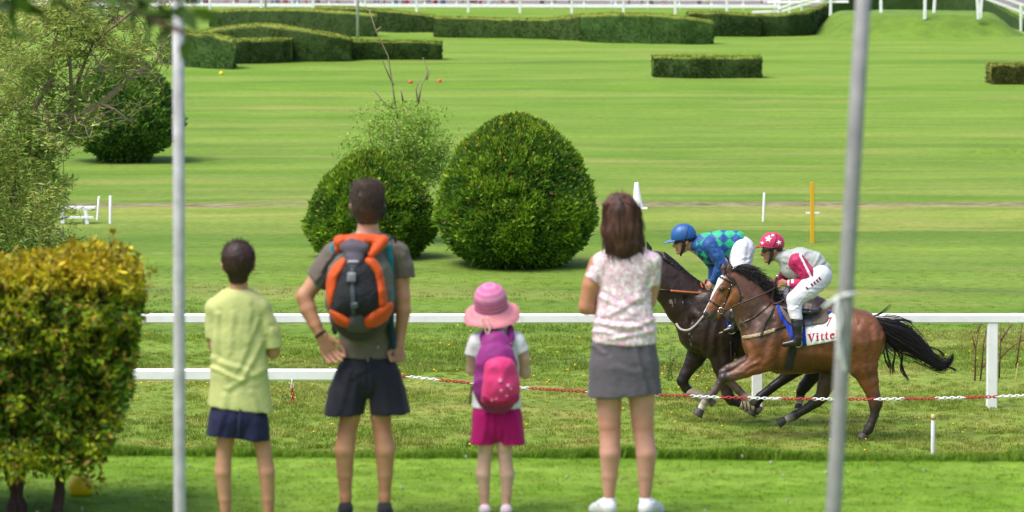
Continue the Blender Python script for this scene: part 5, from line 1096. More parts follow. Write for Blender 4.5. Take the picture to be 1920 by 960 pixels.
for (x, y, r_) in ((938, 714, 3.6), (953, 723, 3), (958, 729, 2.5), (940, 733, 3), (931, 748, 2.2), (922, 751, 2.5), (950, 743, 2)): patch('printed_flower', [(x + r_*(1 + .25*math.cos(5*a))*math.cos(a), y + r_*(1 + .25*math.cos(5*a))*math.sin(a)) for a in np.linspace(0, 6.28, 16)[:-1]], bv, gy0, wm, pk, 0.062 if y < 740 else .07, 2, thick=.004)
for pts in ([(913, 618, -14), (906, 632, -22), (908, 650, -30)], [(957, 616, -14), (958, 632, -22), (954, 650, -30)]): q = Fig(gy0, 4); q.ch([(x, y, d, 7, 5) for x, y, d in pts], k=4); q.build('shoulder_strap', cloth('purple_webbing', (0.24, 0.02, 0.19)), pk, PV, usecol=False)
q = Fig(gy0, 3); q.ch([(918, 626, -22, 6, 4), (940, 625, -22, 6, 4)], k=3); q.build('name_label', M('white_label', (0.7, 0.7, 0.75), .6), pk, 0.005, usecol=False)
for x in (910, 958): q = Fig(gy0, 3); q.ch([(x, 616, -12, 5, 5)], k=3); q.build('strap_buckle', M('black_buckle', (0.02, 0.02, 0.03), .4), pk, 0.005, usecol=False)
tube3('hanging_strap', [f.pt(886, 722, -36), f.pt(882, 742, -38), f.pt(880, 758, -36)], 0.005, BK, pk)
# ---------------------------------------------------------------- woman
wy = 19.55
root = thing('person', 'woman with brown shoulder length hair, floral blouse and grey skirt, arms folded', 'person', (W(1170, 0, wy).x, wy, T0), 'family watching from the lawn')
f = Fig(wy, 7); SW = (0.62, 0.32, 0.24)
head_back(f, 1165, 402, 29, 40, 33, SW, ears=False); f.ch([(1168, 430, 2, 16, 18), (1170, 470, 2, 18, 18)], SW, k=10)
f.ch([(1170, 510, 0, 50, 28), (1170, 570, 0, 42, 26), (1170, 650, 0, 50, 32), (1170, 690, 0, 52, 34)], SW, k=14)
f.ch([(1122, 495, 0, 18), (1108, 535, -2, 16.5), (1100, 575, 0, 14.5)], (0.50, 0.23, 0.13)); f.ch([(1100, 576, 0, 14), (1120, 580, 24, 11.5), (1165, 570, 40, 8)], (0.50, 0.23, 0.13))
f.ch([(1222, 495, 2, 17), (1224, 535, 12, 13), (1218, 565, 22, 12)], SW); f.ch([(1218, 566, 22, 11), (1190, 562, 44, 9), (1160, 556, 50, 8)], SW)
hand(f, 1165, 568, 42, (1, -.1, 0), (0, -1, 0), (-.2, 0, -1), 52, SW, curl=.5); hand(f, 1160, 556, 52, (-1, -.1, 0), (0, -1, 0), (.2, 0, -1), 52, SW, curl=.5)
f.ch([(1114, 560, 8, 7), (1119, 578, 6, 6)], SW, k=3)
for s_, xs_ in ((-1, ((1141, 720), (1143, 795), (1144, 815), (1144, 850), (1143, 890), (1142, 928))), (1, ((1202, 720), (1205, 795), (1207, 815), (1212, 845), (1211, 890), (1210, 928)))):
    f.ch([(xs_[0][0], 720, 0, 27, 30), (xs_[1][0], 795, 0, 20.5, 21), (xs_[2][0], 815, 0, 18.8, 19.5), (xs_[3][0], 850, -5, 19.5, 20), (xs_[4][0], 890, -2, 15, 16), (xs_[5][0], 928, 0, 11, 13)], SW); f.ch([(xs_[5][0], 945, 0, 10, 12), (xs_[5][0]+s_*6, 955, 34, 10, 8)], SW)
f.build('body', skin, root, PV, knees, smooth=6); face_bits(f, 1165, 402, 29, 40, 33, root)
h = Fig(wy, 9); h.ch([(1164, 397, -2, 35, 37), (1165, 432, -6, 37, 34), (1170, 458, -10, 33, 28), (1168, 473, -12, 19, 18)], k=10); h.ch([(1136, 430, 0, 9, 20), (1142, 458, 0, 8, 16)], k=8); h.ch([(1196, 430, 0, 9, 20), (1199, 455, 2, 7, 16), (1205, 458, 0, 4, 8)], k=8)
h.build('hair', hairm, root, PV, hair_col((0.022, 0.010, 0.008), (0.115, 0.045, 0.028), 26), smooth=1, disp=lambda V: 0.007*vnoise(V*[38, 38, 6], 1) + .004*vnoise(V*[90, 90, 14], 2))
def wroot(u, g): a = g.uniform(-1, 1); return f.pt(1165 + a*36, 425 + g.uniform(-45, 30), -20 - 14*(1-a*a) + 0)
hair_strands('hair_strands', wroot, lambda u, g, a: a + np.array([(a[0]-f.pt(1165, 0)[0])*0.05 + g.normal()*.010 + 0.012, g.normal()*.01 + .01, -g.uniform(.06, .13)]), 1500, 0.0016, M('hair_strand', (0.075, 0.03, 0.02), 0.5, .3, 5), root, 6)
hair_strands('flyaway_hair', lambda u, g: f.pt(1164 + (x := g.uniform(-1, 1))*34, 397 - 34*math.sqrt(max(0, 1-x*x)) + g.uniform(0, 5), g.uniform(-15, 15)), lambda u, g, a: a + g.normal(size=3)*.012 + np.array([0.006, 0, .012]), 250, 0.0009, M('hair_light', (0.30, 0.15, 0.09), 0.5), root, 4)
# floral blouse
fm, t, p = mat_base('floral_cotton'); tc = t.nodes.new('ShaderNodeTexCoord'); v1 = t.nodes.new('ShaderNodeTexVoronoi'); v1.inputs['Scale'].default_value = 34; t.links.new(tc.outputs['Object'], v1.inputs['Vector'])
nn = noise_node(t, 48, 3, tc.outputs['Object'], .6); n2 = noise_node(t, 32, 3, tc.outputs['Object'], .6)
c = mixc(t, ramp(t, nn.outputs['Fac'], [(0.48, 0), (0.58, 1)]), (0.68, 0.54, 0.60), (0.58, 0.33, 0.43)); c = mixc(t, ramp(t, n2.outputs['Fac'], [(0.56, 0), (0.63, .8)]), c, (0.60, 0.52, 0.48))
c = mixc(t, ramp(t, v1.outputs['Distance'], [(0.10, 0.6), (0.24, 0)]), c, (0.60, 0.22, 0.34)); n3 = noise_node(t, 46, 2, tc.outputs['Object'], .6); c = mixc(t, ramp(t, n3.outputs['Fac'], [(0.54, 0), (0.6, .9)]), c, (0.86, 0.82, 0.82))
t.links.new(c, p.inputs['Base Color']); p.inputs['Roughness'].default_value = .85; p.inputs['Specular IOR Level'].default_value = .2
bnn = noise_node(t, 14, 3, tc.outputs['Object']); bp = t.nodes.new('ShaderNodeBump'); bp.inputs['Distance'].default_value = .005; t.links.new(bnn.outputs['Fac'], bp.inputs['Height']); t.links.new(bp.outputs[0], p.inputs['Normal'])
s_ = Fig(wy, 9); s_.ch([(1128, 489, 0, 15, 22), (1150, 480, 2, 17, 24), (1170, 476, 2, 17, 24), (1192, 478, 2, 18, 24), (1220, 488, 2, 17, 22)], k=10)
s_.ch([(1171, 512, 0, 53, 32), (1170, 568, 0, 48, 30), (1171, 610, 0, 54, 35), (1171, 660, 0, 62, 40)], k=14)
s_.ch([(1126, 494, 0, 19, 21), (1112, 530, -1, 19, 20)], k=7, cut=(1113, 525, -.5, 1)); s_.ch([(1222, 492, 2, 18, 20), (1222, 540, 8, 15, 17)], k=7, cut=(1222, 536, .1, 1))
def wf(V): z = V[:, 2]; low = np.clip((HC - (575-YH)*wy/F - z)/0.12, 0, 1); q = vnoise(V*[5, 5, 26], 31); return (0.006*(1-np.abs(q)*2) * low + 0.003*(1 - np.abs(vnoise(V*[7, 7, 10], 3))*2)*(1-low))
s_.build('blouse', fm, root, PV, cuts=((1171, 643.5, -.02, 1),), disp=creases([(1114, 604, 1200, 614, .008, 4), (1226, 600, 1160, 622, .007, 4), (1112, 620, 1180, 630, .008, 4), (1228, 618, 1150, 636, .007, 4), (1206, 556, 1140, 590, .006, 5), (1128, 556, 1190, 588, .006, 5), (1215, 500, 1196, 560, .005, 5), (1128, 500, 1140, 560, .005, 5), (1112, 505, 1120, 535, .005, 4)], wf), usecol=False)
p_ = Fig(wy, 8); p_.ch([(1170, 645, 0, 60, 37), (1171, 690, 0, 66, 42), (1172, 760, 0, 72, 46)], k=10)
p_.build('skirt', cloth('grey_twill', (0.115, 0.105, 0.125), var=.07), root, PV, cuts=((1171, 636, 0, -1), (1171, 741, .05, 1)), disp=creases([(1190, 645, 1214, 738, .008, 5), (1130, 650, 1160, 740, .006, 8), (1215, 650, 1232, 735, .006, 6), (1112, 648, 1135, 664, .007, 4), (1150, 690, 1200, 700, .003, 6)], folds(0.003, 5, seed=33, sl=(1.2, 1.2, .25))), usecol=False)
for sx, tx, nm in ((1142, 1118, 0), (1211, 1232, 1)):
    q = Fig(wy, 4); q.ch([(sx, 930, 0, 12.5, 14), (sx, 948, 0, 13.5, 15)], (0.82, 0.82, 0.86), k=4, cut=(sx, 933, 0, -1)); q.build('sock', cloth('white_sock', attr=True, var=.03), root, PV, cuts=((sx, 933, 0, -1),))
    q = Fig(wy, 5); q.ch([(sx, 953, -12, 16, 15), ((sx+tx)/2, 952, 14, 16, 15), (tx, 957, 40, 15, 14)], (0.74, 0.74, 0.78), k=6); q.ch([(sx-(14 if nm == 0 else -12), 942, 2, 7, 12)], (0.72, 0.72, 0.75), k=5); _, shb = q.build('shoe', cloth('white_leather', attr=True, var=.03, rough=.5), root, PV, cuts=((sx, 966, 0, 1),), ret=True)
# ================================================================== horses
coat = M('horse_coat', attr=True, rough=0.40, var=0.22, vscale=6, bump=0.016, bscale=7, sheen=0.0, spec=0.45)
hoofm = M('hoof_horn', (0.06, 0.05, 0.045), 0.6, 0.25, 30, .001, 80)
HD1 = {}
def hoof(Y, x0, y0, x1, y1, d, r, parent, col=None):
    """(x0,y0) coronet, (x1,y1) sole centre"""
    f = Fig(Y, 2); f.ch([(x0, y0, d, r*0.72, r*.8), (x1, y1, d, r*1.05, r)], k=2); L = math.hypot(x1-x0, y1-y0)
    f.build('hoof', hoofm, parent, 0.005, cuts=((x1, y1, (x1-x0)/L, (y1-y0)/L), (x0-(x1-x0)*.25, y0-(y1-y0)*.25, -(x1-x0)/L, -(y1-y0)/L)), usecol=False)
# ---------------------------------------------------------------- bay horse in front
YA = 40.0
B1 = (0.165, 0.058, 0.021); B2 = (0.10, 0.042, 0.024); BKc = (0.030, 0.020, 0.020); BN = (0.085, 0.052, 0.045)
bay = thing('horse', 'galloping bay horse in front with a white blaze, black mane and flying black tail', 'horse', (W(1520, 0, YA).x, YA, 0), 'galloping race horses')
f = Fig(YA, 9)
f.ch([(1433, 640, 0, 41, 31), (1462, 636, 0, 62, 41), (1510, 641, 0, 56, 46), (1560, 639, 0, 55, 47), (1609, 635, 0, 51, 43)], B1, k=16)
f.ch([(1441, 614, 0, 49, 29), (1419, 587, 0, 41, 21), (1402, 557, -1, 31, 15.5), (1387, 535, -2, 23, 12.5)], B2, k=14)
f.ch([(1374, 521, -3, 13.5, 11), (1360, 530, -4, 15, 12)], B1, k=6)
f.ch([(1360, 532, -4, 15, 12), (1347, 556, -6, 13, 9), (1336, 577, -8, 10.5, 8), (1329, 589, -9, 10.5, 8.5)], (0.20, 0.075, 0.03), k=6)
f.ch([(1376, 549, -5, 18, 10.5), (1370, 562, -6, 11, 8), (1345, 592, -8, 6.5, 6)], (0.27, 0.10, 0.03), k=7)
f.ch([(1337, 600, -8, 5, 5)], (0.05, 0.04, 0.04), k=5); f.ch([(1352, 541, -15.5, 3.4, 2.5), (1360, 539, -15.5, 2.5, 2)], (0.12, 0.05, 0.03), k=3)
for x0, y0, x1, y1, d0, d1 in ((1368, 514, 1368.5, 490, -9, -11), (1358, 513, 1356, 493, 3, 4)): f.ch([(x0, y0, d0, 4, 3), ((x0+x1)/2, (y0+y1)/2, (d0+d1)/2, 5.2, 2.6), (x1, y1, d1, 1.2, 1)], (0.10, 0.05, 0.035), k=2.5)
f.ch([(1452, 598, -24, 26, 14), (1430, 650, -27, 27, 15)], B1, k=12); f.ch([(1440, 640, 24, 30, 14)], B1, k=12)
def leg(f, pts, cols, k=11.4):
    n0 = None
    for i in range(len(pts)-1):
        f.ch([pts[i], pts[i+1]], cols[min(i, len(cols)-1)], k=k); n0 = n0 or f.n; f.p[-1]['g'] = n0
Pk = (0.11, 0.07, 0.06); WHc = (0.62, 0.55, 0.48)
leg(f, [(1440, 668, -25, 29, 16), (1421, 682, -27, 19.5, 14), (1396, 695, -27, 13.5, 11), (1370, 706, -27, 9.5, 9), (1357, 709, -27, 10.5, 9.5), (1350, 718, -27, 8, 7.5), (1340, 733, -27, 6.8, 6.5), (1326, 750, -27, 7.2, 7), (1322, 755, -27, 7.5, 7.5), (1314, 766, -27, 5.8, 6)], [B1, B1, (0.15, 0.07, 0.04), (0.05, 0.03, 0.03), BKc, BN, BN, BKc, WHc])
leg(f, [(1434, 668, 24, 26, 15), (1402, 681, 24, 15, 12), (1366, 692, 24, 9.5, 9), (1358, 699, 24, 10, 9), (1366, 712, 24, 8, 7), (1383, 730, 24, 7.5, 7), (1396, 744, 24, 7.5, 7), (1407, 749, 24, 6, 6)], [B2, B2, BKc, Pk, Pk, Pk, WHc])
leg(f, [(1611, 642, -22, 46, 28), (1617, 682, -26, 29, 18), (1629, 714, -26, 18, 12), (1637, 740, -26, 12.5, 10), (1642, 757, -26, 12.5, 9.5), (1640, 778, -26, 8, 7.5), (1631, 800, -26, 8, 8), (1628, 806, -26, 8.2, 8), (1622, 813, -26, 6.5, 6.5)], [B1, B1, (0.20, 0.07, 0.025), (0.10, 0.045, 0.025), BKc, BKc, BKc, BKc])
f.ch([(1642, 748, -26, 6, 5), (1650, 752, -26, 3.6, 3.5)], BKc, k=5)
leg(f, [(1592, 650, 20, 38, 24), (1564, 690, 24, 26, 17), (1549, 722, 24, 16, 12), (1540, 744, 24, 11.5, 10), (1532, 752, 24, 11, 9), (1512, 766, 24, 8, 7.5), (1490, 779, 24, 8.2, 8), (1484, 782, 24, 8, 8), (1474, 787, 24, 6.2, 6.5)], [B2, B2, B2, (0.06, 0.035, 0.025), BKc, (0.04, .028, .025), BKc, WHc])
f.ch([(1560, 595, 0, 30, 26), (1612, 612, 0, 28, 34)], B1, k=14)            # loin and croup
f.ch([(1640, 604, 0, 9, 8), (1658, 608, 0, 7, 6)], BKc, k=6)                 # dock
f.ch([(1446, 698, -24, 3, 3), (1478, 672, -52, 3, 4), (1500, 655, -56, 2, 4)], B1, k=8, sub=True)
f.ch([(1582, 668, -54, 2.5, 5), (1588, 700, -44, 3, 6)], B1, k=10, sub=True); f.ch([(1408, 600, -28, 2, 4), (1398, 640, -34, 2, 5)], B1, k=9, sub=True)
f.ch([(1422, 671, -46, 2, 3), (1396, 684, -42, 1.5, 3)], B1, k=7, sub=True); f.ch([(1640, 640, -58, 3, 6), (1632, 690, -50, 2, 5)], B1, k=10, sub=True)
f.ch([(1370, 549, -17, 1.4, 2), (1358, 566, -17, 1.2, 2)], B1, k=5, sub=True)
def bay_paint(px, py, d, col, V):
    n_ = vnoise(V*4, 3)[:, None]; c = col*(1 + .2*n_); by = np.clip((py - 660)/30, 0, 1)*(px > 1450)*(px < 1590); c = c*(1-by[:, None]*.35); rp = np.clip(1 - np.hypot((px-1645)/26, (py-645)/60), 0, 1)[:, None]; c = c*(1 + rp*.45)  # darker belly; the rump's highlight is painted into the coat colour
    face = (px < 1366) & (py > 516) & (py < 612) & (px < 1366); edge = np.interp(py, [518, 530, 545, 560, 575, 590], [1354, 1347, 1338, 1329.5, 1322, 1317]); wdt = np.interp(py, [515, 525, 540, 570, 585, 592], [2, 7, 4, 4, 2.5, -5])
    bl = face & (px < edge + wdt) & (np.abs(d + 6) < 22); c[bl] = (0.75, 0.72, 0.70)
    muz = np.clip((py - 578)/10, 0, 1)*(px < 1356)*(py < 612)*(px < 1345)*(~bl); c = c*(1-muz[:, None]) + np.array((0.075, 0.06, 0.06))*muz[:, None]
    nk = np.clip(1.5 - 1.5*np.hypot((px-1428)/50, (py-605)/52), 0, .85)[:, None]; c = c*(1-nk) + np.array((0.082, 0.042, 0.032))*nk
    eye = np.clip(1 - np.hypot(px-1353, py-543)/9, 0, 1)[:, None]; c = c*(1-eye) + np.array((0.05, 0.03, 0.025))*eye
    fo = np.clip(1 - np.hypot((px-1392)/10, (py-618)/26), 0, 1)[:, None]*.7*(vnoise(V*26, 3) > .15)[:, None]; c = c*(1-fo) + np.array((0.5, 0.45, 0.42))*fo
    return np.clip(c, 0, 1)
musc = creases([(1405, 640, 1428, 690, -.012, 7), (1448, 605, 1432, 672, -.012, 6), (1470, 640, 1452, 690, -.014, 6), (1420, 560, 1452, 610, .010, 9), (1398, 570, 1420, 640, .010, 8), (1460, 676, 1400, 694, -.007, 4), (1500, 664, 1580, 672, .006, 7), (1585, 640, 1592, 690, -.014, 7), (1632, 610, 1642, 690, -.009, 5), (1612, 620, 1625, 690, .008, 9), (1652, 620, 1640, 690, -.006, 4), (1620, 700, 1634, 735, .005, 4), (1480, 655, 1490, 690, .004, 4), (1520, 655, 1528, 690, .004, 4), (1538, 655, 1546, 690, .004, 4), (1392, 560, 1402, 585, -.005, 3), (1366, 556, 1350, 580, -.005, 3), (1345, 550, 1333, 574, .004, 3), (1420, 680, 1380, 702, .005, 3)], lambda V: .0035*vnoise(V*11, 4) + .002*vnoise(V*25, 5))
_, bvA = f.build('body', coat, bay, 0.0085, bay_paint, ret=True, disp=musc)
for a in ((1314, 767, 1308, 777, -27, 10), (1410, 751, 1418, 758, 24, 9), (1621, 813, 1617, 821, -26, 10.5), (1470, 788, 1458, 795, 24, 9.5)): hoof(YA, *a, bay)
def ball(f, name, x, y, d, r, mat, parent): mb = MB(); r_ = r*f.s; mb.lathe([(r_*math.sin(a), -r_*math.cos(a)) for a in np.linspace(0.1, 3.04, 9)], f.pt(x, y, d), 12); return mb.build(name, mat, parent, True)
eyem = M('horse_eye', (0.012, 0.008, 0.008), 0.12, 0.02)
hb = cast(bvA, 1354, 543, YA); mb = MB(); mb.lathe([(0.016*math.sin(a), -0.016*math.cos(a)) for a in np.linspace(.1, 3.04, 9)], hb + Vector((0, 0.004, 0)), 12); mb.build('eye', eyem, bay, True)
patch('nostril', smooth_poly([(1320, 586), (1325, 584), (1328, 588), (1324, 592), (1320, 591)]), bvA, YA, M('nostril_dark', (0.02, 0.012, 0.012), .8), bay, 0.003, 1.5)
hm = M('black_horse_hair', (0.018, 0.014, 0.016), 0.45, 0.3, 30, spec=.4)
CR = smooth_poly([(1372, 508), (1385, 506), (1400, 514), (1416, 527), (1430, 543), (1444, 560)], False)
def on_path(P, u): i = u*(len(P)-1); k = min(int(i), len(P)-2); return P[k] + (P[k+1]-P[k])*(i-k)
def mroot(u, g): p = on_path(CR, u); return f.pt(p[0] + g.normal()*1.5, p[1] + 3 + g.normal()*2, g.uniform(-6, 3))
def mtip(u, g, a): s_ = f.s; return a + np.array([(8 + 26*g.uniform())*s_ + .02*g.normal(), -g.uniform(-.02, .07), (g.uniform(-14, 12) + 3)*s_])
def mmid(u, g, a, b): return (a+b)/2 + np.array([0, 0, g.uniform(.02, .08)])
hair_strands('mane', mroot, mtip, 1500, 0.004, hm, bay, 6, 0.02, 0.1, np.random.default_rng(2), mmid)
q = Fig(YA, 6); q.ch([(p[0]+4, p[1]+4, -1, 8, 7) for p in CR[::3]]); q.build('mane_base', hm, bay, 0.008, usecol=False, disp=lambda V: .015*vnoise(V*16, 2))
hair_strands('forelock', lambda u, g: f.pt(1362 + g.normal()*2, 510 + g.normal()*2, -5 + g.normal()*3), lambda u, g, a: a + np.array([g.normal()*.02 - .01, -.03, -g.uniform(.03, .09)]), 90, 0.003, hm, bay, 5)
TL = smooth_poly([(1640, 600), (1660, 615), (1685, 629), (1712, 643), (1737, 663), (1757, 681), (1774, 682), (1788, 668)], False); TW = [8, 15, 17, 15, 13, 11, 9, 5]
def troot(u, g): a = g.uniform(0, .12); p = on_path(TL, a); return f.pt(p[0], p[1] + g.normal()*4, g.normal()*4)
V = []; Fc = []; g = np.random.default_rng(9)
for i in range(2000):
    e = min(1.0, g.beta(3.2, 1.1)*1.08) if i > 260 else g.uniform(.1, .5); o_ = g.normal()*0.55; od = g.normal()*0.5; n_ = 14; stray = g.uniform(0.9, 2.0) if i % 6 == 0 else 1.0; o = len(V); s0 = g.uniform(0, .15)
    for j in range(n_):
        t = s0 + (e - s0)*j/(n_-1); p = on_path(TL, max(0, min(t, 1))); wv = np.interp(t*7, range(8), TW); x = p[0]; y = p[1] + o_*wv*stray*(0.4 + .6*math.sin(min(1, t*1.6)*math.pi*.8)) + 1.2*math.sin(t*14 + i)
        if i % 6 == 0: y += (t**2)*g.normal()*3; x += t*6*g.normal()*.3
        P = f.pt(x, y, od*wv*.8); r = (0.0034 if i > 260 else .0028)*(1-j/(n_-1))**.5 + .0005
        for k in range(3): a_ = i + k*2.094; V.append(P + np.array([math.cos(a_)*r, math.sin(a_)*r, math.sin(a_+.7)*r]))
    for j in range(n_-1):
        for k in range(3): Fc.append((o+3*j+k, o+3*j+(k+1) % 3, o+3*j+3+(k+1) % 3, o+3*j+3+k))
def wisps(paths, each, sp):
    global V, Fc
    for pth in paths:
        Pp = smooth_poly(pth, False)
        for i in range(each):
            o = len(V); ox, oy, od = g.normal(size=3)*sp; m = len(Pp)
            for j, p in enumerate(Pp):
                r = .0036*(1-j/(m-1))**.6 + .0006; c0 = f.pt(p[0] + ox*(j/m), p[1] + oy*(j/m) + g.normal()*.15, od)
                for k in range(3): a_ = i + k*2.094; V.append(c0 + np.array([math.cos(a_)*r, math.sin(a_)*r, math.sin(a_+.7)*r]))
            for j in range(m-1):
                for k in range(3): Fc.append((o+3*j+k, o+3*j+(k+1) % 3, o+3*j+3+(k+1) % 3, o+3*j+3+k))
wisps([[(1628, 596), (1645, 590), (1658, 582), (1670, 571)], [(1640, 600), (1670, 600), (1695, 600), (1712, 604)], [(1640, 604), (1672, 608), (1700, 612), (1712, 618)], [(1660, 640), (1664, 665), (1670, 690), (1669, 702)], [(1665, 640), (1678, 660), (1674, 685), (1676, 700)],
       [(1676, 645), (1688, 670), (1694, 695), (1704, 714)], [(1684, 645), (1692, 665), (1690, 690), (1697, 705)], [(1655, 650), (1660, 675), (1668, 690)], [(1700, 655), (1722, 668), (1738, 678)], [(1745, 650), (1762, 658), (1770, 668)], [(1700, 626), (1718, 628), (1728, 634)], [(1770, 688), (1785, 690), (1792, 694)]], 13, 2.2)
to = mesh_np('tail', np.array(V), np.array(Fc), hm, bay); to['kind'] = 'stuff'
# ---- tack of the bay
lea = M('dark_leather', (0.028, 0.016, 0.012), 0.45, 0.2, 30, .001, 120); metal = M('bright_metal', (0.6, 0.6, 0.6), 0.25, 0.05, metal=1.0); tan = M('tan_web', (0.42, 0.33, 0.20), 0.8, .1, 40)
br = thing('bridle', 'dark leather bridle and reins on the bay horse with the white blaze', 'bridle', tuple(f.pt(1360, 545, -15)))
strap('cheek_strap', [(1373, 522), (1369, 540), (1364, 556), (1356, 573), (1353, 580)], 3.4, bvA, YA, lea, br, 0.010)
strap('browband', [(1349, 519), (1357, 522), (1366, 527), (1373, 530)], 3.2, bvA, YA, lea, br, 0.012); strap('noseband', [(1327, 562), (1334, 565), (1342, 571), (1350, 576)], 2.8, bvA, YA, lea, br, 0.010)
strap('throat_strap', [(1374, 520), (1382, 535), (1388, 552), (1387, 566)], 2.2, bvA, YA, lea, br, 0.008); strap('headpiece', [(1360, 511), (1366, 517), (1374, 524), (1376, 534)], 5, bvA, YA, lea, br, 0.014)
for (x, y) in ((1372, 534), (1367, 541), (1358, 569)): p = cast(bvA, x, y, YA); mb = MB(); mb.lathe([(.002, -.006), (.009, 0), (.002, .006)], p + Vector((0, -.014, 0)), 10); mb.build('buckle', metal, br, True)
pb = np.array(cast(bvA, 1350, 577, YA)) + np.array([0.01, -0.03, -.03])
tube3('bit_ring', [pb + np.array([math.cos(a)*.033, -.006*math.sin(2*a), math.sin(a)*.033]) for a in np.linspace(0, 2*math.pi, 13)], 0.0055, metal, br, sm=1); tube3('chin_strap', [pb + np.array([-.03, 0, .02]), pb + np.array([0.0, .005, -.05]), pb + np.array([.03, 0, 0])], 0.007, lea, br)
rein = [pb + np.array([0.03, -.01, 0]), f.pt(1383, 571, -26), f.pt(1410, 560, -30), f.pt(1440, 547, -24), f.pt(1460, 536, -12)]
tube3('rein', rein, 0.0075, lea, br); tube3('rein', [f.pt(1330, 596, 2), f.pt(1380, 574, 14), f.pt(1430, 552, 14), f.pt(1448, 538, 6)], 0.007, lea, br)
tube3('rein_loop', [f.pt(1462, 535, -14), f.pt(1478, 538, -22), f.pt(1478, 552, -26), f.pt(1468, 563, -26), f.pt(1452, 570, -24), f.pt(1447, 560, -20)], 0.009, lea, br)
bp_ = thing('breastplate', 'tan and brown breast strap round the chest of the bay horse', 'strap', tuple(f.pt(1400, 630, -30)))
strap('chest_strap', [(1391.5, 633), (1410, 630), (1432, 625), (1453, 618)], 6.5, bvA, YA, tan, bp_, 0.010); strap('buckle_strap', [(1451, 619), (1470, 612), (1492, 604)], 5, bvA, YA, lea, bp_, 0.010)
strap('hanging_strap', [(1452, 571), (1444, 590), (1433, 610), (1427, 632)], 5, bvA, YA, lea, bp_, 0.013); strap('neck_strap', [(1390, 607), (1415, 594), (1440, 574), (1446, 567)], 2.6, bvA, YA, lea, bp_, 0.009)
strap('foam_streak', [(1391, 607), (1398, 603), (1405, 598)], [4, 3, .8], bvA, YA, M('sweat_foam', (0.55, 0.52, 0.5), .7), bp_, 0.008)
# saddle cloth
cl = thing('saddle_cloth', 'white saddle cloth with blue edge and red lettering on the bay horse', 'saddle cloth', tuple(f.pt(1520, 620, -56)))
blue = cloth('blue_cloth', (0.012, 0.05, 0.42), rough=.6, var=.1, bump=.006, bs=12); whc = cloth('white_cloth', (0.80, 0.80, 0.80), rough=.7, var=.03, bump=.008, bs=9)
wv_ = lambda x, y: 0.004*math.sin(x*.42 + y*.11)
patch('blue_border', [(1455, 572), (1461, 572), (1469, 590), (1477, 606), (1492, 612), (1509, 608), (1514, 647), (1502, 648), (1486, 642), (1480, 628), (1473, 612), (1464, 600)], bvA, YA, blue, cl, 0.014, 3, .005, fold=wv_)
whp = patch('white_panel', [(1509, 610), (1530, 608), (1547, 604), (1551, 592), (1560, 586), (1566, 590), (1571, 603), (1576, 622), (1577, 637), (1545, 643), (1513, 648.5), (1511, 630)], bvA, YA, whc, cl, 0.016, 3, .006, fold=wv_)
patch('blue_corner', [(1548, 584), (1560, 583), (1562, 588), (1553, 589)], bvA, YA, blue, cl, 0.014, 3)
redp = M('red_print', (0.55, 0.01, 0.03), 0.6, .03)
LET = {'V': [[(0, 1), (.42, 1), (.42, .92), (.34, .9), (.56, .3), (.72, .88), (.62, .92), (.62, 1), (1, 1), (1, .92), (.88, .88), (.56, -.04), (.44, -.04), (.1, .9), (0, .92)]],
       'i': [[(0, .66), (.66, .70), (.66, .1), (.9, .07), (.9, 0), (0, 0), (0, .07), (.22, .1), (.22, .58), (0, .6)], [(.2, .8), (.68, .8), (.68, 1.0), (.2, 1.0)]],
       't': [[(0, .6), (.25, .68), (.4, .95), (.6, .95), (.6, .69), (.95, .69), (.95, .6), (.6, .6), (.6, .15), (.75, .08), (1, .14), (1, .06), (.7, -.03), (.4, -.02), (.22, .1), (.22, .6)]],
       'e': [[(1, .38), (.36, .38), (.42, .14), (.62, .09), (.95, .2), (.98, .13), (.75, 0), (.45, -.03), (.15, .08), (0, .35), (.12, .6), (.4, .72), (.7, .7), (.92, .56)]],
       'l': [[(0, 1), (.7, 1.03), (.7, .1), (1, .07), (1, 0), (0, 0), (0, .07), (.25, .1), (.25, .92), (0, .94)]],
       '7': [[(0, 1), (1, 1), (1, .86), (.55, 0), (.2, 0), (.68, .8), (.2, .8), (.12, .7), (0, .7)]]}
def lettering(txt, x, y, widths, h, slope, parent, mat, off, gap=1.2, lean=0.0):
    for ch_, w_ in zip(txt, widths):
        for poly in LET[ch_]: patch('printed_letter', [(x + a*w_ + lean*b*h, y - b*h + slope*(a*w_)) for a, b in poly], bvA, YA, mat, parent, off, 2, thick=.003, fold=wv_)
        x += w_ + gap; y += slope*(w_ + gap)
lettering('Vittel', 1514, 641.5, [14.5, 6.6, 7.6, 7.6, 10.5, 6], 15, -0.145, whp, redp, 0.0245)
lettering('7', 1547, 612, [8], 17, -.1, whp, M('faded_red_print', (0.62, 0.16, 0.18), .6), 0.0245, lean=.28)
sd_ = thing('saddle', 'small black racing saddle with brown fleece pad on the bay horse', 'saddle', tuple(f.pt(1510, 590, -50)))
patch('fleece_pad', smooth_poly([(1463, 576), (1474, 578), (1500, 581), (1520, 584), (1545, 582), (1553, 590), (1551, 603), (1530, 609), (1500, 611), (1480, 606), (1470, 592)]), bvA, YA, cloth('fleece', (0.20, 0.15, 0.12), var=.15, bump=.01, bs=40), sd_, 0.028, 3, .012)
patch('saddle_flap', [(1480, 578), (1507, 582), (1507, 588), (1504, 612), (1484, 612)], bvA, YA, lea, sd_, 0.045, 3, .004); patch('girth_buckle_flap', [(1507, 594), (1523, 595), (1524, 609), (1507, 611)], bvA, YA, M('slate_leather', (0.07, 0.085, 0.11), .6, .2, 50), sd_, 0.044, 3, .003)
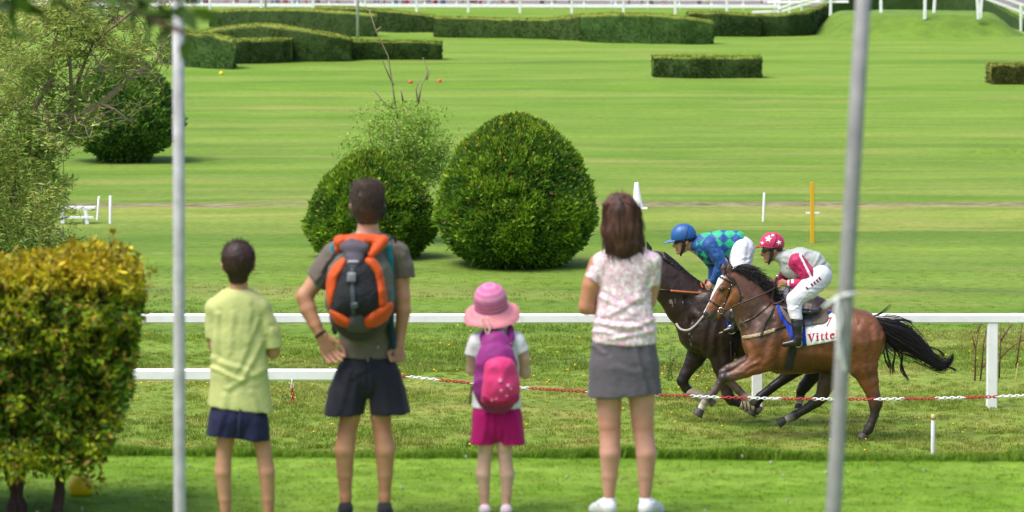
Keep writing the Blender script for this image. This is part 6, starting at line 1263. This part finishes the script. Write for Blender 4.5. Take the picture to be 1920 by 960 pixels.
q = Fig(YA, 5); q.ch([(1466, 576, -16, 7, 14), (1490, 581, -30, 6, 18), (1515, 585, -38, 5.5, 14), (1532, 583, -30, 4, 10)], k=5); q.build('seat', M('black_leather', (0.03, 0.03, 0.035), .3, .1), sd_, 0.007, usecol=False)
strap('girth', [(1489, 610), (1489, 640), (1483, 668), (1478, 694)], [14, 14, 15, 15], bvA, YA, cloth('girth_web', (0.035, 0.035, 0.03), var=.2, bs=30), sd_, 0.012)
tube3('stirrup_leather', [f.pt(1497, 600, -54), f.pt(1497, 625, -58), f.pt(1496, 638, -58)], 0.007, lea, sd_)
tube3('stirrup', [f.pt(1496 + math.cos(a)*8, 643 + math.sin(a)*8, -58) for a in np.linspace(0, 6.28, 11)], 0.006, metal, sd_, sm=1)
# ---------------------------------------------------------------- dark horse behind
YD = 41.0
D1 = (0.030, 0.016, 0.014); D2 = (0.028, 0.018, 0.018); DK = (0.014, 0.010, 0.012)
dk = thing('horse', 'galloping dark brown horse behind with a plaited mane, its head behind the woman', 'horse', (W(1400, 0, YD).x, YD, 0), 'galloping race horses')
f = Fig(YD, 9); fD = f
f.ch([(1312, 620, 0, 42, 31), (1348, 611, 0, 61, 40), (1400, 613, 0, 57, 45), (1460, 612, 0, 55, 46), (1520, 603, 0, 50, 42)], D1, k=16)
f.ch([(1322, 592, 0, 50, 29), (1289, 567, 0, 43, 21), (1256, 533, 0, 34, 15.5), (1236, 503, 0, 24, 12.5)], D1, k=14)
f.ch([(1228, 482, 0, 12, 11), (1220, 496, 0, 15, 12), (1212, 526, 0, 12.5, 9.5), (1211, 549, 0, 10.5, 9)], D1, k=6); f.ch([(1226, 506, 0, 18, 10.5)], D1, k=7)
for d0 in (-6, 6): f.ch([(1221, 476, d0, 4, 3), (1217, 466, d0, 5, 2.6), (1213, 453, d0*1.2, 1.2, 1)], D2, k=2.5)
f.ch([(1330, 570, -22, 24, 13), (1322, 630, -25, 26, 14)], D1, k=12)
leg(f, [(1320, 638, 22, 27, 15), (1303, 672, 24, 17.5, 13), (1285, 702, 24, 11, 10), (1279, 714, 24, 10.5, 9.5), (1287, 729, 24, 8.5, 8), (1300, 738, 24, 7, 7), (1322, 747, 24, 7.5, 7), (1332, 752, 24, 6, 6)], [D1, D1, DK, DK, DK])
leg(f, [(1345, 636, -22, 32, 17), (1354, 676, -24, 21, 14), (1360, 712, -24, 14.5, 11), (1364, 740, -24, 10.5, 10), (1372, 750, -24, 10, 9), (1390, 757, -24, 7.5, 7.5), (1408, 764, -24, 7.5, 7), (1414, 764, -24, 6, 6)], [D1, D1, D1, DK, DK])
leg(f, [(1530, 612, -20, 42, 26), (1512, 662, -24, 28, 17), (1494, 688, -24, 17, 12), (1478, 702, -24, 12.5, 10), (1470, 710, -24, 10, 9), (1448, 726, -24, 8.5, 8), (1426, 744, -24, 8.5, 8), (1417, 757, -24, 7, 7)], [D1, D1, DK, DK])
leg(f, [(1540, 618, 20, 40, 24), (1545, 668, 24, 25, 16), (1528, 700, 24, 15, 12), (1508, 725, 24, 11, 10), (1502, 734, 24, 9, 8), (1500, 748, 24, 7.5, 7), (1498, 757, 24, 6.5, 6.5)], [D1, D1, DK, DK, DK, WHc])
f.ch([(1345, 690, -24, 8, 8)], D1, k=6); f.ch([(1296, 600, -30, 2, 4), (1290, 650, -34, 2, 5)], D1, k=9, sub=True); f.ch([(1285, 560, -26, 2, 3), (1300, 600, -34, 2, 4)], D1, k=9, sub=True)
def dk_paint(px, py, d, col, V):
    c = col*(1 + .25*vnoise(V*4, 3)[:, None]); q = vnoise(V*[70, 70, 30], 8) + .5*vnoise(V*[20, 20, 12], 9)
    for x, y, rx, ry in ((1297, 625, 8, 26), (1272, 570, 26, 10), (1300, 655, 8, 16), (1268, 525, 8, 5)): k = (np.hypot((px-x)/rx, (py-y)/ry) < 1) & (q > 0.82) & (d < 0); c[k] = (0.22, 0.20, 0.20)
    return c
_, bvD = f.build('body', M('dark_coat', attr=True, rough=0.40, var=0.22, vscale=6, bump=0.016, bscale=7, spec=0.32, sheen=.0), dk, 0.0085, dk_paint, ret=True, disp=creases([(1300, 600, 1312, 650, -.012, 7), (1335, 590, 1325, 655, -.014, 6), (1262, 540, 1300, 590, .010, 9), (1250, 560, 1285, 620, -.008, 6), (1290, 560, 1320, 600, -.008, 6), (1345, 640, 1352, 690, -.008, 5), (1318, 650, 1300, 680, .007, 4)], lambda V: .0035*vnoise(V*11, 4) + .002*vnoise(V*25, 5)))
for a in ((1333, 753, 1341, 760, 24, 8.5), (1416, 764, 1423, 770, -24, 8.5), (1416, 760, 1407, 775, -24, 10.5), (1498, 758, 1497, 768, 24, 9)): hoof(YD, *a, dk)
lw = cloth('tan_wrap', (0.40, 0.32, 0.24), var=.15, bs=50); q = Fig(YD, 3); q.ch([(1293, 735, 24, 9.5, 9.5), (1319, 746, 24, 9.5, 9.5)]); q.build('leg_wrap', lw, dk, 0.006, usecol=False, cuts=((1290, 733.5, -1, -.4), (1322, 747, 1, .4)))
q = Fig(YD, 3); q.ch([(1387, 757, -24, 10, 10), (1411, 764, -24, 10, 10)]); q.build('leg_wrap', lw, dk, 0.006, usecol=False, cuts=((1386, 756, -1, -.3), (1412, 764, 1, .3)))
for (x, y) in ((1392, 760), (1399, 762), (1406, 764)): tube3('wrap_strap', [fD.pt(x - 1, y - 10, -32), fD.pt(x, y - 5, -34.5), fD.pt(x + 1, y, -35), fD.pt(x + 2, y + 8, -31)], .005, lea, dk)
# plaited mane: one knot after another
CD = smooth_poly([(1244, 480), (1262, 494), (1278, 509), (1296, 524), (1316, 538)], False)
mb = MB(); f2 = Fig(YD, 3); 
for i, u in enumerate(np.linspace(0, 1, 17)): p = on_path(CD, u); f2.ch([(p[0]+1, p[1]-2, -1, 5.5, 6), (p[0]+3, p[1]+5, -7, 4, 4)], k=2)
f2.ch([(p[0], p[1]+3, -2, 4, 6) for p in CD[::2]], k=3); f2.build('mane', hm, dk, 0.006, usecol=False, disp=lambda V: .004*vnoise(V*60, 2))
hair_strands('mane_wisps', lambda u, g: f.pt(*(on_path(CD, u*.6) + [-8*(1-u), -6]), 0), lambda u, g, a: a + np.array([g.normal()*.02, 0, g.uniform(.01, .035)]), 90, 0.0014, hm, dk, 4)
# tail (mostly hidden behind the bay)
hair_strands('tail', lambda u, g: f.pt(1565 + g.normal()*2, 585 + g.normal()*3, 0), lambda u, g, a: f.pt(1660 + g.normal()*18, 650 + g.normal()*8, g.normal()*10), 350, .004, hm, dk, 7, 0.03, .1)
bz = thing('bridle', 'bridle with orange brown reins and pale neck strap on the dark horse', 'bridle', tuple(f.pt(1230, 540, -12)))
org = M('orange_leather', (0.40, 0.11, 0.03), 0.5, .15, 30)
tube3('rein', [f.pt(1227, 542, -14), f.pt(1258, 545, -24)], .009, lea, bz, sm=1); tube3('rein', [f.pt(1257, 545, -24), f.pt(1285, 547.5, -26), f.pt(1318, 550, -22)], .013, org, bz)
tube3('rein_end', [f.pt(1318, 540, -16), f.pt(1314, 531, -10), f.pt(1322, 534, -8), f.pt(1330, 536, -8)], .009, org, bz)
tube3('bit_ring', [f.pt(1227 + math.cos(a)*5, 543 + math.sin(a)*5, -13) for a in np.linspace(0, 6.28, 11)], .005, metal, bz, sm=1); strap('cheek_strap', [(1228, 482), (1226, 505), (1224, 530), (1226, 542)], 3, bvD, YD, lea, bz, .01)
tube3('pale_strap', [f.pt(1268, 607, -20), f.pt(1276, 617, -28), f.pt(1290, 619, -33), f.pt(1304, 610, -36), f.pt(1318, 594, -38), f.pt(1326, 585, -38)], .013, M('pale_webbing', (0.42, 0.40, 0.36), .8), bz)
s2 = thing('saddle', 'black saddle, girth and blue cloth edge seen on the dark horse', 'saddle', tuple(f.pt(1375, 600, -45)))
patch('blue_cloth', [(1358, 560), (1400, 560), (1400, 622), (1368, 622), (1360, 600)], bvD, YD, blue, s2, .014, 4); strap('girth', [(1380, 600), (1379, 630), (1377, 668)], [14, 14, 14], bvD, YD, cloth('black_girth', (0.012, 0.012, 0.013)), s2, .018)
tube3('hanging_strap', [f.pt(1370, 640, -46), f.pt(1371, 668, -44), f.pt(1376, 675, -43), f.pt(1378, 662, -43)], .008, lea, s2)
q = Fig(YD, 5); q.ch([(1335, 552, -10, 7, 14), (1360, 556, -20, 6, 18), (1395, 555, -20, 5, 14)]); q.build('seat', MAT.setdefault('blk', M('black_seat', (0.02, 0.02, 0.022), .35)), s2, .008, usecol=False)
patch('saddle_flap', [(1350, 556), (1380, 556), (1384, 600), (1366, 606), (1354, 590)], bvD, YD, lea, s2, .03, 4)
tube3('stirrup', [f.pt(1372 + math.cos(a)*9, 618 + math.sin(a)*8, -56) for a in np.linspace(0, 6.28, 11)], .006, metal, s2, sm=1)
tube3('stirrup_tread', [f.pt(1348, 625, -50), f.pt(1362, 621, -54), f.pt(1384, 618, -56)], .009, M('worn_brass', (0.35, 0.27, .15), .4, metal=.6), s2)
# ================================================================== jockeys
JS = (0.50, 0.24, 0.15)
def jhead(f, x, y, s_, sk):
    """profile head looking left; x, y = skull centre"""
    P = lambda a, b, d=0, *r: (x + a*s_, y + b*s_, d, *r)
    f.ch([P(0, 0, 0, 19*s_, 15*s_)], sk, k=4); f.ch([P(-8, 9, 0, 11*s_, 11*s_), P(-7, 18, 0, 8.5*s_, 8*s_), P(-8, 25, 0, 5*s_, 5*s_)], sk, k=5)
    f.ch([P(2, 14, 0, 11*s_, 9*s_), P(-3, 22, 0, 6*s_, 7*s_)], sk, k=5)
    f.ch([P(-17, 8, 0, 1.6*s_, 2*s_), P(-20.5, 15, 0, 2.4*s_, 2.8*s_), P(-16, 17, 0, 2*s_, 3*s_)], sk, k=2)      # nose
    f.ch([P(-15.5, 20, 0, 2*s_, 3.5*s_), P(-14.5, 20.5, 0, 1.6*s_, 3.5*s_)], (0.42, 0.16, 0.13), k=2); f.ch([P(-14.8, 23.3, 0, 1.8*s_, 3.2*s_)], (0.42, 0.16, 0.13), k=1.5)    # lips
    f.ch([P(-12.5, 28, 0, 3.4*s_, 4*s_)], sk, k=3)
    for d in (-1, 1): f.ch([P(4, 7, d*15*s_, 3*s_, 1.8*s_), P(3.5, 11, d*14.5*s_, 2*s_, 1.4*s_)], sk, k=2)
def jockey(Y, label, P_):
    root = thing('person', label, 'person', tuple(W(P_['hip'][0], P_['hip'][1] + 30, Y)), 'jockeys riding the race horses'); f = Fig(Y, 5)
    hx, hy = P_['head']; jhead(f, hx, hy, 1.0, P_['skin']); f.ch(P_['neck'], P_['skin'], k=6); f.ch(P_['core'], P_['skin'], k=8)
    for a in P_['arms']: f.ch([(p[0], p[1], p[2], p[3]-2.5) for p in a], P_['skin'], k=4)
    for a in P_['legs'] + P_['feet']: f.ch([(p[0], p[1], p[2], p[3]-2.5) for p in a], P_['skin'], k=4)
    for h_ in P_['hands']: hand(f, *h_['w'], h_['u'], h_['v'], h_['n'], 27, P_['skin'], curl=1.15, thumb=h_['t'], tcurl=.8, k=.8, r=1.1)
    f.build('body', skin, root, 0.0045)
    return root, f
A = dict(head=(1449, 462), skin=(0.40, 0.19, 0.115), hip=(1545, 512), neck=[(1454, 476, 0, 9.5), (1470, 487, 0, 11)], core=[(1472, 486, 0, 11), (1510, 492, 0, 15), (1538, 512, 0, 14)],
    arms=[[(1496, 492, -21, 13), (1521, 526, -29, 10.5), (1500, 532, -22, 9.5), (1476, 532, -14, 7)], [(1482, 494, 20, 12), (1470, 518, 24, 9), (1452, 532, 8, 6.5)]],
    legs=[[(1537, 518, -15, 20), (1514, 543, -34, 17), (1490, 563, -43, 13), (1494, 594, -52, 9.5)], [(1538, 518, 12, 23), (1500, 540, 24, 18), (1473, 556, 40, 13.5), (1478, 590, 50, 9.5)]],
    feet=[[(1494, 592, -52, 9), (1495, 632, -57, 7), (1493, 641, -57, 6.5), (1468, 645, -57, 4.5)], [(1478, 590, 32, 9), (1480, 632, 40, 7), (1455, 640, 40, 4.5)]],
    hands=[dict(w=(1475, 531, -15), u=(-1, .05, -.1), v=(0, -1, .1), n=(.1, .3, 1), t=1), dict(w=(1454, 532, 6), u=(-1, .1, 0), v=(0, -1, 0), n=(0, .3, -1), t=1)])
rA, fA = jockey(YA, 'jockey in grey and pink silks and a pink starred helmet riding the bay horse', A)
Bp = dict(head=(1284, 446), skin=(0.52, 0.28, 0.19), hip=(1395, 470), neck=[(1291, 458, 0, 9.5), (1308, 466, 0, 11)], core=[(1310, 464, 0, 11), (1350, 460, 0, 15), (1386, 466, 0, 14)],
    arms=[[(1334, 463, -21, 14), (1356, 492, -26, 11), (1346, 512, -22, 9), (1336, 530, -15, 7)], [(1322, 470, 18, 13), (1341, 500, 22, 10), (1332, 524, 10, 6.5)]],
    legs=[[(1392, 470, -12, 24), (1386, 500, -24, 19), (1374, 528, -38, 14), (1378, 578, -48, 9.5)], [(1390, 470, 12, 24), (1376, 500, 24, 18), (1360, 524, 28, 13), (1366, 570, 32, 9)]],
    feet=[[(1378, 576, -48, 9), (1378, 608, -53, 7), (1376, 616, -54, 6.5), (1358, 621, -54, 4.5)], [(1366, 570, 32, 9), (1368, 608, 40, 7), (1350, 616, 40, 4.5)]],
    hands=[dict(w=(1338, 530, -16), u=(-.75, .6, -.1), v=(-.5, -.8, .1), n=(.2, .3, 1), t=1), dict(w=(1333, 526, 8), u=(-.75, .5, -.1), v=(-.5, -.8, .1), n=(.2, .3, -1), t=1)])
rB, fB = jockey(YD, 'jockey in blue and green diamond silks and a blue helmet riding the dark horse', Bp)
silk = lambda n_, **k: M(n_, attr=True, rough=.55, var=.10, vscale=9, bump=.012, bscale=15, sheen=.1, spec=.35, **k)
# grey and pink silks
GR = (0.44, 0.47, 0.45); PK = (0.48, 0.008, 0.10)
s_ = Fig(YA, 6); s_.ch([(1461, 480, 0, 12, 13), (1476, 485, 0, 17, 20), (1500, 489, 0, 25, 25), (1524, 496, 0, 25, 23), (1538, 506, 0, 20, 20)], GR, k=8); s_.ch([(1482, 504, 0, 19, 20), (1512, 508, 0, 18, 20)], GR, k=8)
s_.ch([(1495, 491, -20, 15), (1512, 512, -27, 13.5), (1522, 526, -29, 12.5), (1504, 533, -23, 11.5), (1487, 533, -17, 9), (1477, 532, -14, 7)], PK, k=4); s_.ch([(1482, 494, 20, 13), (1470, 518, 24, 10), (1455, 530, 10, 7)], PK, k=4)
def silkA(px, py, d, col, V):
    c = col.copy(); pkm = c[:, 0] - c[:, 1]
    m = pkm > 0.12; c[m] = PK; c[~m] = GR; t = np.interp(py, [480, 527], [1500, 1523.5]); st = m & (np.abs(px - t - 1) < 2.3) & (d < -14) & (py < 528); c[st] = (0.8, 0.78, 0.78)
    cuff = (px < 1483) & (py > 522) & (d < 0) & m; c[cuff] = (0.30, 0.02, 0.08); c[(px > 1476) & (px < 1480) & cuff] = (0.7, 0.5, 0.5); c[(px > 1483.5) & (px < 1488) & (py < 531) & (py > 521) & (d < -10)] = (.8, .75, .75); return c
s_.build('racing_silks', silk('grey_pink_silk'), rA, 0.005, silkA, disp=creases([(1536, 478, 1524, 505, .007, 3), (1545, 490, 1528, 512, .007, 3), (1520, 470, 1500, 478, .005, 3), (1470, 490, 1490, 505, .006, 3), (1476, 500, 1500, 515, .006, 3), (1500, 500, 1512, 520, .006, 2.5), (1505, 495, 1520, 518, -.006, 2.5), (1490, 525, 1515, 530, .005, 2.5), (1484, 480, 1488, 500, .005, 3)], folds(.002, 12, seed=41), False))
def quad(x, y, w_, h_): return [(x - w_/2, y - h_/2), (x + w_/2, y - h_/2), (x + w_/2, y + h_/2), (x - w_/2, y + h_/2)]
whb = cloth('white_breeches', (0.62, 0.62, 0.68), rough=.6, var=.03, bump=.01, bs=17)
s_ = Fig(YA, 6); s_.ch([(1530, 508, 0, 19, 18), (1541, 517, 0, 20, 22)], k=8); s_.ch([(1537, 519, -15, 23), (1514, 543, -34, 19.5), (1490, 562, -43, 15.5), (1490, 580, -48, 12.5), (1493, 596, -52, 11.5)], k=5); s_.ch([(1536, 518, 12, 22), (1498, 541, 24, 18), (1473, 556, 28, 14), (1478, 590, 32, 10)], k=5)
_, bvb = s_.build('breeches', whb, rA, 0.005, usecol=False, disp=creases([(1548, 538, 1515, 540, .005, 2), (1552, 545, 1520, 548, .005, 2), (1548, 552, 1518, 554, .005, 2), (1500, 572, 1484, 576, -.006, 2), (1506, 560, 1496, 574, .005, 2), (1535, 555, 1505, 560, .004, 2)], folds(.001, 12, seed=42), False), cuts=((1493, 593, -.1, 1),), ret=True)
dr = M('maroon_print', (0.20, 0.01, 0.025), .6)
gl = [[(0, 0), (3, 0), (3, 6), (0, 6)], [(0, 0), (4, 0), (4, 1.5), (1.5, 1.5), (1.5, 2.3), (3.6, 2.3), (3.6, 3.6), (1.5, 3.6), (1.5, 4.5), (4, 4.5), (4, 6), (0, 6)]]
for i, (x, y) in enumerate(((1512, 541), (1521, 535), (1526, 531.5), (1531, 527.5), (1535.5, 523.5))):
    poly = gl[0] if i == 0 else gl[1]; a = R(-36); patch('printed_letter', [(x + px_*math.cos(a) - (py_-3)*math.sin(a), y + px_*math.sin(a) + (py_-3)*math.cos(a)) for px_, py_ in poly], bvb, YA, dr, rA, .005, 2, thick=.004)
blk = M('polished_black_boot', (0.018, 0.018, 0.02), .22, .1)
for pts, d in (([(1493, 593), (1495, 612), (1496, 634), (1493, 642), (1470, 646)], -1), ([(1478, 588), (1479, 612), (1480, 634), (1477, 640), (1456, 642)], 1)):
    ds = (52, 55, 58, 58, 58) if d < 0 else (52, 55, 58, 58, 58); rs = (11, 10, 8, 7.5, 5); q = Fig(YA, 3); q.ch([(p[0], p[1], d*dd, r_) for p, dd, r_ in zip(pts, ds, rs)], k=3); q.build('boot', blk, rA, .005, usecol=False, cuts=((pts[0][0], 593, 0, -1),))
# helmets
def helmet(Y, x, y, r, tilt, colr, peakc, root, stars=None, peak=14):
    f = Fig(Y, 3); ca, sa = math.cos(R(tilt)), math.sin(R(tilt)); f.ch([(x - 1*ca, y, 0, r, r*.84), (x + 2.5*ca, y + 2.5*sa, 0, r, r*.84)], k=6)
    m = M('helmet_silk', colr, .4, .05, 20, .002, 60); cx, cy = x - sa*r*.22*-1*0, y + r*.28
    ho, bv = f.build('helmet', m, root, .005, usecol=False, cuts=((cx, cy, -sa, ca),), ret=True)
    ex, ey = x - r*ca + 2, cy - (r)*sa + 0; q = Fig(Y, 2); q.ch([(ex + 4, ey - 1, 0, 2.2, 14), (ex - peak*ca*.55, ey - peak*sa*.3 + 1, 0, 1.6, 12), (ex - peak*ca, ey - peak*sa*.3 + 3, 0, 1.2, 6)], k=2); q.build('helmet_peak', M('peak_cloth', peakc, .5), root, .004, usecol=False)
    for (sx, sy, sr, rt) in (stars or []): patch('helmet_star', [(sx + (sr if i % 2 == 0 else sr*.42)*math.sin(R(rt + 36*i)), sy - (sr if i % 2 == 0 else sr*.42)*math.cos(R(rt + 36*i))) for i in range(10)], bv, Y, MAT['white'], ho, .004, 1.6, thick=.003)
    strap('helmet_band', [(x + 9, y - r*.8), (x + 7, y - 4), (x + 3, y + r*.26)], 1.6, bv, Y, lea, root, .005); return bv
bh = helmet(YA, 1447, 457, 21.5, 3, (0.62, 0.022, 0.12), (0.35, 0.02, 0.07), rA, [(1441, 448, 7.5, 10), (1461, 455, 5.5, -12), (1449, 441, 4, 40), (1429, 456, 4, 10)], 12)
strap('helmet_rim', [(1426, 462.5), (1440, 464), (1455, 464.5), (1468, 462)], 2.4, bh, YA, M('rim_maroon', (0.14, 0.01, 0.03), .5), rA, .006)
helmet(YD, 1281, 442, 22.5, -9, (0.012, 0.105, 0.36), (0.10, 0.22, 0.55), rB, None, 15)
def goggles(f, x, y, root, hair=True):
    q = Fig(f.Y, 2); q.ch([(x - 15, y + 8, -7, 4.6, 4), (x - 16, y + 8, 0, 4.2, 5), (x - 15, y + 8, 7, 4.6, 4)], k=4); q.build('goggles', M('goggle_lens', (0.02, 0.018, 0.016), .12), root, .004, usecol=False)
    for d in (-1, 1): tube3('goggle_strap', [f.pt(x - 12, y + 8, d*11), f.pt(x - 2, y + 6, d*15.8), f.pt(x + 10, y + 3, d*14)], .012, M('black_elastic', (0.015, 0.015, 0.018), .7), root)
    q = Fig(f.Y, 4); q.ch([(x + 4, y + 5, 0, 17, 14.6), (x + 6, y + 12, 0, 12, 11)], k=5); q.ch([(x - 2, y + 12, -12, 4, 4), (x - 4, y + 22, -8, 3, 4), (x - 7, y + 30, 0, 2.4, 6)], k=3); q.build('helmet_strap', M('black_cap', (0.02, 0.016, 0.018), .6), root, .005, usecol=False)
goggles(fA, 1449, 462, rA); goggles(fB, 1284, 446, rB)
# diamond silks
BL = (0.012, 0.085, 0.30); GN = (0.012, 0.40, 0.20)
s_ = Fig(YD, 6); s_.ch([(1303, 460, 0, 13, 14), (1322, 461, 0, 24, 22), (1352, 460, 0, 28, 26), (1380, 459, 0, 26, 23), (1391, 463, 0, 20, 19)], GN, k=8); s_.ch([(1330, 478, 0, 17, 19), (1365, 482, 0, 12, 18)], GN, k=8)
s_.ch([(1331, 461, -19, 15), (1345, 480, -26, 12.5), (1353, 495, -27, 11.5), (1347, 511, -22, 10), (1338, 527, -16, 7.5)], BL, k=3); s_.ch([(1322, 472, 18, 15), (1341, 500, 22, 12), (1334, 523, 10, 7)], BL, k=4)
def silkB(px, py, d, col, V):
    c = col.copy(); sl_ = (c[:, 1] < 0.24); a = (px - 1345)/23.0; b = (py - 447)/19.0; u = a + b + .1*vnoise(V*9, 1); v = a - b; chk = (np.floor(u) + np.floor(v)).astype(int) % 2 == 0
    c[:] = GN; c[chk] = BL; hl = (~chk) & (py < 440); c[hl] = (0.03, 0.45, 0.24); c[sl_] = BL; c[(px < 1305) & (py > 444)] = BL; lo_ = (py > 478) & ~sl_ & chk; c[lo_] = (0.01, 0.06, 0.22); return c
s_.build('racing_silks', silk('diamond_silk'), rB, 0.005, silkB, disp=creases([(1345, 470, 1350, 495, .006, 2.5), (1336, 465, 1348, 490, -.006, 2.5), (1312, 470, 1335, 490, .006, 3), (1375, 450, 1385, 480, .005, 4), (1360, 440, 1372, 480, -.005, 4), (1340, 505, 1352, 512, .005, 2.5), (1318, 478, 1340, 494, .005, 3)], folds(.002, 12, seed=44), False), cuts=((1392, 455, 1, .12),))
s_ = Fig(YD, 6); s_.ch([(1380, 463, 0, 22, 19), (1391, 467, 0, 24, 22)], k=8); s_.ch([(1391, 470, -11, 24), (1388, 500, -24, 20), (1376, 528, -38, 15), (1378, 578, -48, 10)], k=5); s_.ch([(1390, 470, 12, 24), (1378, 500, 24, 18), (1362, 524, 28, 14), (1366, 570, 32, 10)], k=5)
s_.build('breeches', whb, rB, 0.005, usecol=False, disp=creases([(1400, 455, 1392, 500, .006, 3), (1412, 465, 1400, 500, .005, 3), (1392, 445, 1384, 490, -.006, 3), (1408, 490, 1380, 500, .005, 2.5), (1405, 480, 1382, 490, .004, 2.5)], folds(.001, 12, seed=45), False), cuts=((1378, 582, 0, 1),))
for pts, d in (([(1378, 578), (1378, 596), (1378, 608), (1376, 616), (1359, 621)], -1), ([(1366, 570), (1367, 590), (1368, 606), (1366, 612), (1350, 616)], 1)):
    ds = (48, 51, 53, 54, 54) if d < 0 else (32, 38, 42, 42, 42); q = Fig(YD, 3); q.ch([(p[0], p[1], d*dd, r_) for p, dd, r_ in zip(pts, ds, (10.5, 9.5, 7.5, 7, 4.5))], k=3); q.build('boot', blk, rB, .005, usecol=False, cuts=((pts[0][0], 578, 0, -1),))
wp_ = thing('whip', 'short black riding whip with a silver knob held by the pink helmeted jockey', 'whip', tuple(fA.pt(1456, 530, -12)))
tube3('handle', [fA.pt(1457, 519, -16), fA.pt(1453, 532, -16), fA.pt(1450, 548, -16), fA.pt(1447, 566, -20)], [.011, .010, .007, .005], lea, wp_); ball(fA, 'knob', 1457.5, 518, -16, 2.6, metal, wp_)
# ================================================================== public on the paving far behind
def crowd_person(trc, top, seed):
    g = np.random.default_rng(seed); Yp = 256.0; f = Fig(Yp, 1.0); m = 1.0
    root = thing('person', 'x', 'person', (0, Yp, 0.05)); ORG[root.name] = Vector((0, Yp, 0.05)); gyp = YH + (HC - .05)*F/Yp
    cx = 960; st = g.uniform(1.5, 3.5); sk = (0.45, 0.25, 0.17)
    f.ch([(cx, gyp-44, 0, 2.9, 3.1)], sk, k=1); f.ch([(cx, gyp-41, 0, 1.4), (cx, gyp-37, 0, 1.6)], sk); f.ch([(cx, gyp-36, 0, 5, 3), (cx, gyp-24, 0, 4, 3)], sk)
    for s_ in (-1, 1): f.ch([(cx + s_*2.2, gyp-24, 0, 2.4), (cx + s_*st, gyp-12, 0, 1.7), (cx + s_*st, gyp-2, 0, 1.2), (cx + s_*st, gyp-.9, -3, 1.0)], sk); f.ch([(cx + s_*6, gyp-36, 0, 1.5), (cx + s_*7, gyp-29, 0, 1.2), (cx + s_*6, gyp-22, -1, 1.0)], sk)
    f.build('body', skin, root, .05, smooth=1)
    q = Fig(Yp, 1.0); q.ch([(cx, gyp-36, 0, 6, 3.6), (cx, gyp-24, 0, 5, 3.6)], k=1); [q.ch([(cx + s_*6, gyp-36, 0, 2.1), (cx + s_*6.8, gyp-30, 0, 1.8)], k=1) for s_ in (-1, 1)]; q.build('top', top, root, .05, usecol=False, smooth=1)
    q = Fig(Yp, 1.0); [q.ch([(cx + s_*2.2, gyp-24, 0, 3.1), (cx + s_*st, gyp-12, 0, 2.3), (cx + s_*st, gyp-(2.5 if seed % 3 else 9), 0, 2.0)], k=1) for s_ in (-1, 1)]; q.build('trousers', trc, root, .05, usecol=False, smooth=1)
    q = Fig(Yp, 1.0); q.ch([(cx, gyp-45.5, .6, 3.2, 3.2)], k=1); q.build('hair', hairm2, root, .05, usecol=False, smooth=1); return root
hairm2 = M('crowd_hair', (0.06, 0.035, 0.025), .7)
TR = [('dark blue trousers', (0.025, 0.04, 0.12)), ('red trousers', (0.42, 0.04, 0.06)), ('beige trousers', (0.42, 0.34, 0.26)), ('black trousers', (0.02, 0.02, 0.022)), ('pale blue trousers', (0.16, 0.25, 0.42)), ('white trousers', (0.7, 0.7, 0.7)), ('pink trousers', (0.65, 0.12, 0.22)), ('grey trousers', (0.14, 0.13, 0.14))]
TP = [(0.6, 0.6, 0.6), (0.4, 0.06, 0.05), (0.06, 0.1, 0.3), (0.5, 0.45, 0.35)]
protos = [crowd_person(M('trouser_cloth', c, .9), M('top_cloth', TP[i % 4], .9), i) for i, (n_, c) in enumerate(TR)]
cnt_ = {}; ORD = 'first second third fourth fifth sixth seventh eighth ninth tenth eleventh twelfth thirteenth fourteenth fifteenth sixteenth seventeenth eighteenth'.split()
g = np.random.default_rng(17); xs2 = np.sort(g.uniform(30, 1440, 74)); 
for i, x in enumerate(xs2):
    k = int(g.integers(0, 8)); src = protos[k]; o = src.copy(); COL.objects.link(o); Yp = 252.5 + g.uniform(0, 11); o.location = ((x-960)*Yp/F, Yp, 0.05); o.rotation_euler = (0, 0, g.uniform(0, 6.28)); sc_ = g.uniform(.92, 1.06); o.scale = (sc_,)*3
    for c_ in src.children: d_ = c_.copy(); COL.objects.link(d_); d_.parent = o
    cnt_[k] = cnt_.get(k, 0) + 1; o['label'] = 'far person in ' + TR[k][0] + ' behind the fence, ' + ORD[cnt_[k]-1] + ' of these from left'; o['group'] = 'people in ' + TR[k][0] + ' behind the far fence'; o['category'] = 'person'
for p in protos:
    for c_ in list(p.children): bpy.data.objects.remove(c_)
    bpy.data.objects.remove(p)
